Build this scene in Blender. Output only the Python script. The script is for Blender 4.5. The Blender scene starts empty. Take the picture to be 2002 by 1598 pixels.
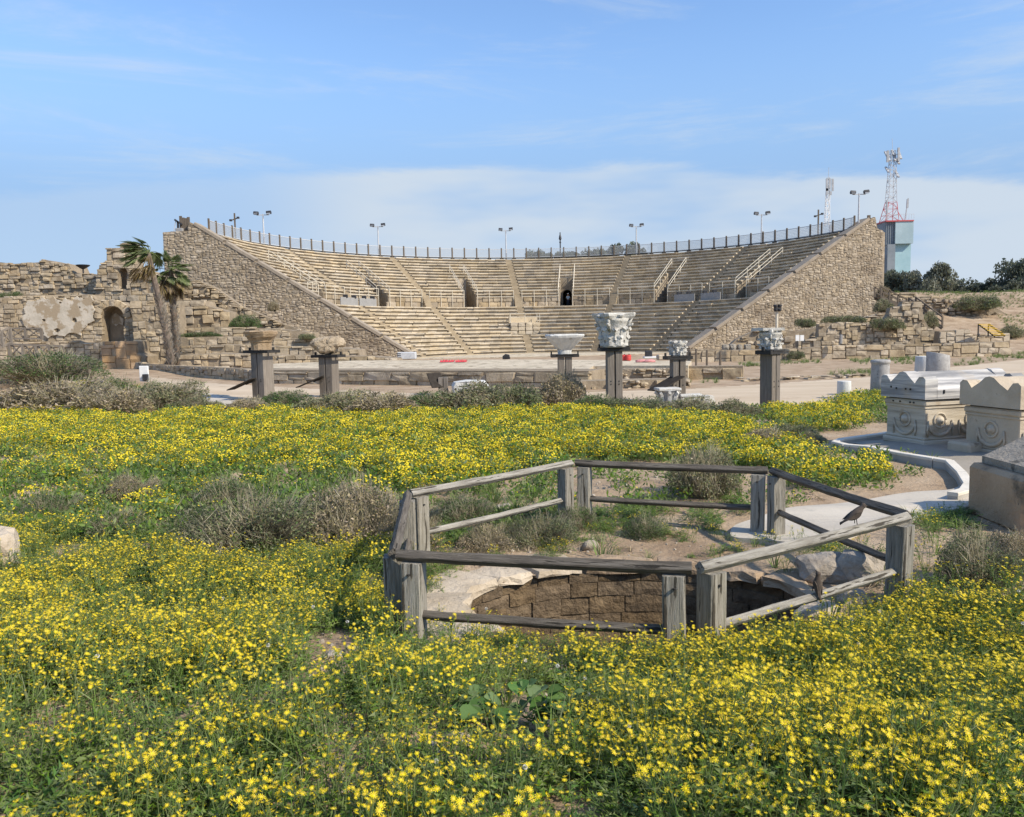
import bpy, bmesh, math, random
import numpy as np
from math import sin, cos, pi, radians, sqrt, atan2
from mathutils import Vector, Matrix, noise as mnoise
from mathutils.geometry import tessellate_polygon

SC = bpy.context.scene
COL = SC.collection
rnd = random.Random(7)

# ------------------------------------------------------------------ camera
ZC = 2.3
PITCH, ROLL, FPX = 0.092, -0.02, 1571.0
fw = np.array([0, cos(PITCH), -sin(PITCH)]); up_ = np.array([0, sin(PITCH), cos(PITCH)]); rt_ = np.array([1.0, 0, 0])
CR = cos(ROLL) * rt_ + sin(ROLL) * up_
CU = -sin(ROLL) * rt_ + cos(ROLL) * up_
CF = fw
cam = bpy.data.cameras.new('camera')
camo = bpy.data.objects.new('camera', cam); COL.objects.link(camo)
camo.matrix_world = Matrix(((CR[0], CU[0], -CF[0], 0), (CR[1], CU[1], -CF[1], 0), (CR[2], CU[2], -CF[2], ZC), (0, 0, 0, 1)))
cam.sensor_width = 36; cam.lens = FPX / 2002 * 36
cam.clip_start = 0.05; cam.clip_end = 8000
SC.camera = camo

# ------------------------------------------------------------------ light
SUN_AZ, SUN_EL = math.atan2(0.85, -0.53), radians(40)     # azimuth measured from +Y towards +X
SV = Vector((sin(SUN_AZ) * cos(SUN_EL), cos(SUN_AZ) * cos(SUN_EL), sin(SUN_EL)))
sl = bpy.data.lights.new('sun', 'SUN'); sl.energy = 3.7; sl.angle = radians(1.6); sl.color = (1, 0.90, 0.74)
so = bpy.data.objects.new('sun', sl); COL.objects.link(so)
so.rotation_euler = (-SV).to_track_quat('-Z', 'Y').to_euler()
SC.view_settings.view_transform = 'Standard'; SC.view_settings.look = 'None'
SC.view_settings.gamma = 1; SC.view_settings.exposure = 0.64
SC.view_settings.use_curve_mapping = False

def world():
    w = bpy.data.worlds.new('World'); SC.world = w; w.use_nodes = True
    nt = w.node_tree; N = nt.nodes; L = nt.links
    for n in list(N): N.remove(n)
    out = N.new('ShaderNodeOutputWorld'); bg = N.new('ShaderNodeBackground')
    sky = N.new('ShaderNodeTexSky'); sky.sky_type = 'NISHITA'; sky.sun_disc = False
    sky.sun_elevation = SUN_EL; sky.sun_rotation = SUN_AZ
    sky.air_density = 1.25; sky.dust_density = 0.35; sky.ozone_density = 3.0; sky.altitude = 20
    tc = N.new('ShaderNodeTexCoord'); sep = N.new('ShaderNodeSeparateXYZ')
    L.new(tc.outputs['Generated'], sep.inputs[0])
    def math_(op, a, b=None, c=None):
        m = N.new('ShaderNodeMath'); m.operation = op
        for i, v in enumerate((a, b, c)):
            if v is None: continue
            if isinstance(v, (int, float)): m.inputs[i].default_value = v
            else: L.new(v, m.inputs[i])
        return m.outputs[0]
    def noise_(scale, detail, rough, sx=1, sy=1, sz=1, off=(0, 0, 0), dist=0.0):
        mp = N.new('ShaderNodeMapping'); mp.inputs['Scale'].default_value = (sx, sy, sz); mp.inputs['Location'].default_value = off
        L.new(tc.outputs['Generated'], mp.inputs[0])
        n = N.new('ShaderNodeTexNoise'); n.inputs['Scale'].default_value = scale; n.inputs['Detail'].default_value = detail
        n.inputs['Roughness'].default_value = rough; n.inputs['Distortion'].default_value = dist
        L.new(mp.outputs[0], n.inputs[0]); return n.outputs[0]
    def sstep(v, a, b):
        m = N.new('ShaderNodeMapRange'); m.interpolation_type = 'SMOOTHSTEP'
        L.new(v, m.inputs[0]); m.inputs[1].default_value = a; m.inputs[2].default_value = b
        return m.outputs[0]
    z = sep.outputs[2]
    # low cloud bank with a ragged upper edge
    n1 = noise_(5.0, 7, 0.62, 1, 1, 5.0, (0.4, 0.0, 0.3), 0.3)
    n0 = noise_(1.3, 2, 0.5, 1, 1, 1.0, (3.1, 0.0, 0.0))
    x2 = math_('MULTIPLY', math_('MULTIPLY', sep.outputs[0], sep.outputs[0]), -0.2)
    edge = math_('ADD', math_('ADD', 0.207, x2), math_('ADD', math_('MULTIPLY', math_('SUBTRACT', n1, 0.5), 0.05), math_('MULTIPLY', math_('SUBTRACT', n0, 0.5), 0.03)))
    d = math_('SUBTRACT', edge, z)
    bank = math_('MULTIPLY', sstep(d, -0.006, 0.012), math_('MULTIPLY_ADD', sstep(sep.outputs[0], -0.32, -0.14), 0.7, 0.3))
    bank = math_('MULTIPLY', bank, sstep(noise_(2.2, 4, 0.6, 1, 1, 4.0, (1.7, 2.0, 0.1)), 0.15, 0.50))
    bank = math_('MULTIPLY', bank, 0.9)
    # thin high wisps
    n2 = noise_(2.6, 8, 0.66, 1.0, 1.0, 7.0, (5.3, 1.1, 2.2), 0.5)
    wisp = math_('MULTIPLY', sstep(n2, 0.47, 0.75), 0.5)
    hz = math_('MULTIPLY', sstep(math_('SUBTRACT', 0.36, z), 0.0, 0.22), 0.88)
    cl = math_('MAXIMUM', bank, wisp)
    tint = N.new('ShaderNodeMix'); tint.data_type = 'RGBA'; tint.blend_type = 'MULTIPLY'; tint.inputs[0].default_value = 1.0
    L.new(sky.outputs[0], tint.inputs[6]); tint.inputs[7].default_value = SKY_TINT
    mh = N.new('ShaderNodeMix'); mh.data_type = 'RGBA'; L.new(hz, mh.inputs[0]); L.new(tint.outputs[2], mh.inputs[6]); mh.inputs[7].default_value = HAZE_COL
    mix = N.new('ShaderNodeMix'); mix.data_type = 'RGBA'
    L.new(cl, mix.inputs[0]); L.new(mh.outputs[2], mix.inputs[6]); mix.inputs[7].default_value = CLOUD_COL
    L.new(mix.outputs[2], bg.inputs[0]); bg.inputs[1].default_value = 0.125
    L.new(bg.outputs[0], out.inputs[0])
SKY_TINT = (0.86, 0.95, 1.10, 1)
CLOUD_COL = (3.3, 3.75, 4.25, 1)
HAZE_COL = (1.65, 2.6, 4.1, 1)
world()

# ------------------------------------------------------------------ helpers
def ray(px, py): return CF + CR * (px - 1001) / FPX - CU * (py - 799) / FPX
def at(px, py, z=0.0):
    d = ray(px, py); t = (z - ZC) / d[2]; p = d * t; return Vector((p[0], p[1], p[2] + ZC))
def atD(px, py, D):
    d = ray(px, py); p = d * (D / d[1]); return Vector((p[0], p[1], p[2] + ZC))
def topix(P):
    P = np.asarray(P, float) - [0, 0, ZC]; zf = np.maximum(P @ CF, 1e-3)
    return 1001 + FPX * (P @ CR) / zf, 799 - FPX * (P @ CU) / zf
def inpoly(x, y, poly):
    x = np.asarray(x, float); y = np.asarray(y, float); ins = np.zeros(x.shape, bool); n = len(poly)
    for i in range(n):
        x1, y1 = poly[i]; x2, y2 = poly[(i + 1) % n]
        c = ((y1 > y) != (y2 > y))
        ins ^= c & (x < (x2 - x1) * (y - y1) / ((y2 - y1) + 1e-12) + x1)
    return ins
def inpoly1(x, y, poly): return bool(inpoly(np.array([x]), np.array([y]), poly)[0])

WL = {}
def thing(name, label, cat, loc=(0, 0, 0), rotz=0.0, group=None):
    o = bpy.data.objects.new(name, None); COL.objects.link(o)
    o.empty_display_size = 0.2
    o.location = loc; o.rotation_euler = (0, 0, rotz)
    o['label'] = label; o['category'] = cat
    if group: o['group'] = group
    WL[o.name] = Matrix.LocRotScale(Vector(loc), Matrix.Rotation(rotz, 3, 'Z'), None)
    return o
def tag(o, label, cat, group=None):
    o['label'] = label; o['category'] = cat
    if group: o['group'] = group
    return o

class MB:
    def __init__(s): s.v = []; s.f = []; s.m = []; s.cm = 0; s.mats = []
    def add(s, vs, fs, mi=None):
        b = len(s.v); s.v.extend([tuple(v) for v in vs]); s.f.extend([tuple(i + b for i in f) for f in fs])
        s.m.extend([s.cm if mi is None else mi] * len(fs)); return s
    def box(s, c, size, rz=0.0, ch=0.0):
        hx, hy, hz = size[0] / 2, size[1] / 2, size[2] / 2
        ca, sa = cos(rz), sin(rz)
        if ch <= 0:
            vs = [(-hx, -hy, -hz), (hx, -hy, -hz), (hx, hy, -hz), (-hx, hy, -hz), (-hx, -hy, hz), (hx, -hy, hz), (hx, hy, hz), (-hx, hy, hz)]
            fs = [(0, 3, 2, 1), (4, 5, 6, 7), (0, 1, 5, 4), (1, 2, 6, 5), (2, 3, 7, 6), (3, 0, 4, 7)]
        else:
            vs, fs = chamfer_box(hx, hy, hz, ch)
        s.add([(c[0] + ca * x - sa * y, c[1] + sa * x + ca * y, c[2] + z) for x, y, z in vs], fs); return s
    def bar(s, p0, p1, w, h=None, roll=0.0, ch=0.0, seg=1, jit=0.0):
        h = w if h is None else h
        p0 = Vector(p0); p1 = Vector(p1); d = (p1 - p0); L = d.length; d.normalize()
        a = Vector((0, 0, 1)) if abs(d.z) < 0.95 else Vector((0, 1, 0))
        x = d.cross(a).normalized(); y = x.cross(d).normalized()
        x, y = x * cos(roll) + y * sin(roll), -x * sin(roll) + y * cos(roll)
        c = ch
        prof = [(-w/2, -h/2), (w/2, -h/2), (w/2, h/2), (-w/2, h/2)] if c <= 0 else \
            [(-w/2+c, -h/2), (w/2-c, -h/2), (w/2, -h/2+c), (w/2, h/2-c), (w/2-c, h/2), (-w/2+c, h/2), (-w/2, h/2-c), (-w/2, -h/2+c)]
        n = len(prof); vs = []; fs = []
        for k in range(seg + 1):
            q = p0 + d * (L * k / seg)
            if jit and 0 < k < seg: q = q + x * rnd.uniform(-jit, jit) + y * rnd.uniform(-jit, jit)
            vs += [q + x * a_ + y * b_ for a_, b_ in prof]
        for k in range(seg):
            for i in range(n):
                j = (i + 1) % n; fs.append((k*n+i, k*n+j, (k+1)*n+j, (k+1)*n+i))
        fs.append(tuple(range(n))[::-1]); fs.append(tuple(seg*n + i for i in range(n)))
        s.add(vs, fs); return s
    def tube(s, pts, rs, n=6, caps=True):
        pts = [Vector(p) for p in pts]
        if isinstance(rs, (int, float)): rs = [rs] * len(pts)
        vs = []; fs = []; px = None
        for k, p in enumerate(pts):
            d = (pts[min(k+1, len(pts)-1)] - pts[max(k-1, 0)])
            if d.length < 1e-9: d = Vector((0, 0, 1))
            d.normalize()
            if px is None:
                a = Vector((0, 0, 1)) if abs(d.z) < 0.9 else Vector((1, 0, 0)); px = d.cross(a).normalized()
            x = (px - d * px.dot(d))
            x = x.normalized() if x.length > 1e-6 else Vector((1, 0, 0)); px = x; y = d.cross(x)
            vs += [p + (x * cos(2*pi*i/n) + y * sin(2*pi*i/n)) * rs[k] for i in range(n)]
        for k in range(len(pts) - 1):
            for i in range(n):
                j = (i + 1) % n; fs.append((k*n+i, k*n+j, (k+1)*n+j, (k+1)*n+i))
        if caps and n > 2: fs.append(tuple(range(n))[::-1]); fs.append(tuple((len(pts)-1)*n + i for i in range(n)))
        s.add(vs, fs); return s
    def lathe(s, prof, n=16, c=(0, 0, 0), caps=True, jit=0.0, sx=1.0, sy=1.0):
        vs = []; fs = []
        for r, z in prof:
            for i in range(n):
                a = 2*pi*i/n; rr = r * (1 + (rnd.uniform(-jit, jit) if jit else 0)); vs.append((c[0] + rr*cos(a)*sx, c[1] + rr*sin(a)*sy, c[2] + z))
        for k in range(len(prof) - 1):
            for i in range(n):
                j = (i+1) % n; fs.append((k*n+i, k*n+j, (k+1)*n+j, (k+1)*n+i))
        if caps: fs.append(tuple(range(n))[::-1]); fs.append(tuple((len(prof)-1)*n+i for i in range(n)))
        s.add(vs, fs); return s
    def prism(s, loops, fn):
        """loops: list of closed 2D loops (first outer, rest holes); fn(u,v,k)->point, k=0 front 1 back"""
        tri = tessellate_polygon([[Vector((u, v, 0)) for u, v in lp] for lp in loops])
        flat = [p for lp in loops for p in lp]; n = len(flat)
        vs = [fn(u, v, 0) for u, v in flat] + [fn(u, v, 1) for u, v in flat]
        fs = []
        for t in tri:
            a, b, c = t
            (x0, y0), (x1, y1), (x2, y2) = flat[a], flat[b], flat[c]
            ar = (x1-x0)*(y2-y0) - (x2-x0)*(y1-y0)
            if abs(ar) < 1e-9: continue
            if ar < 0: a, b, c = a, c, b
            fs.append((a, b, c)); fs.append((a+n, c+n, b+n))
        o = 0
        for lp in loops:
            m = len(lp)
            for i in range(m):
                j = (i+1) % m; fs.append((o+i, o+i+n, o+j+n, o+j))
            o += m
        s.add(vs, fs); return s
    def mesh(s, name, mats, smooth=False):
        me = bpy.data.meshes.new(name); me.from_pydata(s.v, [], s.f)
        for m in (mats if isinstance(mats, (list, tuple)) else [mats]): me.materials.append(m)
        if any(s.m): me.polygons.foreach_set('material_index', s.m)
        if smooth: me.polygons.foreach_set('use_smooth', [True] * len(s.f))
        me.validate(); me.update()
        return me
    def build(s, name, mats, parent=None, smooth=False, local=False):
        o = bpy.data.objects.new(name, s.mesh(name, mats, smooth)); COL.objects.link(o)
        if parent is not None:
            o.parent = parent
            if not local and parent.name in WL: o.matrix_parent_inverse = WL[parent.name].inverted()
        return o
    def fixnormals(s):
        return s

def chamfer_box(hx, hy, hz, c):
    c = min(c, hx*.8, hy*.8, hz*.8)
    bm = bmesh.new(); bmesh.ops.create_cube(bm, size=2)
    for v in bm.verts: v.co = Vector((v.co.x*hx, v.co.y*hy, v.co.z*hz))
    bmesh.ops.bevel(bm, geom=bm.edges[:], offset=c, segments=1, affect='EDGES')
    vs = [tuple(v.co) for v in bm.verts]; fs = [tuple(v.index for v in f.verts) for f in bm.faces]
    bm.free(); return vs, fs

def mobj(name, me, parent=None, loc=(0, 0, 0), rot=(0, 0, 0), sc=(1, 1, 1), world=True):
    o = bpy.data.objects.new(name, me); COL.objects.link(o)
    o.location = loc; o.rotation_euler = rot; o.scale = sc
    if parent is not None:
        o.parent = parent
        if world and parent.name in WL: o.matrix_parent_inverse = WL[parent.name].inverted()
    return o
def struct(o, kind='structure'): o['kind'] = kind; return o
def copy_tree(o, parent=None, keep=True):
    c = o.copy(); COL.objects.link(c)
    if parent is not None: c.parent = parent
    for ch in list(o.children): copy_tree(ch, c)
    return c

# ------------------------------------------------------------------ materials
def mat(name, cols, scale=3.0, rough=0.9, bump=0.3, bscale=None, rand=0.0, detail=6, spots=None, streak=None, coords='world', metal=0.0, spec=0.3, transl=0.0, lo=0.3, hi=0.7, hue=0.0, island=True, spot_streak=False):
    """cols: 1-3 colours blended by noise; rand: per object/island brightness; spots=(col, scale, threshold); streak: (axis scale xyz)"""
    m = bpy.data.materials.new(name); m.use_nodes = True
    nt = m.node_tree; N = nt.nodes; L = nt.links
    for n in list(N): N.remove(n)
    out = N.new('ShaderNodeOutputMaterial'); b = N.new('ShaderNodeBsdfPrincipled')
    b.inputs['Roughness'].default_value = rough; b.inputs['Metallic'].default_value = metal
    b.inputs['Specular IOR Level'].default_value = spec
    if coords == 'world':
        g = N.new('ShaderNodeNewGeometry'); vec = g.outputs['Position']
    else:
        g = N.new('ShaderNodeTexCoord'); vec = g.outputs['Object']
    if streak:
        mp = N.new('ShaderNodeMapping'); mp.inputs['Scale'].default_value = streak; L.new(vec, mp.inputs[0]); vec2 = mp.outputs[0]
    else: vec2 = vec
    def noise_(sc, det, v=None, rough_=0.6):
        n = N.new('ShaderNodeTexNoise'); n.inputs['Scale'].default_value = sc; n.inputs['Detail'].default_value = det
        n.inputs['Roughness'].default_value = rough_
        L.new(v or vec2, n.inputs[0]); return n.outputs[0]
    col = None
    if len(cols) == 1:
        r = N.new('ShaderNodeRGB'); r.outputs[0].default_value = (*cols[0], 1); col = r.outputs[0]
    else:
        cr = N.new('ShaderNodeValToRGB'); els = cr.color_ramp.elements
        els[0].position = lo; els[0].color = (*cols[0], 1); els[1].position = hi; els[1].color = (*cols[-1], 1)
        if len(cols) == 3:
            e = els.new((lo + hi) / 2); e.color = (*cols[1], 1)
        L.new(noise_(scale, detail), cr.inputs[0]); col = cr.outputs[0]
    if spots:
        for sp in (spots if isinstance(spots, list) else [spots]):
            mr = N.new('ShaderNodeMapRange'); mr.inputs[1].default_value = sp[2]; mr.inputs[2].default_value = sp[2] + (sp[3] if len(sp) > 3 else 0.08)
            L.new(noise_(sp[1], 5, vec2 if spot_streak else vec), mr.inputs[0])
            mx = N.new('ShaderNodeMix'); mx.data_type = 'RGBA'; L.new(mr.outputs[0], mx.inputs[0]); L.new(col, mx.inputs[6]); mx.inputs[7].default_value = (*sp[0], 1); col = mx.outputs[2]
    if rand > 0:
        oi = N.new('ShaderNodeObjectInfo'); gg = N.new('ShaderNodeNewGeometry')
        ad = N.new('ShaderNodeMath'); ad.operation = 'ADD'; L.new(oi.outputs['Random'], ad.inputs[0]); L.new(gg.outputs['Random Per Island'], ad.inputs[1])
        if not island: ad.inputs[1].default_value = 0; nt.links.remove(ad.inputs[1].links[0])
        fr = N.new('ShaderNodeMath'); fr.operation = 'FRACT'; L.new(ad.outputs[0], fr.inputs[0])
        mr = N.new('ShaderNodeMapRange'); mr.inputs[3].default_value = 1 - rand; mr.inputs[4].default_value = 1 + rand; L.new(fr.outputs[0], mr.inputs[0])
        hs = N.new('ShaderNodeHueSaturation'); L.new(mr.outputs[0], hs.inputs['Value']); L.new(col, hs.inputs['Color'])
        f2 = N.new('ShaderNodeMath'); f2.operation = 'MULTIPLY'; f2.inputs[1].default_value = 7.31; L.new(fr.outputs[0], f2.inputs[0])
        f3 = N.new('ShaderNodeMath'); f3.operation = 'FRACT'; L.new(f2.outputs[0], f3.inputs[0])
        m2 = N.new('ShaderNodeMapRange'); m2.inputs[3].default_value = 1 - rand * .8; m2.inputs[4].default_value = 1 + rand * .6; L.new(f3.outputs[0], m2.inputs[0])
        L.new(m2.outputs[0], hs.inputs['Saturation'])
        if hue:
            m3 = N.new('ShaderNodeMapRange'); m3.inputs[3].default_value = .5 - hue; m3.inputs[4].default_value = .5 + hue; L.new(f3.outputs[0], m3.inputs[0]); L.new(m3.outputs[0], hs.inputs['Hue'])
        col = hs.outputs[0]
    L.new(col, b.inputs['Base Color'])
    if bump > 0:
        bp = N.new('ShaderNodeBump'); bp.inputs['Strength'].default_value = bump; bp.inputs['Distance'].default_value = 0.05 if coords == 'world' else 0.03
        L.new(noise_(bscale or scale * 4, 8, None, 0.65), bp.inputs['Height']); L.new(bp.outputs[0], b.inputs['Normal'])
    sh = b.outputs[0]
    if transl > 0:
        t = N.new('ShaderNodeBsdfTranslucent'); L.new(col, t.inputs[0]); ms = N.new('ShaderNodeMixShader'); ms.inputs[0].default_value = transl
        L.new(sh, ms.inputs[1]); L.new(t.outputs[0], ms.inputs[2]); sh = ms.outputs[0]
    L.new(sh, out.inputs[0])
    return m

M = {}
M['ashlar'] = mat('ashlar_sandstone', [(0.23, 0.178, 0.118), (0.385, 0.31, 0.21), (0.48, 0.395, 0.28)], 1.6, rand=0.22, bump=0.7, bscale=9, spots=[((0.16, 0.125, 0.085), 2.3, 0.60, 0.12), ((0.11, 0.09, 0.07), 7, 0.66, 0.06)])
M['ashlar_orange'] = mat('ashlar_orange_sandstone', [(0.33, 0.21, 0.11), (0.46, 0.31, 0.17)], 1.6, rand=0.15, bump=0.6, bscale=9, spots=((0.2, 0.14, 0.09), 5, 0.64))
M['rubble'] = mat('rubble_sandstone', [(0.25, 0.20, 0.14), (0.37, 0.305, 0.22), (0.46, 0.385, 0.285)], 2.0, rand=0.17, bump=0.7, bscale=10, spots=[((0.24, 0.19, 0.135), .28, 0.52, .15), ((0.15, 0.115, 0.08), 5, 0.63, .1), ((0.5, 0.43, 0.33), 1.1, 0.64, .06)])
M['mortar'] = mat('old_mortar', [(0.22, 0.175, 0.12), (0.34, 0.275, 0.195)], 2.0, bump=0.9, bscale=8)
M['coping'] = mat('grey_coping_mortar', [(0.25, 0.21, 0.16), (0.36, 0.30, 0.23)], 1.2, bump=0.6, bscale=6)
M['seat'] = mat('seat_sandstone', [(0.33, 0.27, 0.19), (0.46, 0.385, 0.275), (0.53, 0.45, 0.33)], 0.9, rand=0.2, bump=0.5, bscale=8, spots=[((0.25, 0.20, 0.15), 0.7, 0.62, .15), ((0.18, 0.14, 0.10), 5, 0.68, .06)])
M['stair'] = mat('shade_darkened_stair_stone', [(0.26, 0.205, 0.135), (0.38, 0.31, 0.21)], 1.0, bump=0.5, bscale=8)  # seat stone in a darker tan, shade on the steps painted into the colour
M['aisle'] = mat('aisle_block_stone', [(0.24, 0.19, 0.13), (0.40, 0.32, 0.21)], 1.2, rand=0.28, bump=0.6, bscale=8, spots=((0.10, 0.085, 0.07), 2.2, 0.58, .1))
M['plaster'] = mat('old_white_plaster', [(0.40, 0.355, 0.28), (0.58, 0.52, 0.43)], 1.5, bump=0.5, bscale=10, spots=[((0.34, 0.27, 0.185), 1.1, 0.50, .05), ((0.2, 0.16, 0.11), 6.0, 0.68, .04)])
M['marble'] = mat('weathered_white_marble', [(0.42, 0.40, 0.36), (0.62, 0.60, 0.55)], 3, bump=0.6, bscale=14, spots=[((0.30, 0.27, 0.22), 3.5, 0.58, .12), ((0.13, 0.12, 0.10), 11, 0.67, .06)])
M['marble_clean'] = mat('pale_grey_marble', [(0.47, 0.47, 0.45), (0.64, 0.63, 0.59)], 2.5, bump=0.35, bscale=10, streak=(3, 3, .6), spots=((0.34, 0.32, 0.28), 5, 0.62, .1))
M['marble_band'] = mat('banded_marble', [(0.24, 0.235, 0.23), (0.46, 0.44, 0.41), (0.66, 0.63, 0.57)], 1.5, bump=0.3, bscale=12, streak=(.5, .5, 9), spots=((0.42, 0.35, 0.26), 1.4, 0.6, .15), lo=.36, hi=.64)
M['marble_warm'] = mat('banded_cream_marble', [(0.31, 0.265, 0.20), (0.50, 0.435, 0.335), (0.60, 0.535, 0.43)], 1.6, bump=0.35, bscale=12, streak=(.5, .5, 7), spots=((0.38, 0.29, 0.19), 2.5, 0.58, .12))
M['limestone'] = mat('tan_limestone', [(0.42, 0.345, 0.25), (0.55, 0.465, 0.35)], 2.0, bump=0.5, bscale=14, spots=((0.25, 0.19, 0.13), 4, 0.62, .1))
M['darkstone'] = mat('dark_brown_sandstone', [(0.37, 0.25, 0.15), (0.51, 0.37, 0.24)], 1.6, bump=0.8, bscale=12, spots=[((0.13, 0.11, 0.08), 2.0, 0.58, .12), ((0.10, 0.08, 0.06), 9, 0.66, .06)])
M['greylid'] = mat('grey_weathered_lid', [(0.27, 0.235, 0.185), (0.39, 0.345, 0.28)], 3.0, bump=0.9, bscale=20, spots=((0.12, 0.11, 0.09), 3, 0.6, .1))
M['granite'] = mat('grey_granite', [(0.27, 0.26, 0.25), (0.40, 0.39, 0.37)], 6, bump=0.3, bscale=30, spots=((0.18, 0.17, 0.16), 14, 0.62, .05))
M['capbrown'] = mat('brown_capital_stone', [(0.26, 0.185, 0.11), (0.42, 0.31, 0.2)], 2.5, bump=0.9, bscale=12, spots=((0.13, 0.1, 0.075), 4, 0.6, .1))
M['caperode'] = mat('eroded_pitted_stone', [(0.28, 0.22, 0.15), (0.44, 0.355, 0.25)], 2.5, bump=1.0, bscale=8, spots=((0.13, 0.1, 0.07), 6, 0.62, .06))
M['rock'] = mat('pale_field_rock', [(0.33, 0.27, 0.2), (0.52, 0.45, 0.36)], 5, bump=0.8, bscale=14, rand=.2, spots=((0.2, 0.16, 0.12), 6, 0.62, .1))
M['rimstone'] = mat('pale_rim_stone', [(0.40, 0.32, 0.22), (0.56, 0.47, 0.35)], 3, bump=0.7, bscale=14, rand=.1, spots=((0.25, 0.2, 0.14), 6, 0.62, .08))
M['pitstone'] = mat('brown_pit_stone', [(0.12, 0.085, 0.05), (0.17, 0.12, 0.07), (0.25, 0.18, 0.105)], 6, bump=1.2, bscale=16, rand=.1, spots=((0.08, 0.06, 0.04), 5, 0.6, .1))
M['wood'] = mat('grey_weathered_wood', [(0.17, 0.15, 0.115), (0.31, 0.285, 0.235), (0.42, 0.39, 0.33)], 4, bump=0.7, bscale=11, streak=(9, 9, .7), rand=.12, coords='object', spot_streak=True, spots=[((0.07, 0.06, 0.045), 2.6, 0.60, .03), ((0.24, 0.25, 0.17), .6, 0.58, .15)])
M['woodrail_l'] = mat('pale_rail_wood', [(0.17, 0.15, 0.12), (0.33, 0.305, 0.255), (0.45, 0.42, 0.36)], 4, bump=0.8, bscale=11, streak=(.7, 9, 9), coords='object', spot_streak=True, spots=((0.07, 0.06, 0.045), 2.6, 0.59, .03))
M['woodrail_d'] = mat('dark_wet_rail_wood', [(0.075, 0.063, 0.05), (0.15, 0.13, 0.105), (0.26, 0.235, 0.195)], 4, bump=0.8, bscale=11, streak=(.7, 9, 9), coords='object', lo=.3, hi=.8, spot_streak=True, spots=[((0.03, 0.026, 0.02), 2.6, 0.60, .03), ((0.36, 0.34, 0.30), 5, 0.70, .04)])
M['timber'] = mat('stand_timber', [(0.13, 0.11, 0.09), (0.235, 0.205, 0.17)], 4, bump=0.5, bscale=10, streak=(8, 8, .5), rand=.15, coords='object')
M['fencewood'] = mat('brown_fence_wood', [(0.10, 0.08, 0.06), (0.18, 0.145, 0.11)], 3, bump=0.3, streak=(6, 6, .6))
M['iron'] = mat('black_iron', [(0.018, 0.018, 0.018), (0.04, 0.036, 0.032)], 8, rough=.6, bump=0.2)
M['panel'] = mat('dark_panel', [(0.03, 0.026, 0.022), (0.055, 0.047, 0.04)], 6, rough=.9, bump=0.1, spec=.05)
M['cream'] = mat('cream_painted_steel', [(0.55, 0.49, 0.38), (0.66, 0.6, 0.48)], 6, rough=.6, bump=0)
M['steel'] = mat('galvanised_steel', [(0.42, 0.43, 0.44), (0.56, 0.57, 0.58)], 6, rough=.5, bump=0)
M['mesh'] = mat('fence_wire', [(0.40, 0.42, 0.44)], rough=.5, bump=0)
M['dark'] = mat('black_housing', [(0.025, 0.025, 0.028), (0.05, 0.05, 0.055)], 6, rough=.5, bump=0)
M['lens'] = mat('lamp_glass', [(0.35, 0.37, 0.4)], rough=.15, bump=0, spec=.6)
M['greybox'] = mat('grey_equipment_paint', [(0.25, 0.245, 0.235), (0.31, 0.305, 0.295)], 2, rough=.6, bump=0.05)
M['red'] = mat('red_plastic', [(0.5, 0.045, 0.04), (0.62, 0.08, 0.07)], 4, rough=.5, bump=0)
M['pink'] = mat('faded_pink_sheet', [(0.5, 0.2, 0.19), (0.62, 0.3, 0.28)], 4, rough=.8, bump=0)
M['white'] = mat('white_paint', [(0.70, 0.70, 0.68), (0.80, 0.80, 0.78)], 3, rough=.6, bump=0.05)
M['redpaint'] = mat('red_mast_paint', [(0.42, 0.07, 0.08), (0.5, 0.11, 0.11)], 2, rough=.6, bump=0)
M['antenna'] = mat('antenna_grey', [(0.30, 0.31, 0.32), (0.45, 0.46, 0.47)], 2, rough=.6, bump=0)
M['tower_l'] = mat('pale_blue_cladding', [(0.25, 0.40, 0.44), (0.34, 0.50, 0.54)], .4, rough=.6, bump=0)
M['tower_u'] = mat('grey_blue_cladding', [(0.27, 0.37, 0.40), (0.36, 0.46, 0.49)], .4, rough=.6, bump=0)
M['tower_s'] = mat('grey_rib_cladding', [(0.16, 0.19, 0.21), (0.24, 0.27, 0.29)], .6, rough=.6, bump=0)
M['yellowpaint'] = mat('yellow_slat_paint', [(0.6, 0.38, 0.02), (0.7, 0.46, 0.05)], 4, rough=.6, bump=0)
M['kerb'] = mat('white_kerb_concrete', [(0.57, 0.525, 0.44), (0.70, 0.65, 0.56)], 2, bump=0.2, bscale=20)
M['kerbside'] = mat('kerb_side_concrete', [(0.33, 0.31, 0.28), (0.44, 0.42, 0.38)], 2, bump=0.3, bscale=20)
M['concrete'] = mat('pale_path_concrete', [(0.43, 0.385, 0.315), (0.53, 0.48, 0.40)], 1.3, bump=0.25, bscale=25, spots=((0.36, 0.335, 0.29), 2.2, 0.6, .15))
M['paving'] = mat('grey_paving', [(0.26, 0.23, 0.19), (0.34, 0.305, 0.25)], 2, bump=0.3, bscale=16)
M['road'] = mat('sandy_track', [(0.44, 0.345, 0.235), (0.56, 0.46, 0.335)], .35, bump=0.4, bscale=6, streak=(.5, 2.2, 1), spots=((0.36, 0.27, 0.18), .8, 0.6, .15))
M['stage'] = mat('pale_stage_limestone', [(0.46, 0.385, 0.27), (0.60, 0.52, 0.39)], .8, bump=0.6, bscale=5, streak=(1.1, .7, 1), spot_streak=True, spots=[((0.27, 0.215, 0.145), 1.5, 0.56, .04), ((0.40, 0.34, 0.24), .6, 0.55, .1)])
M['trunk'] = mat('tree_bark', [(0.10, 0.08, 0.06), (0.19, 0.155, 0.12)], 4, bump=0.8, streak=(4, 4, .6))
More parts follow.
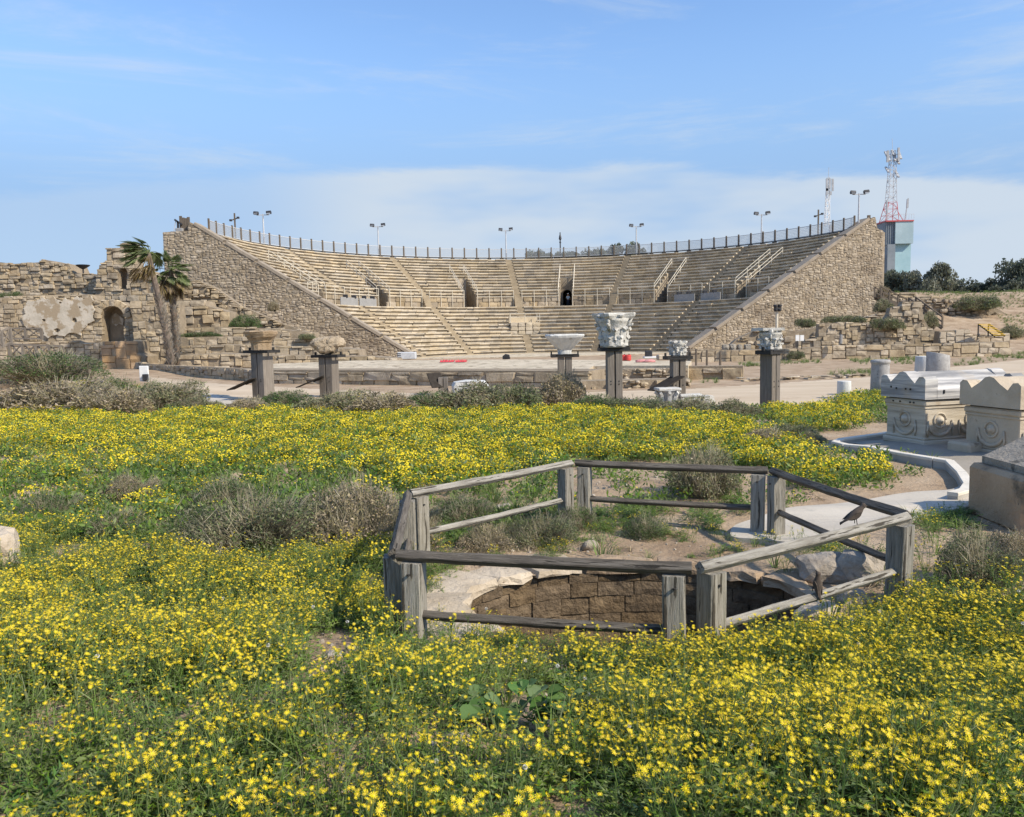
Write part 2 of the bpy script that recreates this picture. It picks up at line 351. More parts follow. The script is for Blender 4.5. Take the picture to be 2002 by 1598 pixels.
M['palmbark'] = mat('palm_bark', [(0.08, 0.058, 0.042), (0.17, 0.125, 0.09)], 5, bump=0.8, bscale=14, rand=.3)
M['palmboot'] = mat('palm_leaf_boots', [(0.30, 0.26, 0.21), (0.45, 0.4, 0.33)], 5, bump=0.3, rand=.35)
def leafmat(name, a, b, transl=.25, rand=.35, hue=.02): return mat(name, [a, b], 2.5, rough=.6, bump=0, rand=rand, transl=transl, hue=hue, spec=.25)
M['frond'] = leafmat('palm_frond', (0.17, 0.215, 0.085), (0.25, 0.29, 0.13), .4)
M['frond_dry'] = leafmat('dry_palm_frond', (0.20, 0.15, 0.08), (0.28, 0.21, 0.11))
M['leaf'] = leafmat('green_leaf', (0.17, 0.25, 0.05), (0.25, 0.325, 0.085), .5)
M['leaf2'] = leafmat('dark_green_leaf', (0.09, 0.165, 0.045), (0.14, 0.215, 0.07), .4)
M['stem'] = leafmat('flower_stem', (0.17, 0.235, 0.065), (0.23, 0.29, 0.10), .3)
M['petal'] = leafmat('yellow_petal', (0.78, 0.605, 0.012), (0.86, 0.70, 0.03), .35, .12, .008)
M['disc'] = leafmat('flower_disc', (0.66, 0.46, 0.01), (0.74, 0.54, 0.02), .0, .12)
M['fluff'] = leafmat('white_seed_head', (0.62, 0.6, 0.54), (0.7, 0.68, 0.62), .3, .1, 0)
M['grass'] = leafmat('grass_blade', (0.13, 0.20, 0.045), (0.20, 0.25, 0.085), .35)
M['dry'] = leafmat('dry_stalk', (0.30, 0.235, 0.15), (0.42, 0.345, 0.235), .1, .25)
M['twig'] = leafmat('grey_twig', (0.20, 0.175, 0.11), (0.31, 0.275, 0.18), .0, .3)
M['sh_grey'] = leafmat('grey_green_shrub_leaf', (0.165, 0.18, 0.085), (0.255, 0.26, 0.135), .3)
M['sh_green'] = leafmat('deep_green_shrub_leaf', (0.08, 0.13, 0.04), (0.13, 0.18, 0.065), .3)
M['sh_brown'] = leafmat('brown_shrub_leaf', (0.235, 0.185, 0.105), (0.345, 0.28, 0.17), .2)
M['treeleaf'] = leafmat('evergreen_leaf', (0.11, 0.125, 0.085), (0.17, 0.185, 0.13), .35)  # distance haze is lightened into this and the next leaf colour
M['treeleaf2'] = leafmat('olive_leaf', (0.15, 0.16, 0.115), (0.22, 0.23, 0.165), .3)
M['bird'] = mat('brown_plumage', [(0.05, 0.038, 0.03), (0.11, 0.085, 0.065)], 40, bump=0.1, coords='object')
M['beak'] = mat('dark_beak', [(0.03, 0.025, 0.02)], bump=0)
M['skin'] = mat('skin', [(0.42, 0.25, 0.17)], bump=0, rough=.6)
M['shirt'] = mat('pale_blue_shirt', [(0.45, 0.6, 0.68), (0.52, 0.66, 0.73)], 8, bump=0)
M['trouser'] = mat('dark_blue_trousers', [(0.05, 0.07, 0.11)], bump=0)
# ------------------------------------------------------------------ ground
def sst(x, a, b):
    t = np.clip((np.asarray(x, float) - a) / (b - a), 0, 1); return t * t * (3 - 2 * t)
WC, WRX, WRY = (1.06, 6.85), 1.53, 1.05          # stone lined pit
def wellr(x, y): return np.sqrt(((x - WC[0]) / WRX) ** 2 + ((y - WC[1]) / WRY) ** 2)
def H(x, y):
    x = np.asarray(x, float); y = np.asarray(y, float)
    n = 0.5 * np.sin(x * .9 + 1.3 * np.sin(y * .6)) + .5 * np.sin(y * 1.1 + 1.7 * np.sin(x * .5 + 1)) + .35 * np.sin(x * 2.3 + y * 1.9) + .3 * np.sin(2.9 * y - 1.7 * x + 2)
    fade = 1 - sst(y, 15, 24)
    z = 0.05 * n * fade
    lf = 1 - sst(x, -1.3, .5)
    hump = 0.52 * (1 - sst(y, 2.3 + 1.4 * lf, 5.3 + 1.6 * lf + .25 * np.sin(x * 1.3)))
    z = z + hump * (1 + .12 * np.sin(x * 1.1 + .5))
    z = z * sst(wellr(x, y), 1.15, 1.9) - 0.06 * (1 - sst(wellr(x, y), 1.1, 1.7))
    z = z + 0.85 * np.exp(-(((x + 20.5) / 6.5) ** 2 + ((y - 35) / 3.2) ** 2))
    z = z + 0.3 * sst(y, 50, 58) * (1 - sst(x, -16, -10))
    hill = sst(x, 33 + 0 * y, 44) * sst(y, 66, 100)
    z = z + 6.3 * hill + .35 * hill * np.sin(x * .35) * np.cos(y * .21) * 1.0
    z = z + 3.0 * sst(x, 18, 30) * sst(y, 92, 120) * (1 - hill)
    return z
def axis(segs):
    out = [segs[0][0]]
    for a, b, s in segs:
        n = max(1, round((b - a) / s)); out += [a + (b - a) * (i + 1) / n for i in range(n)]
    return np.array(out)
gx = axis([(-3000, -400, 400), (-400, -60, 20), (-60, -22, 2), (-22, -6, .5), (-6, 6.5, .1), (6.5, 22, .5), (22, 90, 2), (90, 400, 20), (400, 3000, 400)])
gy = axis([(-60, -4, 8), (-4, 1, .5), (1, 12, .1), (12, 30, .4), (30, 60, 1), (60, 140, 2), (140, 400, 20), (400, 3400, 500)])
GX, GY = np.meshgrid(gx, gy)
GZ = H(GX, GY)
nx, ny = len(gx), len(gy)
ii = np.arange(nx * ny).reshape(ny, nx)
q = np.stack([ii[:-1, :-1], ii[:-1, 1:], ii[1:, 1:], ii[1:, :-1]], -1).reshape(-1, 4)
ctr = np.stack([GX, GY], -1).reshape(-1, 2)[q].mean(1)
q = q[wellr(ctr[:, 0], ctr[:, 1]) > 1.03]
me = bpy.data.meshes.new('ground'); me.from_pydata(np.stack([GX, GY, GZ], -1).reshape(-1, 3).tolist(), [], q.tolist())
me.polygons.foreach_set('use_smooth', [True] * len(q))
M['soil'] = mat('sandy_soil', [(0.24, 0.165, 0.10), (0.37, 0.27, 0.175), (0.46, 0.36, 0.25)], .9, bump=0.8, bscale=14, spots=[((0.20, 0.15, 0.10), 2.2, 0.6, .12), ((0.5, 0.43, 0.34), 22, 0.68, .05)])
me.materials.append(M['soil']); me.update()
go = bpy.data.objects.new('ground', me); COL.objects.link(go); struct(go)

def sheet(name, pxpoly, m, cell, lift, world_poly=None):
    P = world_poly or [tuple(at(a, b)[:2]) for a, b in pxpoly]
    xs = [p[0] for p in P]; ys = [p[1] for p in P]
    X = np.arange(min(xs), max(xs) + cell, cell); Y = np.arange(min(ys), max(ys) + cell, cell)
    A, B = np.meshgrid(X, Y); Z = H(A, B) + lift
    n_, m_ = len(X), len(Y); I = np.arange(n_ * m_).reshape(m_, n_)
    qq = np.stack([I[:-1, :-1], I[:-1, 1:], I[1:, 1:], I[1:, :-1]], -1).reshape(-1, 4)
    V = np.stack([A, B, Z], -1).reshape(-1, 3)
    c = V[qq].mean(1); qq = qq[inpoly(c[:, 0], c[:, 1], P)]
    me = bpy.data.meshes.new(name); me.from_pydata(V.tolist(), [], qq.tolist()); me.materials.append(m); me.update()
    o = bpy.data.objects.new(name, me); COL.objects.link(o); return struct(o)
sheet('dirt_road', [(290, 738), (420, 750), (540, 760), (860, 772), (1150, 768), (1330, 762), (1500, 752), (1700, 738), (1850, 720), (2060, 698), (2060, 742), (1900, 748), (1740, 772), (1620, 792), (1500, 797), (1300, 799), (600, 797), (430, 806), (360, 802), (300, 770)], M['road'], .35, .02)
sheet('concrete_apron', [(330, 774), (430, 777), (470, 790), (430, 804), (385, 806), (345, 792)], M['concrete'], .3, .034)

# ------------------------------------------------------------------ stone walls
def unit_stones(n, ch, jit, seed):
    out = []; r = random.Random(seed)
    for k in range(n):
        vs, fs = chamfer_box(.5, .5, .5, ch)
        vs = [(x + r.uniform(-jit, jit), y + r.uniform(-jit, jit), z + r.uniform(-jit, jit)) for x, y, z in vs]
        out.append((np.array(vs), fs))
    return out
def rough_stones(n, jit, sq, seed):
    out = []; r = random.Random(seed)
    for k in range(n):
        bm = bmesh.new(); bmesh.ops.create_cube(bm, size=1); bmesh.ops.subdivide_edges(bm, edges=bm.edges[:], cuts=1, use_grid_fill=True)
        vs = []
        for v in bm.verts:
            c = v.co * 2; l = max(c.length, 1e-6); mx = max(abs(c.x), abs(c.y), abs(c.z), 1e-6); c = c * (sq + (1 - sq) * mx / l * 1.15) * .5
            vs.append((c.x + r.uniform(-jit, jit), c.y + r.uniform(-jit, jit), c.z + r.uniform(-jit, jit)))
        out.append((np.array(vs), [tuple(v.index for v in f.verts) for f in bm.faces])); bm.free()
    return out
US_A = unit_stones(4, .07, .05, 1) + rough_stones(6, .05, .75, 4); US_R = rough_stones(9, .065, .5, 2)
def us_mesh(U, m, key):
    ms = []
    for k, (v, f) in enumerate(U):
        me = bpy.data.meshes.new(key); me.from_pydata(v.tolist(), [], f); me.materials.append(m); me.update(); ms.append(me)
    return ms
USM = {}
def get_us(kind, mk):
    if (kind, mk) not in USM: USM[(kind, mk)] = us_mesh(US_R if kind == 'R' else US_A, M[mk], 'stone')
    return USM[(kind, mk)]
def emit_stones(root, L, kind, mk, cap, pname='stone'):
    """L: list of (centre, size(x,y,z), rotz, tilt). the largest as seen become parts; the rest one part of the same thing"""
    def seen(s): c = s[0]; return s[1][0] * s[1][2] / max((c[0]**2 + c[1]**2), 1)
    L = sorted(L, key=seen, reverse=True)
    ms = get_us(kind, mk); U = US_R if kind == 'R' else US_A
    for c, s, rz, tl in L[:cap]:
        mobj(pname, rnd.choice(ms), root, c, (0, tl, rz), s)
    if len(L) > cap:
        V = []; F = []; b = 0
        for c, s, rz, tl in L[cap:]:
            v, f = rnd.choice(U)
            R3 = np.array(Matrix.Rotation(rz, 3, 'Z') @ Matrix.Rotation(tl, 3, 'Y'))
            w = (v * np.array(s)) @ R3.T + np.array(c); V.extend(w.tolist()); F.extend([tuple(i + b for i in ff) for ff in f]); b += len(v)
        me = bpy.data.meshes.new('stone_facing'); me.from_pydata(V, [], F); me.materials.append(M[mk]); me.update()
        o = mobj('stone_facing', me, root); o['kind'] = 'stuff'
def stone_wall(root, O, e, poly, thick=1.0, ch=(.3, .45), lw=(.4, .9), gap=.03, mk='ashlar', kind='A', cap=250, seed=1, out=(0.0, .07), holes=(), depth=.4, ragged=0.0, core=True, coremat='mortar', pack=True):
    r = random.Random(seed); O = Vector(O); e = Vector((e[0], e[1], 0)).normalized(); n = Vector((e.y, -e.x, 0))
    rz = atan2(e.y, e.x)
    us = [p[0] for p in poly]; zs = [p[1] for p in poly]
    L = []; z = min(zs)
    if kind == 'R' or pack:
        z = max(zs) + 1; cell = (ch[0] + ch[1]) / 2 / 2.6; u0 = min(us); z0_ = min(zs)
        nu = int((max(us) - u0) / cell) + 1; nz = int((max(zs) - z0_) / cell) + 1
        UU, ZZ = np.meshgrid(u0 + (np.arange(nu) + .5) * cell, z0_ + (np.arange(nz) + .5) * cell)
        free = inpoly(UU, ZZ, poly)
        for hp in holes: free &= ~inpoly(UU, ZZ, hp)
        wmax = max(2, round(lw[1] / cell)); wmin = max(1, round(lw[0] / cell)); hmax = max(2, round(ch[1] / cell)); hmin = max(1, round(ch[0] / cell) - (1 if kind == 'R' else 0))
        for b in range(nz):
            a = 0
            while a < nu:
                if not free[b, a]: a += 1; continue
                w_ = r.randint(wmin, wmax); h_ = r.randint(hmin, hmax); ww = 0
                while ww < w_ and a + ww < nu and free[b, a + ww]: ww += 1
                hh = 0
                while hh < h_ and b + hh < nz and free[b + hh, a:a + ww].all(): hh += 1
                hh = min(hh, max(1, ww)); free[b:b + hh, a:a + ww] = False
                if ww * hh >= 2 and r.random() > ragged * .12:
                    pr = r.uniform(*out); cu = u0 + (a + ww / 2) * cell; cz = z0_ + (b + hh / 2) * cell
                    c = O + e * cu + n * (pr - depth / 2); g = gap if kind == 'R' else gap * .8
                    L.append(((c.x, c.y, cz + O.z), (ww * cell - g + r.uniform(-.01, .03), depth, hh * cell - g + r.uniform(-.01, .03)), rz + r.uniform(-.05, .05), r.uniform(-.07, .07) if kind == 'R' else r.uniform(-.025, .025)))
                a += ww
    while z < max(zs):
        h = r.uniform(*ch); u = min(us) - r.uniform(0, lw[1])
        while u < max(us):
            l = r.uniform(*lw)
            cu, cz = u + l / 2, z + h / 2
            ok = inpoly1(cu, cz, poly) and (inpoly1(cu, z + h * .85, poly) or r.random() < ragged)
            if ok:
                for hp in holes:
                    if inpoly1(cu, cz, hp) or inpoly1(cu - l*.38, cz, hp) or inpoly1(cu + l*.38, cz, hp): ok = False
            if ok:
                pr = r.uniform(*out); zz = cz + (r.uniform(-.04, .04) * h if kind == 'R' else r.uniform(-.01, .01)); hh = (h - gap) * (r.uniform(.8, 1.12) if kind == 'R' else r.uniform(.95, 1.0))
                c = O + e * cu + n * (pr - depth / 2); L.append(((c.x, c.y, zz + O.z), (l - gap, depth, hh), rz + r.uniform(-.03, .03), r.uniform(-.05, .05) if kind == 'R' else r.uniform(-.012, .012)))
            u += l
        z += h
    emit_stones(root, L, kind, mk, cap)
    if core:
        mb = MB(); off = -.05
        mb.prism([poly] + [list(hp) for hp in holes], lambda u, v, k: tuple(O + e * u + n * (off if k == 0 else -thick) + Vector((0, 0, v))))
        mb.build('wall_core', M[coremat], root)
    return L

# ------------------------------------------------------------------ theatre
TC = Vector((4.33, 80.4)); TROT = -.1335; TH = .503
R0, R1, R2, R3 = 15.1, 23.4, 24.9, 33.5
Z1, ZW, Z3 = 5.8, 7.15, 12.7
NL, NU = 13, 13
E0, E1 = -1.436, 1.469
STA = [-2 * TH, -TH, 0, TH, 2 * TH]
def TP(r, th, z): return (TC.x + r * sin(TROT + th), TC.y + r * cos(TROT + th), z)
theatre = thing('theatre', 'huge semicircular ancient stone theatre with curved tiers of seats facing the field', 'theatre', (TC.x, TC.y, 0))
def seat_row(a, b, r, run, z, rise, seed):
    r_ = random.Random(seed); mb = MB(); n = max(1, round((b - a) * r / 1.35)); cuts = [a]
    for i in range(1, n): cuts.append(a + (b - a) * (i + r_.uniform(-.25, .25)) / n)
    cuts.append(b)
    for i in range(n):
        t0, t1 = cuts[i], cuts[i + 1]; g = .008 / r
        dr = r_.uniform(-.025, .025); dz = r_.uniform(-.018, .012)
        if r_.random() < .06: dr += .12; dz -= .03
        prof = [(r + dr, z + dz - .03), (r + dr, z + dz - .13), (r + dr + .2, z + dz - .19), (r + dr + .2, z - rise - .02), (r + run + .12, z - rise - .02), (r + run + .12, z + dz), (r + dr + .03, z + dz)]
        vs = []
        for t in (t0 + g, t1 - g): vs += [TP(p[0], t, p[1]) for p in prof]
        m = len(prof); fs = [(j, (j + 1) % m, m + (j + 1) % m, m + j) for j in range(m)] + [tuple(range(m))[::-1], tuple(range(m, 2 * m))]
        mb.add(vs, fs)
    return mb
sw = .45
lower = [E0 + .03] + STA + [E1 - .03]
rl = (R1 - R0) / NL; hl = Z1 / NL; ru = (R3 - R2) / NU; hu = (Z3 - ZW) / NU
DOORS = [-2.42 * TH, -1.5 * TH, -.5 * TH, .5 * TH, 1.5 * TH, 2.42 * TH]
DW, DROWS = .8, 6
for i in range(6):
    for k in range(NL):
        r = R0 + k * rl; z = (k + 1) * hl
        a = lower[i] + (sw / r if i > 0 else 0); b = lower[i + 1] - (sw / r if i < 5 else 0)
        segs = [(a, b)]
        # the small tribune cut into the lower seats beside the middle stair
        if 5 <= k <= 8 and i in (2, 3):
            w = 1.75 / r
            if i == 2: segs = [(a, -w)]
            else: segs = [(w, b)]
        for s_, (aa, bb) in enumerate(segs): seat_row(aa, bb, r, rl, z, hl, 100 + i * 50 + k).build('seat_row', M['seat'], theatre)
    for k in range(NU):
        r = R2 + k * ru; z = ZW + (k + 1) * hu
        a = lower[i] + (sw / r if i > 0 else 0); b = lower[i + 1] - (sw / r if i < 5 else 0)
        d = DOORS[i]
        segs = [(a, d - DW / r), (d + DW / r, b)] if k < DROWS else [(a, b)]
        for s_, (aa, bb) in enumerate(segs): seat_row(aa, bb, r, ru, z, hu, 900 + i * 50 + k * 2 + s_).build('seat_row', M['seat'], theatre)
# stairs
for st in STA:
    mb = MB()
    def steps(ra, rb, za, zb, n, skip=None):
        for k in range(n):
            r = ra + (rb - ra) * k / n; z = za + (zb - za) * (k + 1) / n
            if skip and skip[0] < r < skip[1]: continue
            w = sw / r; rr = (rb - ra) / n + .1
            vs = [TP(r, st - w, z - .5), TP(r, st + w, z - .5), TP(r + rr, st + w, z - .5), TP(r + rr, st - w, z - .5), TP(r, st - w, z), TP(r, st + w, z), TP(r + rr, st + w, z), TP(r + rr, st - w, z)]
            mb.add(vs, [(0, 1, 2, 3), (4, 7, 6, 5), (0, 4, 5, 1), (1, 5, 6, 2), (2, 6, 7, 3), (3, 7, 4, 0)])
    steps(R0, R1, 0, Z1, NL * 2, (R0 + 5 * rl - .1, R0 + 9 * rl) if st == 0 else None)
    steps(R2 - .9, R2, Z1, ZW, 5); steps(R2, R3, ZW, Z3, NU * 2)
    mb.build('stair', M['stair'], theatre)
def ring(r0, r1, z0, z1, a, b, n=64):
    mb = MB(); vs = []; fs = []
    for i in range(n + 1):
        t = a + (b - a) * i / n
        vs += [TP(r0, t, z0), TP(r1, t, z0), TP(r1, t, z1), TP(r0, t, z1)]
    for i in range(n):
        for j in range(4):
            fs.append((i*4 + j, i*4 + 4 + j, i*4 + 4 + (j+1) % 4, i*4 + (j+1) % 4))
    fs += [(0, 1, 2, 3), (n*4 + 3, n*4 + 2, n*4 + 1, n*4)]
    return mb.add(vs, fs)
ring(R1 - .02, R2 + .05, Z1 - .6, Z1 + .012, E0, E1).build('aisle_floor', M['seat'], theatre)
ring(R3 - .02, R3 + 4.2, Z3 - .8, Z3 + .012, E0, E1).build('rim_walk', M['seat'], theatre)
ring(R3 + 4.0, R3 + 4.4, 0, Z3 - .1, E0, E1).build('outer_wall', M['rubble'], theatre)
ring(R0 - 1.2, R0 + .05, -.2, .12, E0, E1).build('orchestra_kerb', M['seat'], theatre)
ring(.01, R0 - 1.2, -.2, .05, E0, E1).build('orchestra_floor', M['stage'], theatre)
# podium wall behind the aisle: two courses of blocks
ra = random.Random(5); L = []
for c in range(2):
    t = E0 + .03
    while t < E1 - .03:
        l = ra.uniform(.9, 1.5) / R2
        tm = t + l / 2
        if all(abs(tm - d) * R2 > DW + .45 for d in DOORS) and all(abs(tm - s) * R2 > sw + .5 for s in STA):
            p = TP(R2 + .2 - ra.uniform(0, .05), tm, Z1 + .02 + (c + .5) * (ZW - Z1) / 2)
            L.append((p, (l * R2 - .03, .4, (ZW - Z1) / 2 - .03), -(TROT + tm), 0))
        t += l
emit_stones(theatre, L, 'A', 'aisle', 300, 'wall_block')
for i in range(6):
    mb = MB()
    cuts = sorted([lower[i] + (sw / R2 if i else 0), DOORS[i] - DW / R2, DOORS[i] + DW / R2, lower[i + 1] - (sw / R2 if i < 5 else 0)])
    for a, b in ((cuts[0], cuts[1]), (cuts[2], cuts[3])):
        n = 6; vs = []; fs = []
        for k in range(n + 1):
            t = a + (b - a) * k / n; vs += [TP(R2 + .1, t, Z1 - .1), TP(R2 + .6, t, Z1 - .1), TP(R2 + .6, t, ZW), TP(R2 + .1, t, ZW)]
        for k in range(n):
            for j in range(4): fs.append((k*4 + j, k*4 + 4 + j, k*4 + 4 + (j+1) % 4, k*4 + (j+1) % 4))
        fs += [(0, 1, 2, 3), (n*4+3, n*4+2, n*4+1, n*4)]
        mb.add(vs, fs)
    mb.build('podium_wall', M['mortar'], theatre)
# vaulted doorways in the upper seats
for d in DOORS:
    rb = R2 + DROWS * ru; zt = ZW + DROWS * hu; ca = TROT + d
    ux = Vector((cos(ca), -sin(ca), 0)); ur = Vector((sin(ca), cos(ca), 0))
    Cc = Vector((TC.x, TC.y, 0)) + ur * rb
    # front wall with an arched opening
    hw = .58; hgt = 1.75
    arch = [(-hw, Z1 + .02), (hw, Z1 + .02)] + [(hw * cos(t), Z1 + hgt + hw * sin(t)) for t in [pi * k / 10 for k in range(11)]]
    outer = [(-DW - .2, Z1), (-hw - .001, Z1), (-hw - .001, Z1 + .021)]
    mb = MB()
    left = [(-DW - .2, Z1), (-hw, Z1), (-hw, Z1 + hgt)] + [(hw * cos(t), Z1 + hgt + hw * sin(t)) for t in [pi - pi * k / 10 for k in range(1, 11)]] + [(hw, Z1), (DW + .2, Z1), (DW + .2, zt + .02), (-DW - .2, zt + .02)]
    mb.prism([left], lambda u, v, k: tuple(Cc + ux * u + ur * (0.0 if k == 0 else .3) + Vector((0, 0, v))))
    mb.build('doorway', M['aisle'], theatre)
    # tunnel behind it
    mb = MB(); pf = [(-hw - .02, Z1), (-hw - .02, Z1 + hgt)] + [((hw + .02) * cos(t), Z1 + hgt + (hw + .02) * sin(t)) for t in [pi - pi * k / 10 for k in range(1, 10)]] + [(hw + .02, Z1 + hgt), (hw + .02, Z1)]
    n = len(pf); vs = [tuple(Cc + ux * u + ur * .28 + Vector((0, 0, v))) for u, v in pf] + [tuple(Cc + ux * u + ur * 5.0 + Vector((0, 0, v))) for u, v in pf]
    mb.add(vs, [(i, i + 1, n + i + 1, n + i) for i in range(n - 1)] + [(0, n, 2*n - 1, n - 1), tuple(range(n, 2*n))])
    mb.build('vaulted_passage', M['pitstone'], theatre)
    # cheeks of the cut
    for s in (-1, 1):
        mb = MB(); A = Vector((TC.x, TC.y, 0)) + ur * (R2 + .05) + ux * s * (DW + .02)
        B = Cc + ux * s * (DW + .02)
        stepz = [(0, Z1), (rb - R2, Z1), (rb - R2, zt), ] + [((DROWS - 1 - k) * ru + .05, zt - k * hu) for k in range(DROWS)] + [(0.0, ZW)]
        poly = [(0, Z1), (rb - R2, Z1), (rb - R2, zt)]
        for k in range(DROWS):
            zz = zt - k * hu; poly += [((DROWS - 1 - k) * ru + .12, zz - .03), ((DROWS - 1 - k) * ru + .12, zz - hu)] 
        th = .16 * s
        mb.prism([poly], lambda u, v, k: tuple(A + ur * u + ux * (0 if k == 0 else th) + Vector((0, 0, v))))
        mb.build('passage_cheek', M['aisle'], theatre)
    fl = MB(); fl.add([tuple(Cc + ux * a_ + ur * b_ + Vector((0, 0, Z1 + .02))) for a_, b_ in ((-DW, -(rb - R2) - .1), (DW, -(rb - R2) - .1), (DW, .4), (-DW, .4))], [(0, 1, 2, 3)]); fl.build('passage_floor', M['seat'], theatre)
# small tribune in the lower seats
rt0 = R0 + 5 * rl; zt0 = 5 * hl; rt1 = R0 + 9 * rl
L = []
for c in range(3):
    for k in range(4):
        t = (-1.35 + k * .9) / rt0
        L.append((TP(rt0 + .55, t, zt0 + (c + .5) * .5), (.86, .4, .47), -(TROT + t), 0))
emit_stones(theatre, L, 'A', 'seat', 50, 'tribune_block')
mb = MB(); ux = Vector((cos(TROT), -sin(TROT), 0)); ur = Vector((sin(TROT), cos(TROT), 0)); T0 = Vector((TC.x, TC.y, 0))
c = T0 + ur * ((rt0 + rt1) / 2 + .5); mb.box((c.x, c.y, zt0 + .72), (3.5, rt1 - rt0 - .4, 1.5), -TROT); mb.build('tribune_platform', M['seat'], theatre)
c = T0 + ur * (rt1 + .0); mb = MB(); mb.box((c.x, c.y, (zt0 + 9 * hl) / 2), (3.5, .3, 9 * hl - zt0 + .9), -TROT); mb.build('tribune_back', M['seat'], theatre)

# ------------------------------------------------------------------ end walls of the theatre
eL = Vector((sin(TROT + E0), cos(TROT + E0), 0)); eR = Vector((sin(TROT + E1), cos(TROT + E1), 0))
nL = Vector((-eL.y, eL.x, 0)); nR = Vector((eR.y, -eR.x, 0))
if nL.y > 0: nL = -nL
wl = thing('retaining_wall', 'tall wedge of rubble masonry closing the seats beside the palms', 'wall', tuple(T0 + eL * 27), 0, 'retaining walls at the ends of the theatre seats')
polyL = [(-14.2, 0), (-14.3, .35), (-35.2, 13.75), (-35.5, 13.8), (-35.6, 13.0), (-38.05, 12.9), (-38.3, 0)]
polyL = [(u, z) for u, z in polyL]
stone_wall(wl, T0 + (-nL) * 0 + nL * .75, -eL, polyL, 1.5, (.2, .34), (.3, .75), .022, 'rubble', 'R', 300, 11, (-.03, .03), depth=.35)
wr = thing('retaining_wall', 'tall wedge of rubble masonry closing the seats below the water tower', 'wall', tuple(T0 + eR * 27), 0, 'retaining walls at the ends of the theatre seats')
polyR = [(14.2, 0), (37.4, 0), (37.05, 12.7), (36.4, 12.85), (36.1, 14.1), (35.5, 14.0), (14.3, .35)]
stone_wall(wr, T0 + nR * .75, eR, polyR, 1.5, (.2, .34), (.3, .75), .022, 'rubble', 'R', 300, 12, (-.03, .03), depth=.35)
def coping(root, pts, e, n, w):
    for (u0, z0), (u1, z1) in zip(pts[:-1], pts[1:]):
        k = max(1, int(abs(u1 - u0) / 2.7))
        for i in range(k):
            f0, f1 = i / k, (i + 1) / k - .012
            a = T0 + e * (u0 + (u1 - u0) * f0) + n * (-.02 + rnd.uniform(0, .02)); b = T0 + e * (u0 + (u1 - u0) * f1) + n * (-.02 + rnd.uniform(0, .02))
            a.z = z0 + (z1 - z0) * f0 + .12; b.z = z0 + (z1 - z0) * f1 + .12
            MB().bar(a, b, w, .34, 0, .04, 3, .02).build('coping_slab', M['coping'], root)
coping(wl, [(14.2, .45), (35.2, 13.7)], eL, nL, 1.62)
coping(wr, [(14.3, .45), (35.6, 13.95)], eR, nR, 1.62)

# ------------------------------------------------------------------ fence along the rim
rf = thing('rim_fence', 'long curved fence of wooden posts and wire panels along the top of the theatre', 'fence', TP(R3 + .6, 0, Z3))
RF = R3 + .55; N_F = 56
def fz(t): return Z3 + .012
post_me = MB().box((0, 0, .82), (.17, .17, 1.64), 0, .02).mesh('post', M['fencewood'])
foot_me = MB().box((0, -.1, .1), (.5, .3, .16), 0, .02).mesh('foot_block', M['iron'])
a0, a1 = E0 + .02, E1 + .0
prev = None
for i in range(N_F + 1):
    t = a0 + (a1 - a0) * i / N_F; p = Vector(TP(RF, t, fz(t)))
    mobj('post', post_me, rf, p, (0, 0, -(TROT + t)))
    mobj('foot_block', foot_me, rf, p + Vector((0, 0, .0)), (0, 0, -(TROT + t)))
    if prev is not None:
        mb = MB(); a, b = prev, p; d = (b - a); L_ = d.length; d.normalize()
        A = a + d * .1; B = b - d * .1
        mb.bar(A + Vector((0, 0, 1.45)), B + Vector((0, 0, 1.45)), .06); mb.bar(A + Vector((0, 0, .36)), B + Vector((0, 0, .36)), .06)
        mb.cm = 1
        nb = 17
        for k in range(nb): 
            c = A + d * ((L_ - .2) * (k + .5) / nb); mb.bar(c + Vector((0, 0, .38)), c + Vector((0, 0, 1.43)), .022)
        for zz in (.55, .72, .89, 1.06, 1.23): mb.bar(A + Vector((0, 0, zz)), B + Vector((0, 0, zz)), .016)
        mb.build('wire_panel', [M['steel'], M['mesh']], rf)
        MB().bar(a + Vector((0, 0, .24)), b + Vector((0, 0, .24)), .12, .12).build('bottom_beam', M['iron'], rf)
    prev = p

# ------------------------------------------------------------------ handrails
def rail_run(pts, hgt, name, label, sag=0):
    """pts: foot points; posts at each; two horizontals"""
    t = thing(name, label, 'handrail', tuple(pts[0]))
    for p in pts:
        p = Vector(p); MB().tube([p, p + Vector((0, 0, hgt))], .04, 6).build('rail_post', M['cream'], t)
    for f in (1.0, .62):
        MB().tube([Vector(p) + Vector((0, 0, hgt * f)) for p in pts], .036, 6).build('rail_bar', M['cream'], t)
    return t
sec = sorted([E0 + .04] + STA + DOORS + [E1 - .04])
names = ['far left end', 'first stair', 'second stair']
wedge = ['leftmost', 'second from left', 'middle left', 'middle right', 'second from right', 'rightmost']
for k in range(len(sec) - 1):
    a, b = sec[k], sec[k + 1]
    a += (DW + .1) / R2 if a in DOORS else (sw + .1) / R2; b -= (DW + .1) / R2 if b in DOORS else (sw + .1) / R2
    n = max(2, round((b - a) * R2 / 1.75))
    pts = [TP(R2 - .14, a + (b - a) * j / n, Z1 + .02) for j in range(n + 1)]
    rail_run(pts, 2.15, 'aisle_handrail', 'cream aisle handrail in the %s seat block, %s its doorway' % (wedge[k // 2], 'left of' if k % 2 == 0 else 'right of'))
dn = ['leftmost', 'second from left', 'third from left', 'open frontal middle', 'second from right', 'rightmost']
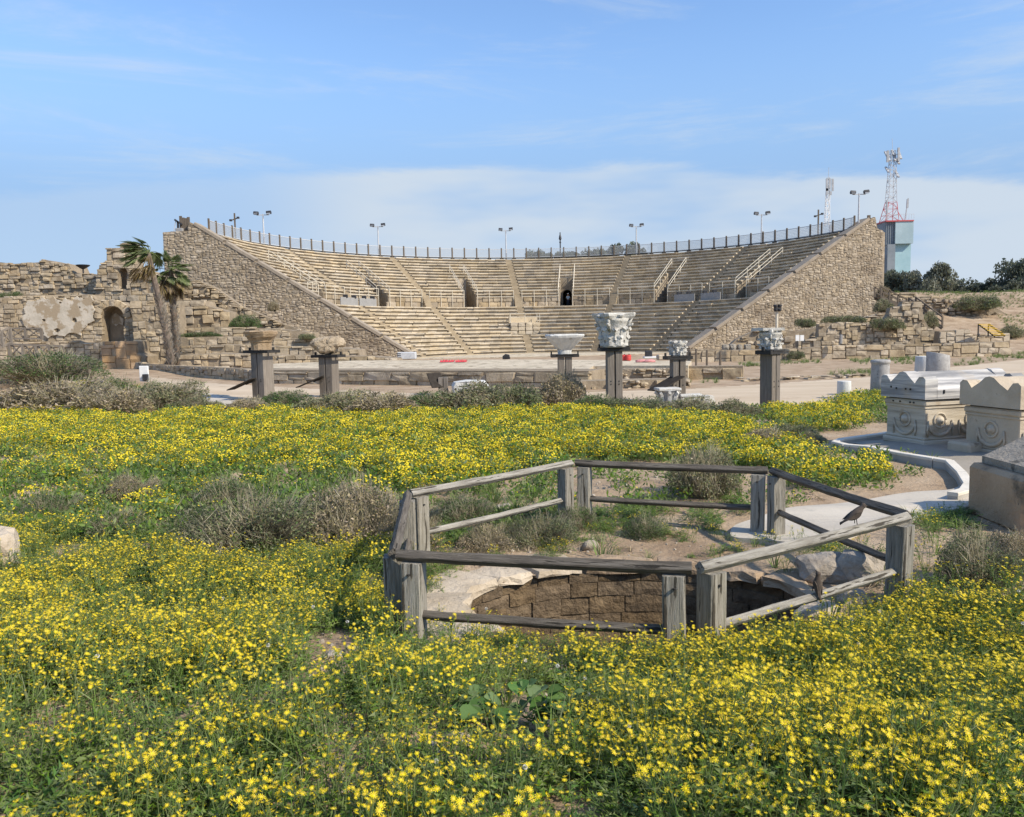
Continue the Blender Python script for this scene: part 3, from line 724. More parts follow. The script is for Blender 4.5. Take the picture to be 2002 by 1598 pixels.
for i, d in enumerate(DOORS):
    for s in (-1, 1):
        pts = []
        for j in range(4):
            r = R2 + .05 + (8 * ru) * j / 3; pts.append(TP(r, d + s * (DW + .18) / r, ZW + .05 + (8 * hu) * j / 3 ))
        rail_run(pts, 1.05, 'stair_handrail', 'sloping cream handrail on the %s of the %s doorway' % ('left' if s < 0 else 'right', dn[i]))
w = 1.75
pts = [TP(rt1 - .6, -w / rt1, zt0 + 1.47), TP(rt0 + .6, -w / rt0, zt0 + 1.47), TP(rt0 + .6, 0, zt0 + 1.47), TP(rt0 + .6, w / rt0, zt0 + 1.47), TP(rt1 - .6, w / rt1, zt0 + 1.47)]
rail_run(pts, 1.1, 'tribune_handrail', 'cream handrail round the small tribune in the lower middle seats')
# ------------------------------------------------------------------ ruins left of the theatre
def ruin(name, label, D, px, group=None, holes=(), thick=1.2, cat='ruined wall', **kw):
    P = [(atD(a, b, D).x, atD(a, b, D).z) for a, b in px]
    Hs = [[(atD(a, b, D).x, atD(a, b, D).z) for a, b in h] for h in holes]
    cx_ = sum(p[0] for p in P) / len(P)
    t = thing(name, label, cat, (cx_, D, float(H(cx_, D))), 0, group)
    stone_wall(t, (0, D, 0), (1, 0), P, thick, holes=Hs, **kw)
    return t
GR = 'ruined walls left of the theatre'
ruin('ruined_wall', 'rough upper ruin wall with a ragged top at the far left against the sky', 70,
     [(-60, 520), (0, 513), (28, 516), (76, 513), (82, 507), (110, 514), (134, 516), (142, 534), (185, 536), (200, 545), (205, 592), (-60, 592)], GR, thick=3, ch=(.24, .42), lw=(.4, 1.0), seed=21, cap=120, out=(-.05, .25), ragged=.4, gap=.05)
ruin('ruined_wall', 'tallest broken ruin stub with a small arched opening just left of the palms', 68,
     [(183, 600), (190, 530), (199, 514), (208, 511), (208, 486), (234, 485), (238, 475), (256, 475), (262, 500), (266, 533), (300, 531), (332, 545), (338, 604)], GR,
     holes=[[(232, 565), (232, 531), (236, 525), (241, 523), (246, 526), (249, 532), (250, 565)]], thick=1.6, ch=(.34, .55), lw=(.45, 1.1), seed=22, cap=120, out=(-.05, .22), ragged=.3, gap=.05)
PW = ruin('ruined_wall', 'plastered ruin wall with peeling white plaster and an arched niche', 64,
     [(-60, 588), (50, 577), (180, 577), (186, 586), (232, 590), (254, 602), (262, 622), (264, 675), (-60, 675)], GR,
     holes=[[(200, 668), (199, 622), (203, 610), (211, 602), (221, 599), (231, 602), (239, 610), (243, 622), (243, 668)]], thick=1.6, ch=(.3, .48), lw=(.4, .9), seed=23, cap=160, out=(-.03, .08), gap=.05)
# plaster skin, ragged
D = 63.86
pl = [(48, 600), (52, 592), (56, 588), (70, 590), (83, 582), (92, 586), (104, 579), (110, 585), (122, 590), (126, 583), (140, 588), (150, 580), (162, 584), (176, 580), (182, 588), (178, 597), (186, 606), (182, 618), (184, 628), (172, 634), (166, 642), (160, 646), (158, 655), (140, 650), (128, 658), (110, 655), (96, 660), (86, 655), (84, 644), (66, 640), (52, 641), (48, 634), (42, 622), (50, 614), (46, 606)]
P = [(atD(a, b, D).x, atD(a, b, D).z) for a, b in pl]
pl2 = []
for i_ in range(len(pl)):
    a_, b_ = pl[i_], pl[(i_ + 1) % len(pl)]
    for f_ in (0, .33, .66): pl2.append((a_[0] + (b_[0] - a_[0]) * f_ + rnd.uniform(-1.6, 1.6), a_[1] + (b_[1] - a_[1]) * f_ + rnd.uniform(-1.6, 1.6)))
P = [(atD(a, b, D).x, atD(a, b, D).z) for a, b in pl2]
hol = []
for hx_, hy_, hr in ((118, 592, 3), (146, 626, 7), (86, 626, 4), (156, 601, 2.5), (112, 646, 6)):
    hol.append([(atD(hx_ + hr * cos(k) * rnd.uniform(.6, 1.3), hy_ + hr * .7 * sin(k) * rnd.uniform(.6, 1.3), D).x, atD(hx_, hy_ + hr * .7 * sin(k), D).z) for k in [2 * pi * j / 7 for j in range(7)]])
MB().prism([P] + hol, lambda u, v, k: (u, D + (-.03 if k == 0 else .1), v)).build('plaster_skin', M['plaster'], PW)
# niche lining and arch ring
mb = MB(); nb = [(199, 668), (199, 622), (203, 610), (211, 602), (221, 599), (231, 602), (239, 610), (243, 622), (243, 668)]
q0 = [tuple(atD(a, b, 64.06)) for a, b in nb]; q1 = [(x + .05, 65.3, z) for x, y, z in q0]
mb.add(q0 + q1, [(i, i + 1, len(nb) + i + 1, len(nb) + i) for i in range(len(nb) - 1)] + [tuple(range(len(nb), 2 * len(nb)))]); mb.build('niche_lining', M['mortar'], PW)
MB().prism([[(atD(a, b, 65.2).x, atD(a, b, 65.2).z) for a, b in [(218, 618), (226, 612), (234, 618), (241, 624), (240, 636), (232, 633), (226, 638), (219, 632)]]], lambda u, v, k: (u, 65.24 + .05 * k, v)).build('plaster_patch', M['plaster'], PW)
for k in range(9):
    a = pi * (k + .5) / 9; c = atD(221, 622, 63.9); r_ = .041 * 29
    mobj('arch_stone', rnd.choice(get_us('A', 'ashlar')), PW, (c.x - cos(a) * r_, 63.98 + rnd.uniform(-.04, .04), c.z + sin(a) * r_), (0, a - pi / 2 if True else 0, 0), (.40, .4, .52))
RBW = ruin('ruined_wall', 'low base course of long ashlar blocks below the plastered ruin', 62,
     [(-60, 674), (30, 669), (150, 666), (160, 670), (202, 670), (202, 726), (-60, 730)], GR, thick=2, ch=(.38, .5), lw=(.7, 1.5), seed=24, cap=120, gap=.05)
ruin('ruined_pier', 'projecting pier of orange ashlar blocks below the arched niche', 60.6,
     [(200, 668), (266, 668), (266, 690), (284, 697), (284, 712), (292, 722), (200, 724)], GR, thick=2.2, ch=(.62, .78), lw=(.7, 1.15), seed=25, mk='ashlar_orange', cap=60, gap=.04)
ruin('ruined_wall', 'ashlar wall face of squared blocks directly behind the two palm trunks', 63.4,
     [(252, 592), (262, 588), (300, 590), (345, 596), (350, 650), (352, 712), (264, 712), (262, 640)], GR, thick=1.6, ch=(.42, .62), lw=(.5, 1.0), seed=26, cap=120, out=(-.05, .12), gap=.05, ragged=.2)
ruin('ruined_wall', 'jumbled rubble bank between the stepped terraces and the left theatre wall', 70,
     [(330, 560), (385, 548), (420, 562), (470, 598), (560, 636), (640, 660), (640, 690), (350, 690), (338, 620)], GR, thick=.7, ch=(.28, .5), lw=(.4, .9), seed=27, cap=160, out=(-.1, .35), ragged=.5, kind='R', gap=.06)
ruin('ruined_wall', 'heavy block stack with weeds on top, right of the palm trunks', 67,
     [(344, 700), (342, 590), (352, 586), (398, 588), (402, 598), (444, 610), (448, 645), (470, 648), (470, 700)], GR, thick=2.5, ch=(.5, .75), lw=(.7, 1.3), seed=28, cap=100, out=(-.1, .25), ragged=.25, gap=.06)
for k, (D_, y0, y1, x1, lab) in enumerate([(64.6, 641, 646, 606, 'topmost stepped terrace course of ruin blocks beneath the left theatre wall'), (61.8, 660, 664, 652, 'second stepped terrace course of ruin blocks from the top'),
                                  (59.2, 676, 680, 700, 'third stepped terrace course of ruin blocks, behind the brown capital'), (56.4, 694, 698, 775, 'lowest stepped terrace course of ruin blocks, reaching to the orchestra')]):
    ruin('terrace_wall', lab, D_, [(352, y0), (430, y0 - 2), (520, y0 + 1), (x1 - 40, y1), (x1, y1 + 4), (x1 + 12, 728), (352, 730)], 'stepped terraces left of the stage', thick=2.9, ch=(.36, .52), lw=(.45, 1.2), seed=31 + k, cap=110, out=(-.06, .14), gap=.05, ragged=.5, cat='terrace wall')

# line walls: footed on the ground along p0-p1
def line_wall(name, label, cat, p0, p1, z0, h, thick, ch, lw, group=None, top=None, **kw):
    p0 = Vector((p0[0], p0[1], 0)); p1 = Vector((p1[0], p1[1], 0)); e = p1 - p0; L_ = e.length
    t = thing(name, label, cat, tuple((p0 + p1) / 2 + Vector((0, 0, z0))), 0, group)
    poly = [(0, z0 - .15), (L_, z0 - .15), (L_, z0 + h), (0, z0 + h)]
    if top: poly = [(0, z0 - .15), (L_, z0 - .15)] + [(L_ * f, z0 + h * g) for f, g in reversed(top)]
    stone_wall(t, p0, e.normalized(), poly, thick, ch, lw, **kw)
    return t
line_wall('low_wall', 'low two course wall of squared blocks along the far side of the track', 'low wall', at(258, 728), at(505, 747), 0, .68, .55, (.36, .46), (.6, 1.0), seed=41, cap=200, depth=.42, top=[(0, .9), (.02, 1.15), (.1, 1.1), (.12, .95), (.9, .98), (1, .8)])
line_wall('stage_step', 'lower stone step of squared blocks in front of the pale stage', 'stone step', at(500, 750), at(1150, 758), 0, .36, 2.6, (.4, .5), (.55, 1.1), 'stone steps in front of the stage', seed=42, cap=200, mk='ashlar')
line_wall('stage_step', 'upper stone step of long worn blocks edging the pale stage', 'stone step', at(500, 737, .35), at(1150, 742, .35), .34, .36, 2.0, (.36, .4), (.9, 1.8), 'stone steps in front of the stage', seed=43, cap=200)
line_wall('rubble_wall', 'low broken rubble wall behind the tall marble capital', 'rubble wall', at(1150, 744, .15), at(1345, 742, .15), 0, .62, 1.2, (.16, .26), (.2, .45), 'broken rubble walls right of the stage', seed=44, cap=200, kind='R', ragged=.5, out=(-.15, .15))
line_wall('rubble_wall', 'lower strip of loose rubble along the track behind the tall marble capital', 'rubble wall', at(1130, 762), at(1350, 757), 0, .34, 1.0, (.14, .22), (.18, .4), 'broken rubble walls right of the stage', seed=45, cap=200, kind='R', ragged=.6, out=(-.2, .2))
line_wall('block_row', 'short row of big loose blocks right of the small marble capital', 'block row', at(1336, 742), at(1452, 742), 0, .62, .8, (.55, .62), (.8, 1.3), seed=46, cap=40, out=(-.15, .15))
line_wall('rubble_wall', 'almost buried rubble line crossing the sandy yard at the right', 'rubble wall', at(1450, 746), at(1700, 738), 0, .16, .7, (.12, .2), (.2, .6), 'broken rubble walls right of the stage', seed=47, cap=120, kind='R', ragged=.6, out=(-.3, .3), core=False)
# the stage slab
P = [tuple(at(a, b, .7)[:2]) for a, b in [(495, 720.5), (830, 721), (1150, 722), (1160, 715.5), (1345, 715), (1352, 706), (1050, 703), (700, 705), (520, 712)]]
mb = MB(); n_ = len(P)
mb.prism([P], lambda u, v, k: (u, v, .70 - k * .75)); struct(mb.build('stage_floor', M['stage']))
# ------------------------------------------------------------------ ruins right of the theatre
GQ = 'ruined walls right of the theatre'
ruin('ruined_wall', 'long low front wall of pale ashlar at the foot of the right hand ruins', 59,
     [(1350, 684), (1440, 685), (1562, 681), (1640, 677), (1850, 673), (1975, 668), (1975, 696), (1850, 708), (1350, 712)], GQ, thick=1.2, ch=(.42, .6), lw=(.5, 1.4), seed=51, cap=220, gap=.05, ragged=.3)
ruin('ruined_wall', 'stepped pyramid of orange blocks below the wooden stairs at the right', 63.5,
     [(1560, 690), (1560, 668), (1600, 660), (1602, 634), (1655, 630), (1722, 634), (1738, 616), (1742, 602), (1762, 600), (1766, 590), (1802, 590), (1806, 622), (1816, 640), (1850, 656), (1850, 690)], GQ, thick=.7, ch=(.34, .5), lw=(.4, .9), seed=52, cap=260, mk='ashlar', out=(-.06, .14), gap=.05, ragged=.3)
ruin('ruined_wall', 'pale ashlar wall below the yellow slatted frame at the far right', 62,
     [(1832, 690), (1838, 648), (1895, 644), (1900, 655), (1975, 653), (1976, 690)], GQ, thick=.8, ch=(.38, .5), lw=(.5, 1.0), seed=53, cap=120, mk='limestone', gap=.05, ragged=.3)
ruin('ruined_wall', 'rough footing of broken stones under the right theatre wall', 72,
     [(1400, 700), (1440, 664), (1490, 640), (1560, 648), (1640, 632), (1730, 612), (1740, 690)], GQ, thick=.8, ch=(.35, .6), lw=(.5, 1.1), seed=54, cap=180, kind='R', out=(-.15, .3), ragged=.5, gap=.06)
ruin('rubble_mound', 'brown rubble mound with a flat grassy top at the far right', 84,
     [(1786, 650), (1790, 588), (1800, 584), (1925, 585), (1944, 600), (1968, 614), (1966, 642), (1900, 655)], GQ, thick=9, ch=(.3, .5), lw=(.4, .9), seed=55, cap=160, kind='R', mk='rubble', out=(-.2, .5), ragged=.6, gap=.1, cat='rubble mound')
ruin('ruined_wall', 'thin ledge of flat stones above the wooden stairs', 90,
     [(1722, 590), (1724, 574), (1790, 572), (1792, 580), (1838, 578), (1840, 590)], GQ, thick=2, ch=(.4, .5), lw=(.8, 2.0), seed=56, cap=40, gap=.05)

# ------------------------------------------------------------------ wooden stairs and small structures at the right
def flight(name, label, a, b, width, n):
    a = Vector(a); b = Vector(b); t = thing(name, label, 'staircase', tuple(b), 0, 'dark wooden stairs by the right ruins')
    nv = Vector((0, 1, 0)) * width
    for s in (0, 1):
        MB().bar(a + nv * s, b + nv * s, .1, .28).build('stringer', M['fencewood'], t)
        MB().bar(a + nv * s + Vector((0, 0, 1.0)), b + nv * s + Vector((0, 0, 1.0)), .12, .12).build('handrail', M['fencewood'], t)
        MB().bar(a + nv * s + Vector((0, 0, .55)), b + nv * s + Vector((0, 0, .55)), .08, .1).build('mid_rail', M['fencewood'], t)
        for k in range(4):
            q_ = a + (b - a) * k / 3 + nv * s; MB().bar(q_, q_ + Vector((0, 0, 1.05)), .12, .12).build('newel_post', M['fencewood'], t)
    for k in range(n):
        q_ = a + (b - a) * (k + .5) / n; MB().box(q_ + nv * .5 + Vector((0, 0, .12)), (.3, width, .06)).build('tread', M['fencewood'], t)
flight('wooden_staircase', 'upper flight of dark wooden stairs against the right theatre wall', atD(1722, 582, 76), atD(1772, 606, 76), 1.3, 10)
flight('wooden_staircase', 'lower flight of dark wooden stairs descending over the orange ruin blocks', atD(1790, 603, 74), atD(1842, 642, 72), 1.3, 13)
t = thing('wooden_landing', 'dark wooden landing between the two stair flights', 'landing', atD(1781, 606, 75))
c = atD(1781, 606, 75.4); MB().box(c, (1.1, 1.8, .15)).build('deck', M['fencewood'], t)
for dx in (-.5, .5): MB().box(c + Vector((dx, 0, -.9)), (.15, .15, 1.8)).build('leg', M['fencewood'], t)
t = thing('slatted_frame', 'low sloping frame with bright yellow slats on top at the far right', 'slatted frame', atD(1930, 658, 61))
a = atD(1913, 633, 61); b = atD(1945, 657, 61)
wv = Vector((1.05, .35, 0.0))
for k in range(8):
    q_ = a + (b - a) * (k + .5) / 8 ; MB().bar(q_ - wv * .1, q_ + wv, .12, .04).build('slat', M['yellowpaint'], t)
for s in (0, .9):
    MB().bar(a + wv * s + Vector((0, 0, -.05)), b + wv * s + Vector((0, 0, -.05)), .08, .1).build('side_bar', M['iron'], t)
    MB().bar(a + wv * s + Vector((0, 0, -.05)), Vector((a.x, a.y, b.z - .05)) + wv * s, .07).build('leg', M['iron'], t)
    MB().bar(Vector((a.x, a.y, b.z)) + wv * s, b + wv * s, .07).build('base_bar', M['iron'], t)

# ------------------------------------------------------------------ light poles along the rim
ths = np.linspace(E0, E1, 800); rim = np.array([TP(RF + .5, t_, Z3) for t_ in ths]); rpx, rpy = topix(rim)
def rim_at(px): i = int(np.argmin(np.abs(rpx - px))); return Vector(rim[i]), ths[i]
def flood(name, label, px, ytop, style):
    p, t_ = rim_at(px); hgt = (rpy[int(np.argmin(np.abs(rpx - px)))] - ytop) * p.y / FPX
    t = thing(name, label, 'light pole', tuple(p), 0, 'light poles along the rim of the theatre')
    if style == 'wood':
        MB().bar(p, p + Vector((.0, 0, hgt)), .14, .14).build('pole', M['fencewood'], t)
        MB().bar(p + Vector((-.4, 0, hgt - .75)), p + Vector((.4, 0, hgt - .5)), .1, .1).build('cross_arm', M['fencewood'], t)
        for s in (-1, 1): MB().box(p + Vector((s * .4, -.1, hgt - .63 + s * .13)), (.25, .22, .2)).build('lamp_head', M['dark'], t)
        return
    if style == 'spike':
        MB().tube([p, p + Vector((0, 0, hgt))], [.1, .07], 8).build('pole', M['dark'], t)
        MB().lathe([(.02, hgt - .1), (.16, hgt - .6), (.2, hgt - .9), (.1, hgt - 1.1)], 8, p).build('lantern', M['dark'], t)
        MB().lathe([(.13, hgt - 1.5), (.13, hgt - 1.3)], 8, p).build('collar', M['dark'], t)
        return
    MB().tube([p, p + Vector((0, 0, hgt))], [.11, .07], 8).build('pole', M['steel'], t)
    MB().bar(p + Vector((-.7, 0, hgt - .1)), p + Vector((.7, 0, hgt - .1)), .08).build('cross_arm', M['steel'], t)
    for s in (-1, 1):
        c = p + Vector((s * .72, -.15, hgt + .12))
        h = MB(); h.bar(c + Vector((-.27, 0, 0)), c + Vector((.27, 0, s * .05)), .34, .3, .5, .04); hd = h.build('lamp_head', M['dark'], t)
        g = MB(); g.box(c + Vector((0, -.17, -.08)), (.42, .03, .18)); g.build('lamp_glass', M['lens'], hd)
for a_ in [('light_pole', 'wooden pole with a crossed lamp arm near the left end of the rim fence', 461, 419, 'wood'), ('light_pole', 'twin floodlight pole second from the left end of the rim', 517, 421, 'flood'),
           ('light_pole', 'twin floodlight pole above the second seat block from left', 740, 444, 'flood'), ('light_pole', 'twin floodlight pole with square lamps above the middle stair', 989, 452, 'flood'),
           ('light_pole', 'single dark spike lantern pole on the rim right of the middle stair', 1096, 456, 'spike'), ('light_pole', 'twin floodlight pole beside the round tree behind the rim', 1245, 444, 'flood'),
           ('light_pole', 'twin floodlight pole above the right seat blocks', 1488, 421, 'flood'), ('light_pole', 'short dark wooden lamp pole left of the thin antenna mast', 1600, 412, 'wood'),
           ('light_pole', 'tallest twin floodlight pole at the right end of the rim fence', 1697, 381, 'flood')]: flood(*a_)
t = thing('rim_gate', 'solid timber screen at the left end of the rim fence', 'timber screen', atD(365, 460, 80.4))
for k, x_ in enumerate((355, 360, 365, 370)):
    p = atD(x_, 460, 80.2); MB().bar(p, p + Vector((0, 0, (36, 33, 32, 34)[k] * .0512)), .26, .1).build('plank', M['fencewood'], t)
t = thing('winch_crane', 'small dark jib arm beside the timber screen at the left end of the rim', 'jib arm', atD(349, 459, 80))
p = atD(349, 459, 80); MB().bar(p, p + Vector((0, 0, 1.3)), .16).build('post', M['dark'], t); MB().bar(p + Vector((-.3, 0, 1.45)), p + Vector((.4, 0, .95)), .16).build('jib', M['dark'], t); MB().bar(p + Vector((-.2, 0, 1.3)), p + Vector((-.5, 0, .05)), .06).build('stay', M['steel'], t)
MB().box(p + Vector((.15, 0, .3)), (.7, .5, .6), 0, .05).build('winch_box', M['greybox'], t)
# end post of the fence
p = atD(1698, 456, 88.4); tag(MB().bar(p, p + Vector((0, 0, 1.9)), .3, .2).build('end_post', M['fencewood']), 'thick brown timber post ending the rim fence on the right wall', 'post')
# small lamp at the far left ruin, spotlight pole on the yard
t = thing('floodlight', 'black dish floodlight on a short stalk above the far left ruin', 'floodlight', atD(163, 535, 70))
p = atD(163, 536, 70); MB().tube([p, p + Vector((0, 0, .5))], .06, 6).build('stalk', M['dark'], t); MB().lathe([(.12, .42), (.5, .66), (.58, .76), (.5, .78)], 12, p).build('lamp_head', M['dark'], t)
t = thing('light_pole', 'cream pole with a cluster of black spotlights before the right theatre wall', 'light pole', atD(1518, 690, 57))
p = atD(1518, 692, 57); hp = 92 * 57 / FPX; MB().tube([p, p + Vector((0, 0, hp))], .1, 8).build('pole', M['cream'], t)
for dx, dz in ((-.16, 0), (.16, 0), (-.13, -.25), (.14, -.26)):
    MB().lathe([(.09, -.12), (.15, .0), (.15, .12)], 8, p + Vector((dx, -.12, hp + dz))).build('spotlight', M['dark'], t)

# ------------------------------------------------------------------ equipment and clutter
for k, (x0, x1, y0, lab) in enumerate([(666, 700, 606, 'left one of two grey equipment screens on the aisle at left'), (703, 736, 607, 'right one of two grey equipment screens on the aisle at left'), (1318, 1358, 594, 'left one of two grey equipment screens on the aisle at right'), (1370, 1409, 592, 'right one of two grey equipment screens on the aisle at right')]):
    d0 = np.linspace(E0, E1, 900); rr = np.array([TP(R1 + .1, t_, Z1) for t_ in d0]); ax, _ = topix(rr)
    p0 = Vector(rr[np.argmin(abs(ax - x0))]); p1 = Vector(rr[np.argmin(abs(ax - x1))])
    t = thing('equipment_screen', lab, 'screen', tuple((p0 + p1) / 2), 0, 'grey equipment screens on the theatre aisle')
    MB().bar(p0 + Vector((0, 0, .45)), p1 + Vector((0, 0, .45)), .08, .86).build('board', M['greybox'], t)
    for f in (.05, .5, .95): MB().bar(p0 + (p1 - p0) * f + Vector((0, .12, 0)), p0 + (p1 - p0) * f + Vector((0, .12, .85)), .06).build('leg', M['steel'], t)
    for f in (.25, .75):
        q_ = p0 + (p1 - p0) * f + Vector((.0, .35, 1.0)); MB().box(q_, (.5, .4, .36), 0, .04).build('spot_housing', M['dark'], t); MB().bar(q_ - Vector((0, 0, 1.0)), q_, .05).build('stand', M['dark'], t)
t = thing('generator_box', 'pale grey louvred machine box at the foot of the left theatre wall', 'machine box', atD(796, 704, 66))
p = atD(796, 701, 66); MB().box(p + Vector((0, 0, .22)), (1.5, .9, .6), 0, .06).build('housing', M['steel'], t)
for k in range(3): MB().box(p + Vector((-.62, -.46, .1 + .16 * k)), (.36, .03, .05)).build('louvre', M['dark'], t)
for k, (x, y, w, lab) in enumerate([(875, 708, 28, 'left red folded tarpaulin on the stage'), (902, 708, 22, 'right red folded tarpaulin on the stage')]):
    p = at(x, y, .72); mb = MB(); vs = []
    nx_ = 16; W = w * p.y / FPX
    for j in range(3):
        for i in range(nx_): vs.append((p.x + W * (i / (nx_ - 1) - .5), p.y + .5 * (j - 1), .71 + (.13 + .035 * sin(i * 2.1 + k) + rnd.uniform(-.02, .02) if j == 1 else 0.02)))
    fs = [(j*nx_+i, j*nx_+i+1, (j+1)*nx_+i+1, (j+1)*nx_+i) for j in range(2) for i in range(nx_ - 1)]
    tag(mb.add(vs, fs).build('red_tarpaulin', M['red']), lab, 'tarpaulin', 'red tarpaulins on the stage')
p = at(990, 702, .72); t = thing('stage_monitor', 'small black wedge speaker on the back edge of the stage', 'speaker', tuple(p)); MB().prism([[(-.25, 0), (.25, 0), (.2, .28), (-.05, .34), (-.25, .2)]], lambda u, v, k: (p.x + u, p.y + .4 * k, .7 + v)).build('cabinet', M['dark'], t); MB().box((p.x, p.y - .01, .82), (.3, .02, .12)).build('grille', M['iron'], t)
for k, (x, lab) in enumerate([(1219, 'left red plastic drum behind the tall marble capital'), (1228, 'right red plastic drum behind the tall marble capital')]):
    p = at(x, 705, .72); t = thing('red_drum', lab, 'drum', tuple(p), 0, 'red drums on the stage')
    MB().lathe([(.15, 0), (.17, .03), (.17, .16), (.18, .17), (.17, .19), (.17, .3), (.14, .33)], 12, (p.x, p.y, .71)).build('barrel', M['red'], t); MB().lathe([(.05, .32), (.05, .37)], 8, (p.x + .06, p.y, .71)).build('cap', M['dark'], t)
for k, (x, lab) in enumerate([(1254, 'left pink folded sheet on the right of the stage'), (1270, 'right pink folded sheet on the right of the stage')]):
    p = at(x, 708, .72); mb = MB(); mb.lathe([(.26, 0), (.28, .05), (.22, .11), (.1, .15)], 10, (p.x, p.y, .71), True, .15, 1.2, .8); tag(mb.build('folded_sheet', M['pink']), lab, 'folded sheet', 'pink sheets on the stage')
p = at(1268, 700, .72); t = thing('equipment_case', 'black equipment case with a white base at the right of the stage', 'case', tuple(p))
MB().box((p.x, p.y, .95), (.4, .4, .38), 0, .03).build('case_body', M['dark'], t); MB().box((p.x + .25, p.y, .75), (1.1, .6, .1), 0, .02).build('case_base', M['white'], t)
p = at(1300, 703, .72); tag(MB().box((p.x, p.y, .84), (.9, .5, .3), .1, .05).build('stone_block', M['limestone']), 'pale squared stone block on the right back edge of the stage', 'stone block')
for k, (x, y0, y1, lab) in enumerate([(1342, 683, 713, 'first thin dark post right of the small capital'), (1361, 682, 714, 'second thin dark post right of the small capital'), (1382, 685, 716, 'third thin dark post right of the small capital'), (1408, 688, 721, 'fourth thin dark post, rightmost in the sandy yard')]):
    p = at(x, y1 + 6, 0); h_ = (y1 + 6 - y0) * p.y / FPX; tag(MB().bar(p, p + Vector((0, 0, h_)), .11, .11, 0, .02).build('marker_post', M['fencewood']), lab, 'post', 'thin posts in the sandy yard')
for k, (x, lab) in enumerate([(1559, 'left white notice board on the right ruin wall'), (1568, 'right white notice board on the right ruin wall')]):
    p = atD(x, 667, 58.4); t = thing('notice_board', lab, 'notice board', tuple(p), 0, 'white notice boards on the right ruin')
    MB().box(p + Vector((0, 0, .22)), (.27, .04, .42)).build('sign_face', M['white'], t); MB().bar(p + Vector((.0, .05, -.6)), p + Vector((.0, .05, .3)), .05).build('stake', M['iron'], t)
p = atD(1644, 672, 58.4); tag(MB().bar(p, p + Vector((0, 0, .65)), .18, .18, 0, .03).build('bollard', M['greybox']), 'short grey bollard on the right ruin wall', 'bollard')
for k, (x, w) in enumerate([(1418, 12), (1432, 12), (1446, 10), (1461, 12)]):
    p = atD(x, 683, 61); r_ = w * .5 * p.y / FPX; mb = MB(); v, f = US_R[k]; mb.add([(p.x + a_ * r_ * 2, p.y + b_ * .6, p.z + c_ * .5 + .12) for a_, b_, c_ in v], f)
    tag(mb.build('dark_boulder', M['greylid'], smooth=False), '%s dark boulder in the row at the foot of the right theatre wall' % ('first', 'second', 'third', 'fourth')[k], 'boulder', 'dark boulders below the right wall')

# ------------------------------------------------------------------ water tower with lattice mast
D = 150.0; S = D / FPX
t = thing('water_tower', 'pale blue clad tower with a wider top and red white lattice antenna mast', 'tower', (atD(1752, 560, D).x, D, 0))
def tp(px, py): return atD(px, py, D)
c0 = tp(1753, 639)
zt_, zm_, = tp(1757, 432).z, tp(1757, 478).z
def tb(x0, x1, y0, y1, dep, dy, m, name):
    a = tp(x0, y0); b = tp(x1, y1); MB().box(((a.x + b.x) / 2, D + dy, (a.z + b.z) / 2), (b.x - a.x, dep, abs(a.z - b.z))).build(name, m, t)
tb(1739, 1776, 478, 700, 4.2, 2.2, M['tower_l'], 'shaft')
tb(1747, 1781, 434, 477, 5.6, 2.0, M['tower_u'], 'tank_front')
tb(1729, 1747.3, 434, 479, 5.2, 2.2, M['tower_s'], 'tank_side')
tb(1731, 1741, 479, 700, 1.2, -.3, M['tower_s'], 'stair_shaft')
tb(1719, 1731.5, 495, 700, 3.0, 2.4, M['tower_u'], 'annex')
tb(1728, 1782, 432.6, 434.0, 5.9, 2.0, M['redpaint'], 'roof_edge')
for k in range(5):
    p = tp(1731 + 3.6 * k, 436); q_ = tp(1731 + 3.6 * k, 478); MB().bar((p.x, D - .46, p.z), (q_.x, D - .46, q_.z), .09).build('cladding_rib', M['tower_s'], t)
def mast(base_px, top_px, ybase, ytop, w0, w1, cols, root, nseg):
    """square lattice in segments"""
    for k in range(nseg):
        f0, f1 = k / nseg, (k + 1) / nseg; mb = MB()
        x0, x1 = base_px + (top_px - base_px) * f0, base_px + (top_px - base_px) * f1; y0, y1 = ybase + (ytop - ybase) * f0, ybase + (ytop - ybase) * f1
        a, b = tp(x0, y0), tp(x1, y1); wa, wb = (w0 + (w1 - w0) * f0) / 2, (w0 + (w1 - w0) * f1) / 2
        A = [Vector((a.x + sx * wa, D + 2 + sy * wa, a.z)) for sx, sy in ((-1, -1), (1, -1), (1, 1), (-1, 1))]
        B = [Vector((b.x + sx * wb, D + 2 + sy * wb, b.z)) for sx, sy in ((-1, -1), (1, -1), (1, 1), (-1, 1))]
        for i in range(4):
            j = (i + 1) % 4
            mb.bar(A[i], B[i], .085); mb.bar(B[i], B[j], .045); (mb.bar(A[i], B[j], .05) if (i + k) % 2 else mb.bar(A[j], B[i], .05))
        mb.build('mast_section', M[cols(k)], root)
mast(1748, 1752, 431, 393, 2.5, 1.5, lambda k: 'redpaint', t, 3)
mast(1752, 1755, 393, 318, 1.5, .95, lambda k: 'steel', t, 7)
mast(1755, 1756, 318, 290, .95, .7, lambda k: 'antenna', t, 3)
for x0, y0, x1, y1 in ((1741, 292, 1741, 315), (1744, 290, 1745, 312), (1757, 287, 1757, 312), (1763, 286, 1763, 312), (1769, 288, 1768, 308), (1766, 304, 1764, 318), (1743, 322, 1743, 334), (1764, 329, 1763, 344)):
    p = tp(x0, y0); q_ = tp(x1, y1); MB().bar((p.x, D + 1 + rnd.uniform(0, 2), p.z), (q_.x, D + 1.2, q_.z), .38, .22).build('antenna_panel', M['antenna'], t)
    MB().bar((tp(1755, (y0 + y1) / 2).x, D + 2, (p.z + q_.z) / 2), (p.x, D + 1.4, (p.z + q_.z) / 2), .08).build('antenna_arm', M['steel'], t)
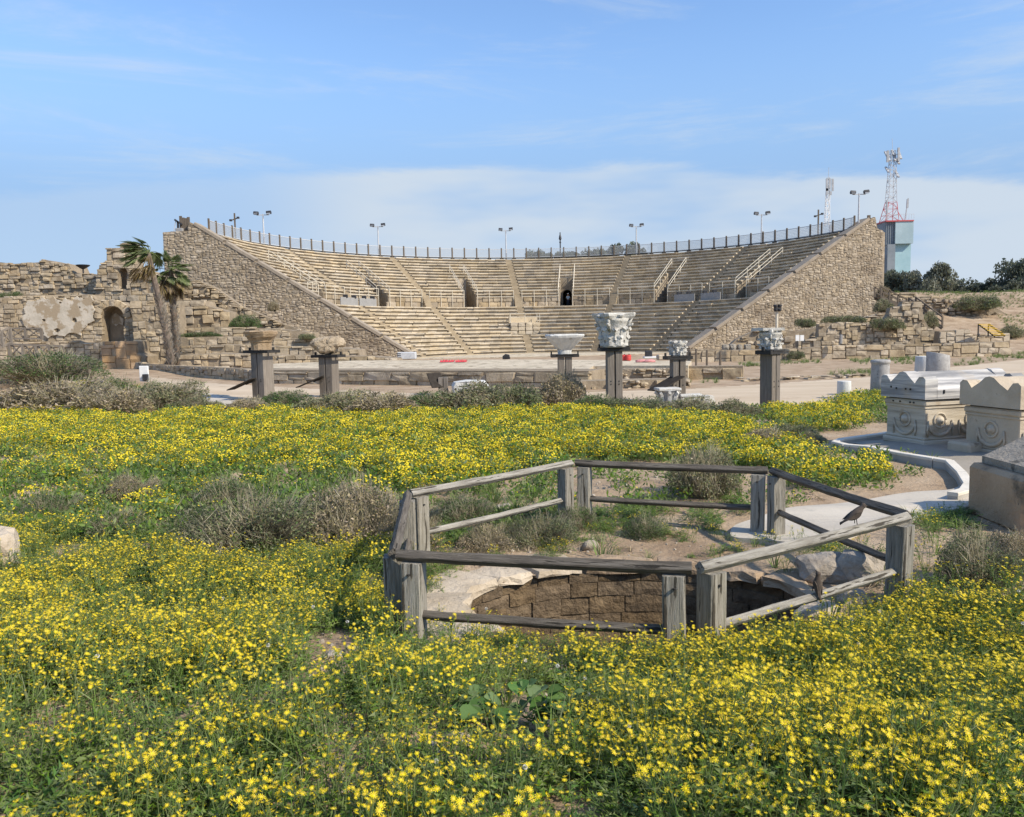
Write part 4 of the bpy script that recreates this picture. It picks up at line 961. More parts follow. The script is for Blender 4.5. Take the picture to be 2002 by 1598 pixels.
MB().tube([tp(1755, 290) + Vector((0, 2, 0)), tp(1754.5, 266) + Vector((0, 2, 0))], .04, 5).build('lightning_rod', M['steel'], t)
MB().bar(tp(1774, 432) + Vector((0, 1, 0)), tp(1781, 386) + Vector((0, 1, 0)), .14).build('whip_mast', M['antenna'], t)
MB().bar(tp(1779, 405) + Vector((0, 1, 0)), tp(1780, 388) + Vector((0, 1, 0)), .34, .2).build('antenna_panel', M['antenna'], t)
MB().bar(tp(1739, 432) + Vector((0, 1, 0)), tp(1739, 390) + Vector((0, 1, 0)), .24).build('whip_mast', M['antenna'], t)
MB().bar(tp(1772, 431) + Vector((0, 1, 0)), tp(1760, 412) + Vector((0, 1, 0)), .09).build('mast_stay', M['redpaint'], t)
mb = MB(); a = tp(1728, 431); b = tp(1782, 431)
for k in range(12):
    x_ = a.x + (b.x - a.x) * k / 11; mb.bar((x_, D - .9, a.z), (x_, D - .9, a.z + .9), .035)
mb.bar((a.x, D - .9, a.z + .9), (b.x, D - .9, a.z + .9), .04); mb.build('roof_railing', M['steel'], t)
t = thing('antenna_mast', 'thin mast with three antenna panels rising behind the right rim', 'antenna mast', (atD(1626, 560, D).x, D, 0))
MB().tube([tuple(tp(1625, 640)), tuple(tp(1625, 440))], [.5, .42], 8).build('lower_tube', M['white'], t)
mast(1625, 1627, 440, 375, .8, .55, lambda k: 'white', t, 6)
mast(1627, 1628, 375, 344, .55, .4, lambda k: 'steel', t, 3)
for x_, y0, y1 in ((1622.5, 347, 371), (1628, 346, 365), (1634, 347, 371), (1622.5, 366, 378), (1630, 372, 379)):
    p = tp(x_, y0); q_ = tp(x_, y1); MB().bar((p.x, D + 1.4, p.z), (q_.x, D + 1.4, q_.z), .34, .2).build('antenna_panel', M['antenna'], t)
MB().tube([tp(1628, 344) + Vector((0, 2, 0)), tp(1629, 323) + Vector((0, 2, 0))], .04, 5).build('lightning_rod', M['steel'], t)

# ------------------------------------------------------------------ trees
def crown_mesh(name, seed, nleaf, ls, lobes, mats, flat=.75):
    r = np.random.default_rng(seed); V = []; F = []
    for k in range(nleaf):
        lb = lobes[r.integers(len(lobes))]
        d = r.normal(size=3); d /= np.linalg.norm(d); rad = lb[3] * (r.random() ** .45)
        c = np.array(lb[:3]) + d * rad * np.array([1, 1, flat])
        a = r.normal(size=3); a /= np.linalg.norm(a); b = np.cross(a, r.normal(size=3)); b /= np.linalg.norm(b); s = ls * r.uniform(.5, 1.2)
        n_ = len(V); V += [c - a*s - b*s*.35, c + a*s*.1 - b*s*.55, c + a*s, c + a*s*.1 + b*s*.55]; F.append((n_, n_+1, n_+2, n_+3))
    me = bpy.data.meshes.new(name); me.from_pydata([tuple(v) for v in V], [], F); me.materials.append(mats); me.update(); return me
def lobes(seed, n, w, h0, h1, lr):
    r = random.Random(seed); return [(r.uniform(-w, w), r.uniform(-w, w), r.uniform(h0, h1), r.uniform(lr * .6, lr * 1.2)) for _ in range(n)]
CRN = [crown_mesh('crown', 60 + k, 3600, .055, lobes(70 + k, 13, .55, .22, .82, .3), M['treeleaf' if k < 3 else 'treeleaf2']) for k in range(4)]
def trunk_mesh(seed):
    r = random.Random(seed); mb = MB(); mb.tube([(0, 0, -.3), (.02, 0, .2), (.0, .02, .5)], [.05, .04, .025], 6)
    for k in range(5):
        a = r.uniform(0, 6.28); mb.tube([(0, 0, r.uniform(.15, .35)), (cos(a) * .22, sin(a) * .22, .5), (cos(a) * .42, sin(a) * .42, .72)], [.025, .016, .006], 5)
    return mb.mesh('trunk', M['trunk'])
TRK = [trunk_mesh(s) for s in (1, 2)]
def tree(label, px, ytop, wpx, ybase, D_, kind, group='trees behind the theatre'):
    p = atD(px, ybase, D_); top = atD(px, ytop, D_); h = top.z - p.z; w = wpx * D_ / FPX / 1.2
    t = thing('tree', label, 'tree', tuple(p), rnd.uniform(0, 6), group)
    mobj('crown', CRN[kind], t, (0, 0, 0), (0, 0, 0), (w, w, h), world=False); mobj('trunk', TRK[kind % 2], t, (0, 0, 0), (0, 0, 0), (h * .7, h * .7, h), world=False)
for a_ in [('small bushy tree behind the rim just right of the middle stair', 1048, 489, 40, 530, 135, 0), ('small low tree behind the rim left of the spike lantern', 1078, 490, 34, 530, 136, 1),
           ('wide low tree behind the rim right of the spike lantern', 1122, 489, 60, 530, 135, 2), ('small low tree behind the rim left of the round tree', 1162, 487, 44, 530, 137, 0),
           ('tallest round tree behind the rim in the middle right', 1212, 470, 62, 540, 134, 1), ('low tree right of the tall round tree behind the rim', 1246, 484, 40, 530, 136, 2), ('thin wide tree left of the tall round tree', 1186, 482, 50, 535, 140, 3)]: tree(*a_)
for a_ in [('grey green tree in front of the pale blue tower', 1756, 524, 56, 590, 118, 2), ('narrow grey tree right of the pale blue tower', 1782, 520, 44, 590, 116, 3), ('tallest feathery grey tree right of the tower', 1818, 503, 66, 592, 112, 3),
           ('dark round tree right of the feathery grey tree', 1864, 544, 62, 592, 118, 0), ('dark low tree in the middle of the right tree line', 1908, 549, 60, 592, 117, 1), ('dark bushy tree left of the big far right tree', 1948, 544, 60, 590, 116, 2),
           ('big dark tree at the far right edge of the picture', 1992, 505, 76, 590, 112, 0), ('dark tree reaching past the right edge of the picture', 2040, 498, 80, 590, 111, 1), ('low dark tree in front of the big far right tree', 1975, 548, 60, 594, 108, 2)]: tree(*a_, group='tree line on the hill at the right')

# ------------------------------------------------------------------ palms
def palm(label, base, bend, hgt, r0, wind, seed, boots):
    r = random.Random(seed); t = thing('palm_tree', label, 'palm tree', tuple(base), 0, 'two wind blown palms')
    pts = []; rs = []
    for k in range(15):
        f = k / 14; pts.append(Vector(base) + Vector((bend * f ** 1.3, 0, hgt * f))); rs.append(r0 * (1 - .35 * f))
    MB().tube(pts, rs, 10).build('trunk', M['palmbark'], t)
    mb = MB()
    for k in range(int(430 * boots)):
        f = r.random() * .62; p = Vector(base) + Vector((bend * f ** 1.3, 0, hgt * f)); a = r.uniform(0, 2 * pi); rr = r0 * (1 - .35 * f)
        d = Vector((cos(a), sin(a), 0)); q_ = p + d * rr * .9; s = Vector((-sin(a), cos(a), 0)) * .07
        up = d * .2 + Vector((0, 0, .24)); mb.add([q_ - s, q_ + s, q_ + up + s * .5, q_ + up - s * .5], [(0, 1, 2, 3)])
    o = mb.build('leaf_boots', M['palmboot'], t); o['kind'] = 'stuff'
    top = pts[-1]
    for k in range(48):
        a = r.uniform(0, 2 * pi); el = r.uniform(-.75, 1.4) if k < 36 else r.uniform(-1.35, -.8); L_ = r.uniform(1.0, 1.6)
        d = Vector((cos(a) * cos(el), sin(a) * cos(el), sin(el))); mb = MB(); P_ = []
        for j in range(7):
            f = j / 6; P_.append(top + d * L_ * f + Vector((wind * f * f * 1.1, 0, -.55 * f * f * (1.2 - .5 * sin(el)))))
        mb.tube(P_, [.03 * (1 - .7 * j / 6) for j in range(7)], 4)
        # fan palm blade: stiff blades from the outer half
        dd = (P_[-1] - P_[3]).normalized(); side = dd.cross(Vector((0, 0, 1)))
        side = side.normalized() if side.length > .05 else Vector((1, 0, 0))
        for s in range(21):
            g = -1.3 + 2.6 * s / 20; c = P_[4]; ln = L_ * .62 * (1 - .25 * abs(g)) * r.uniform(.85, 1.1)
            tip = c + (dd * cos(g) + side * sin(g)).normalized() * ln + Vector((wind * .4, 0, -.22 * ln)); w_ = .05 * (dd.cross(tip - c)).normalized() if (dd.cross(tip - c)).length > 1e-4 else side * .05
            mid = c + (tip - c) * .45 + Vector((0, 0, .05)); ww = (tip - c).cross(Vector((0, 0, 1))).normalized() * .06
            mb.add([c, mid - ww, tip, mid + ww], [(0, 1, 2, 3)])
        mb.build('frond', M['frond_dry' if el < -.35 else 'frond'], t)
b = atD(338, 712, 57.5); tp_ = atD(292, 495, 57.5)
palm('taller palm leaning left with its fronds blown to the left', (b.x - .1, 57.5, b.z - .2), tp_.x - b.x, tp_.z - b.z + .2, .26, -.75, 5, 1.0)
b = atD(340, 712, 58.6); tp_ = atD(330, 530, 58.6)
palm('shorter upright palm right of the leaning palm', (b.x + .25, 58.6, b.z - .2), tp_.x - b.x - .1, tp_.z - b.z + .2, .24, .1, 6, .8)
# ------------------------------------------------------------------ capitals on timber stands
def hz(x, y): return float(H(x, y))
def atg(px, py):
    z = 0.0
    for _ in range(30):
        p = at(px, py, z); z = .5 * z + .5 * hz(p.x, p.y)
    return p
def roughen(o, amt, scale, seed=0):
    for v in o.data.vertices:
        n = mnoise.noise_vector(v.co * scale + Vector((seed, seed * 2, 0))); v.co += Vector(n) * amt
    o.data.update()
def blob(mb, pts_xz, depth, c=(0, 0, 0), ndep=4, flat=.35):
    """an outline in x,z given depth with rounded back and front"""
    n = len(pts_xz); cx_ = sum(p[0] for p in pts_xz) / n; cz_ = sum(p[1] for p in pts_xz) / n
    vs = []; fs = []
    for k in range(ndep + 1):
        f = -1 + 2 * k / ndep; s = (1 - abs(f) ** 2.5 * flat)
        for x, z in pts_xz: vs.append((c[0] + cx_ + (x - cx_) * s, c[1] + f * depth / 2, c[2] + cz_ + (z - cz_) * s))
    for k in range(ndep):
        for i in range(n): j = (i + 1) % n; fs.append((k*n+i, k*n+j, (k+1)*n+j, (k+1)*n+i))
    fs.append(tuple(range(n))[::-1]); fs.append(tuple(ndep * n + i for i in range(n))); fs = [f for f in fs]
    mb.add(vs, fs)
def subdiv(o, lv=2):
    m = o.modifiers.new('subdivision', 'SUBSURF'); m.levels = lv; m.render_levels = lv
def stand(label, px, base_y, hgt, wid, yaw, panel=None, brw=1.0):
    p = at(px, base_y); z0 = hz(p.x, p.y) - .1
    t = thing('capital_stand', label, 'timber stand', (p.x, p.y, z0), yaw, 'timber stands carrying old capitals')
    w = wid / 2 - .015
    for s in (-1, 1):
        MB().box((s * (w / 2 + .02), 0, (hgt + .1) / 2), (w, wid * .85, hgt + .1), 0, .012).build('timber', M['timber'], t, local=True)
        MB().box((s * (w / 2 + .02), -wid * .43, .9), (.035, .03, .035), 0, .008).build('bolt', M['iron'], t, local=True)
        MB().box((s * (w / 2 + .02), -wid * .43, hgt * .45), (.035, .03, .035), 0, .008).build('bolt', M['iron'], t, local=True)
    mb = MB(); mb.box((0, 0, hgt + .1 + .02), (wid * 1.25, wid * 1.15, .035)); 
    for s in (-1, 1): mb.box((0, s * wid * .48, hgt + .08), (wid * 2.0 * brw, .06, .11)); mb.box((s * wid * .98 * brw, 0, hgt + .08), (.05, wid * 1.05, .1)); mb.box((s * wid * .98 * brw, 0, hgt + .17), (.05, .08, .14))
    mb.build('iron_cradle', M['iron'], t, local=True)
    if panel:
        sgn = panel; a = Vector((sgn * wid * .1, -wid * .5, .95)); b = a + Vector((sgn * .95, -.35, -.42))
        mb = MB(); mb.bar(a, b, .62, .035); 
        pn = mb.build('info_panel', M['panel'], t, local=True)
        MB().bar(a + Vector((0, 0, -.06)), a + Vector((sgn * .4, -.1, -.22)), .06, .06).build('panel_arm', M['iron'], t, local=True)
    return Vector((p.x, p.y, z0 + hgt + .14)), yaw
def corinthian(name, label, c, yaw, rb, h, wt, m, seed):
    r = random.Random(seed); t = thing(name, label, 'capital', tuple(c), yaw)
    prof = [(rb * .98, 0), (rb * 1.02, .05 * h), (rb * .93, .08 * h), (rb * .93, .4 * h), (rb * 1.0, .6 * h), (rb * 1.18, .76 * h), (rb * 1.36, .86 * h)]
    o = MB().lathe(prof, 20, (0, 0, 0), True, .02).build('bell', m, t, True, True)
    # abacus with concave sides
    hw = wt / 2; pts = []
    for k in range(4):
        a = pi / 4 + k * pi / 2
        for da in (-.10, .10): pts.append((hw * 1.28 * cos(a + da), hw * 1.28 * sin(a + da)))
        a2 = a + pi / 4; 
        for g in (-.32, 0, .32): pts.append((hw * (.90 + .12 * abs(g)) * cos(a2 + g * 1.0) , hw * (.90 + .12 * abs(g)) * sin(a2 + g * 1.0)))
    vs = []; n = len(pts); lev = [(.86, .84), (.97, .92), (1.0, 1.0), (.98, 1.03)]
    for s_, z_ in lev: vs += [(x * s_ + r.uniform(-.012, .012), y * s_ + r.uniform(-.012, .012), z_ * h + r.uniform(-.012, .012)) for x, y in pts]
    fs = [(k*n+i, k*n+(i+1) % n, (k+1)*n+(i+1) % n, (k+1)*n+i) for k in range(3) for i in range(n)] + [tuple(range(n))[::-1], tuple(3*n+i for i in range(n))]
    MB().add(vs, fs).build('abacus', m, t, False, True)
    def leaf(a, z0, z1, r0, w, curl):
        mb = MB(); rows = 7; colsn = 5; vs = []
        for i in range(rows):
            f = i / (rows - 1); zz = z0 + (z1 - z0) * (f if f < .8 else .8 + .13 * sin((f - .8) / .2 * pi)); rr = r0 * (1 + .03) + .02 + curl * f ** 3
            if f > .95: zz -= .05 * h
            ww = w * (.95 - .28 * f) * (1 + .16 * (i % 2)) * (1 if f < .95 else .55)
            for j in range(colsn):
                g = (j / (colsn - 1) - .5) * 2; aa = a + g * ww / max(rr, .05) / 2; bulge = .028 * (1 - g * g) + (.022 if j == 2 else 0) + r.uniform(-.007, .007)
                vs.append(((rr + bulge) * cos(aa), (rr + bulge) * sin(aa), zz - .045 * h * abs(g) * f))
        b0 = len(vs); vs += [(x * .9, y * .9, z) for x, y, z in vs]
        fs = [(i*colsn+j, i*colsn+j+1, (i+1)*colsn+j+1, (i+1)*colsn+j) for i in range(rows - 1) for j in range(colsn - 1)]
        fs += [tuple(b0 + q_ for q_ in f[::-1]) for f in fs]
        ring_ = [j for j in range(colsn)] + [i*colsn + colsn-1 for i in range(1, rows)] + [(rows-1)*colsn + j for j in range(colsn-2, -1, -1)] + [i*colsn for i in range(rows-2, 0, -1)]
        fs += [(ring_[k], b0 + ring_[k], b0 + ring_[(k+1) % len(ring_)], ring_[(k+1) % len(ring_)]) for k in range(len(ring_))]
        mb.add(vs, fs).build('acanthus_leaf', m, t, False, True)
    for k in range(8):
        leaf(2 * pi * k / 8, .05 * h, (.40 + r.uniform(-.03, .03)) * h, rb * .95, rb * .78, rb * .22 * r.uniform(.6, 1.2))
        leaf(2 * pi * (k + .5) / 8, .22 * h, (.68 + r.uniform(-.03, .03)) * h, rb * .93, rb * .74, rb * .34 * r.uniform(.6, 1.2))
    for k in range(4):
        a = pi / 4 + k * pi / 2; mb = MB(); P_ = []; R_ = []
        for j in range(12):
            f = j / 11; ang = f * 4.6; rad = .13 * h * (1 - f * .75); P_.append(Vector((cos(a) * (hw * 1.02 + rad * cos(ang + 1.6)), sin(a) * (hw * 1.02 + rad * cos(ang + 1.6)), .72 * h + rad * sin(ang + 1.6)))); R_.append(.055 * h * (1.1 - .4 * f))
        P_ = [Vector((cos(a) * rb * .95, sin(a) * rb * .95, .5 * h)), Vector((cos(a) * rb * 1.25, sin(a) * rb * 1.25, .72 * h))] + P_; R_ = [.05 * h, .05 * h] + R_
        mb.tube(P_, R_, 6).build('volute', m, t, True, True)
    for k in range(4):
        a = k * pi / 2; MB().lathe([(.02, -.05), (.09 * wt, -.02), (.1 * wt, .03), (.03, .06)], 8, (cos(a) * hw * .9, sin(a) * hw * .9, .93 * h)).build('abacus_flower', m, t, False, True)
    return t
c1, y1 = stand('timber stand with a side panel under the flat brown capital', 516, 783, 1.86, .62, -.5, -1)
c2, y2 = stand('timber stand with a side panel under the pitted eroded capital', 645, 777, 1.62, .58, -.35, -1)
c3, y3 = stand('timber stand half hidden by the dry ball bush, under the bowl shaped marble', 1105, 774, 1.50, .50, 0, None)
c4, y4 = stand('tallest looking timber stand, under the large marble capital', 1201, 795, 1.80, .46, 0.04, None)
c5, y5 = stand('timber stand with a side panel under the smallest marble capital', 1325, 786, 1.46, .42, .12, -1)
c6, y6 = stand('timber stand at the right under the marble capital with a flat jutting top', 1505, 799, 1.66, .46, .75, None, .9)
# 1 brown flat topped capital (octagon slab on a stepped drum)
t = thing('brown_capital', 'brown stone capital with a wide flat broken slab on top', 'capital', tuple(c1), .2)
o = MB().lathe([(.37, 0), (.38, .26), (.42, .3), (.43, .36), (.52, .46)], 14, jit=.03).build('drum', M['capbrown'], t, False, True); roughen(o, .02, 4)
o = MB().lathe([(.50, .45), (.57, .5), (.63, .6), (.65, .68), (.6, .72)], 9, jit=.06).build('slab', M['capbrown'], t, False, True); roughen(o, .04, 2.5)
# 2 eroded lump
ol = [(-.62, .12), (-.74, .3), (-.98, .42), (-1.14, .58), (-1.02, .76), (-.7, .88), (-.2, .98), (.3, .96), (.75, .98), (.98, .84), (1.16, .6), (1.08, .4), (.82, .36), (.72, .44), (.58, .3), (.62, .14), (.3, .02), (-.3, 0)]
mb = MB(); blob(mb, ol, 1.3, (0, 0, 0), 6, .3)
o = mb.build('eroded_capital', M['caperode']); o.location = c2; o.rotation_euler = (0, 0, .1); o.scale = (.62, .7, .72); tag(o, 'eroded pitted lump of a capital on the second stand from left', 'capital'); subdiv(o, 2)
tx = bpy.data.textures.new('pits', 'CLOUDS'); tx.noise_scale = .22; dm = o.modifiers.new('pits', 'DISPLACE'); dm.texture = tx; dm.strength = .2; dm.mid_level = .55
# 3 marble bowl: square cushion tapering down
t = thing('marble_impost', 'white marble bowl shaped block flaring to a square top', 'impost block', tuple(c3), .12)
vs = []; prof = [(.36, 0, .9), (.38, .22, .85), (.50, .36, .6), (.78, .66, .35), (.98, .9, .2), (1.02, 1.0, .16), (.98, 1.06, .16)]; n = 32
for s_, z_, rd in prof:
    for i in range(n):
        a = 2 * pi * (i + .5) / n; ca, sa = cos(a), sin(a); e_ = 2 / (1 + (1 - rd) * 4); ex = abs(ca) ** (2 / (2 + (1 - rd) * 6)) * (1 if ca > 0 else -1); ey = abs(sa) ** (2 / (2 + (1 - rd) * 6)) * (1 if sa > 0 else -1)
        fl = 1 + .02 * cos(8 * a) ; vs.append((ex * s_ * fl * .66 + rnd.uniform(-.012, .012), ey * s_ * .6 * fl, z_ * .68 + rnd.uniform(-.012, .012)))
fs = [(k*n+i, k*n+(i+1) % n, (k+1)*n+(i+1) % n, (k+1)*n+i) for k in range(len(prof)-1) for i in range(n)] + [tuple(range(n))[::-1], tuple((len(prof)-1)*n+i for i in range(n))]
MB().add(vs, fs).build('flared_block', M['marble_clean'], t, False, True)
MB().box((0, 0, .715), (.9, .75, .04), 0, .01).build('top_bed', M['marble'], t, False, True)
corinthian('corinthian_capital', 'large white marble capital with carved leaves, the biggest of the carved capitals', c4, .35, .40, 1.02, 1.08, M['marble'], 3)
corinthian('corinthian_capital', 'small worn marble capital on the second stand from right', c5, .1, .22, .47, .52, M['marble'], 4)
tC = corinthian('corinthian_capital', 'marble capital with a flat top jutting left on the rightmost stand', c6, .5, .25, .58, .50, M['marble'], 5)
MB().prism([[(-.58, -.08), (-.3, -.28), (.32, -.26), (.3, .26), (-.3, .18)]], lambda u, v, k: (u * cos(-.5) - v * sin(-.5), u * sin(-.5) + v * cos(-.5), .56 + .08 * k)).build('jutting_slab', M['marble'], tC, False, True)
# lectern, marble block, small capital, slabs
p = at(862, 772); z0 = hz(p.x, p.y); t = thing('info_lectern', 'dark information board on a short double post by the white block', 'information board', (p.x, p.y, z0))
for s in (-1, 1): MB().box((p.x + .1 + s * .1, p.y, z0 + .3), (.17, .22, .75), 0, .01).build('post', M['timber'], t)
MB().bar((p.x - .05, p.y - .2, z0 + .3), (p.x - .28, p.y + .12, z0 + .85), .62, .035).build('panel', M['panel'], t)
p = at(921, 772); mb = MB(); blob(mb, [(-.72, 0), (-.74, .4), (-.66, .56), (-.2, .6), (.3, .58), (.56, .56), (.66, .4), (.8, .3), (.86, .05), (.4, 0)], .8, (0, 0, 0), 4, .12)
o = mb.build('marble_fragment', M['marble_clean']); o.location = (p.x, p.y, hz(p.x, p.y) - .02); tag(o, 'white marble fragment lying behind the dry shrubs beside the information board', 'marble block'); roughen(o, .05, 3)
p = at(1305, 792); t = thing('small_capital', 'small carved marble capital standing on the ground left of the smallest stand', 'capital', (p.x, p.y, hz(p.x, p.y)))
MB().lathe([(.22, 0), (.24, .25), (.3, .42), (.34, .46), (.3, .48)], 12, jit=.03).build('bell', M['granite'], t, False, True)
MB().box((0, 0, .5), (.72, .6, .09), .1, .02).build('abacus', M['marble'], t, False, True)
for k in range(8):
    a = 2 * pi * k / 8; MB().tube([(cos(a) * .24, sin(a) * .24, .12), (cos(a) * .3, sin(a) * .3, .32), (cos(a) * .38, sin(a) * .38, .42), (cos(a) * .4, sin(a) * .4, .36)], [.07, .06, .05, .03], 5).build('carved_leaf', M['marble'], t, False, True)
p = at(1356, 787); t = thing('marble_slab_pile', 'flat white marble slab with a second slab on it by the smallest stand', 'marble slab', (p.x, p.y, hz(p.x, p.y)))
MB().box((0, 0, .08), (.95, .6, .16), .1, .03).build('lower_slab', M['marble_clean'], t, False, True)
tag(MB().box((p.x - .08, p.y + .05, hz(p.x, p.y) + .22), (.75, .5, .1), -.05, .03).build('marble_slab', M['marble_clean']), 'thin white marble slab lying on top of the larger slab', 'marble slab')
p = at(1384, 790); mb = MB(); v, f = US_R[2]; mb.add([(p.x + a * .42, p.y + b * .35, hz(p.x, p.y) + .12 + c_ * .34) for a, b, c_ in v], f); tag(mb.build('marble_fragment', M['marble']), 'small mottled marble lump right of the white slabs', 'marble fragment')

# ------------------------------------------------------------------ column drums
def drum(label, px, by, h, r, m, prof=None, tilt=0.0, n=20):
    p = at(px, by); z0 = hz(p.x, p.y); t = thing('column_drum', label, 'column drum', (p.x, p.y, z0))
    o = MB().lathe(prof or [(r * .98, -.1), (r, .03), (r * .97, h * .5), (r * .95, h - .03), (r * .92, h)], n).build('shaft', m, t, False, True)
    for q_ in o.data.polygons: q_.use_smooth = len(q_.vertices) == 4
    if tilt:
        for v in o.data.vertices:
            if v.co.z > h * .8: v.co.z += v.co.x * tilt
    return t
p_ = at(1720, 774); t = drum('tall grey granite column stump with a rounded collar', 1720, 774, 1.2, .29, M['granite'], [(.31, -.1), (.30, .5), (.285, 1.02), (.285, 1.08), (.31, 1.1), (.315, 1.16), (.29, 1.2), (.2, 1.215)])
MB().box((-.03, -.295, .45), (.07, .05, .12), 0, .015).build('carved_mark', M['iron'], t, False, True); MB().box((0.0, -.298, .32), (.09, .05, .05), 0, .015).build('carved_mark', M['iron'], t, False, True)
drum('short pale cylinder stump left of the tall grey column', 1650, 780, .58, .225, M['marble_clean'])
drum('wide grey cut column drum with a slanted top behind the banded tomb', 1833, 735, 1.02, .52, M['granite'], None, -.22)
drum('white drum half hidden behind the wide grey drum', 1806, 731, .85, .42, M['marble_clean'])

# ------------------------------------------------------------------ stone tombs
def sarcophagus(label, corner, ang, L_, W_, hc, hl_, mc, ml, style=1):
    """corner = front left corner on the ground; length runs along ang"""
    z0 = hz(corner[0], corner[1]); t = thing('sarcophagus', label, 'sarcophagus', (corner[0], corner[1], z0), ang, 'stone tombs at the right')
    def bx_(name, x0, x1, y0, y1, za, zb, m, ch=.015, rough=.006):
        o = MB().box(((x0 + x1) / 2, (y0 + y1) / 2, (za + zb) / 2), (x1 - x0, y1 - y0, zb - za), 0, ch).build(name, m, t, False, True); return o
    bx_('plinth', -.03, L_ + .03, -.03, W_ + .03, 0, .12, mc, .02)
    bx_('chest', .02, L_ - .02, .02, W_ - .02, .115, hc - .1, mc)
    bx_('rim_moulding', -.02, L_ + .02, -.02, W_ + .02, hc - .115, hc, mc, .03)
    bx_('rim_fillet', 0, L_, 0, W_, hc - .16, hc - .112, mc, .012)
    bx_('base_moulding', 0, L_, 0, W_, .115, .17, mc, .02)
    # garlands with rosettes: long front side (y=0) and short left side (x=0)
    def deco(P, ux, nn):
        uz = Vector((0, 0, 1))
        ring_ = [P + ux * (.135 * cos(a)) + uz * (.135 * sin(a)) + nn * .008 for a in [2 * pi * k / 18 for k in range(19)]]
        MB().tube(ring_, .02, 6).build('disc_ring', mc, t, True, True)
        mb = MB(); c_ = P + nn * .0; pr = [(.085, 0), (.08, .03), (.045, .035), (.04, .06), (.015, .065)]; vs = []; n_ = 12
        for r_, o_ in pr: vs += [tuple(c_ + ux * r_ * cos(2*pi*i/n_) + uz * r_ * sin(2*pi*i/n_) + nn * o_) for i in range(n_)]
        fs = [(k*n_+i, k*n_+(i+1) % n_, (k+1)*n_+(i+1) % n_, (k+1)*n_+i) for k in range(len(pr)-1) for i in range(n_)] + [tuple((len(pr)-1)*n_+i for i in range(n_))]
        mb.add(vs, fs).build('rosette', mc, t, True, True)
        sw_ = [P + ux * (.27 * cos(a)) + uz * (-.02 + .27 * sin(a) * .95) + nn * .012 for a in [pi + pi * k / 14 for k in range(15)]]
        MB().tube(sw_, [.014 + .022 * sin(pi * k / 14) for k in range(15)], 7).build('garland', mc, t, True, True)
        for s in (-1, 1):
            q_ = P + ux * (.27 * s) + nn * .02; MB().tube([q_, q_ + uz * -.18 + ux * (.02 * s), q_ + uz * -.3], [.015, .02, .01], 5).build('ribbon', mc, t, True, True)
    nl = max(2, round(L_ / .66))
    for k in range(nl): deco(Vector((L_ * (k + .5) / nl, .02, hc * .56)), Vector((1, 0, 0)), Vector((0, -1, 0)))
    deco(Vector((.02, W_ * .5, hc * .56)), Vector((0, 1, 0)), Vector((-1, 0, 0)))
    # lid: gable profile in y-z with corner horns
    hz0 = hc + .025; lo_ = hl_ * .42
    def section(horn):
        base = [(-.06, hz0), (W_ + .06, hz0), (W_ + .06, hz0 + lo_ * .8)]
        if horn:
            R_ = [(W_ + .06, hz0 + hl_ * .74), (W_ + .0, hz0 + hl_ * .84), (W_ - .1, hz0 + hl_ * .82), (W_ - .17, hz0 + hl_ * .66), (W_ - .2, hz0 + hl_ * .58)]
            Lq = [(W_ - y, z) for y, z in R_[::-1]]
            mid = [(W_ * .68, hz0 + hl_ * .78), (W_ * .58, hz0 + hl_ * .96), (W_ * .5, hz0 + hl_ * 1.0), (W_ * .42, hz0 + hl_ * .96), (W_ * .32, hz0 + hl_ * .78)]
            return base + R_ + mid + Lq + [(-.06, hz0 + lo_ * .8)]
        return base + [(W_ * .5, hz0 + hl_ * .97), (-.06, hz0 + lo_ * .8)]
    lid = MB(); lid.prism([section(False)], lambda u, v, k: (.2 if k == 0 else L_ - .2, u, v)); lo = lid.build('lid', ml, t, False, True)
    for x0, x1 in ((-.06, .22), (L_ - .22, L_ + .06)):
        MB().prism([section(True)], lambda u, v, k: (x0 if k == 0 else x1, u, v)).build('lid_gable', ml, t, False, True)
    MB().box((L_ / 2, W_ / 2, hc + .012), (L_ - .12, W_ - .12, .03)).build('joint', M['iron'], t, False, True)
    if style == 1:
        for y_ in (.3, .42, .66, .8): MB().box((-.062, y_, hc + .2 + .02 * ((y_ * 50) % 3)), (.03, .035, .035), 0, .006).build('dowel_hole', M['iron'], t, False, True)
        for y_ in (.25, .34, .6, .78): MB().box((-.024, y_, hc - .05), (.03, .035, .03), 0, .006).build('dowel_hole', M['iron'], t, False, True)
        for x_ in (.36, 1.2, 1.9): MB().box((x_, -.062, hc + .16), (.035, .03, .07), 0, .006).build('dowel_hole', M['iron'], t, False, True)
    return t
sarcophagus('banded marble tomb with garlands and a grey striped lid beyond the white kerb', at(1806, 882)[:2], .27, 2.15, 1.02, .86, .50, M['marble_warm'], M['marble_band'], 1)
sarcophagus('tan limestone tomb with a zigzag gabled lid partly outside the picture', (8.36, 13.15), .24, 2.2, 1.16, .84, .52, M['limestone'], M['limestone'], 2)
tb_ = thing('stone_block', 'low tan stone block lying between the two garland tombs', 'stone block', (8.75, 14.35, hz(8.75, 14.35)))
MB().box((8.55, 14.25, hz(8.5, 14.2) + .1), (1.5, .5, .22), .3, .04).build('body', M['limestone'], tb_)
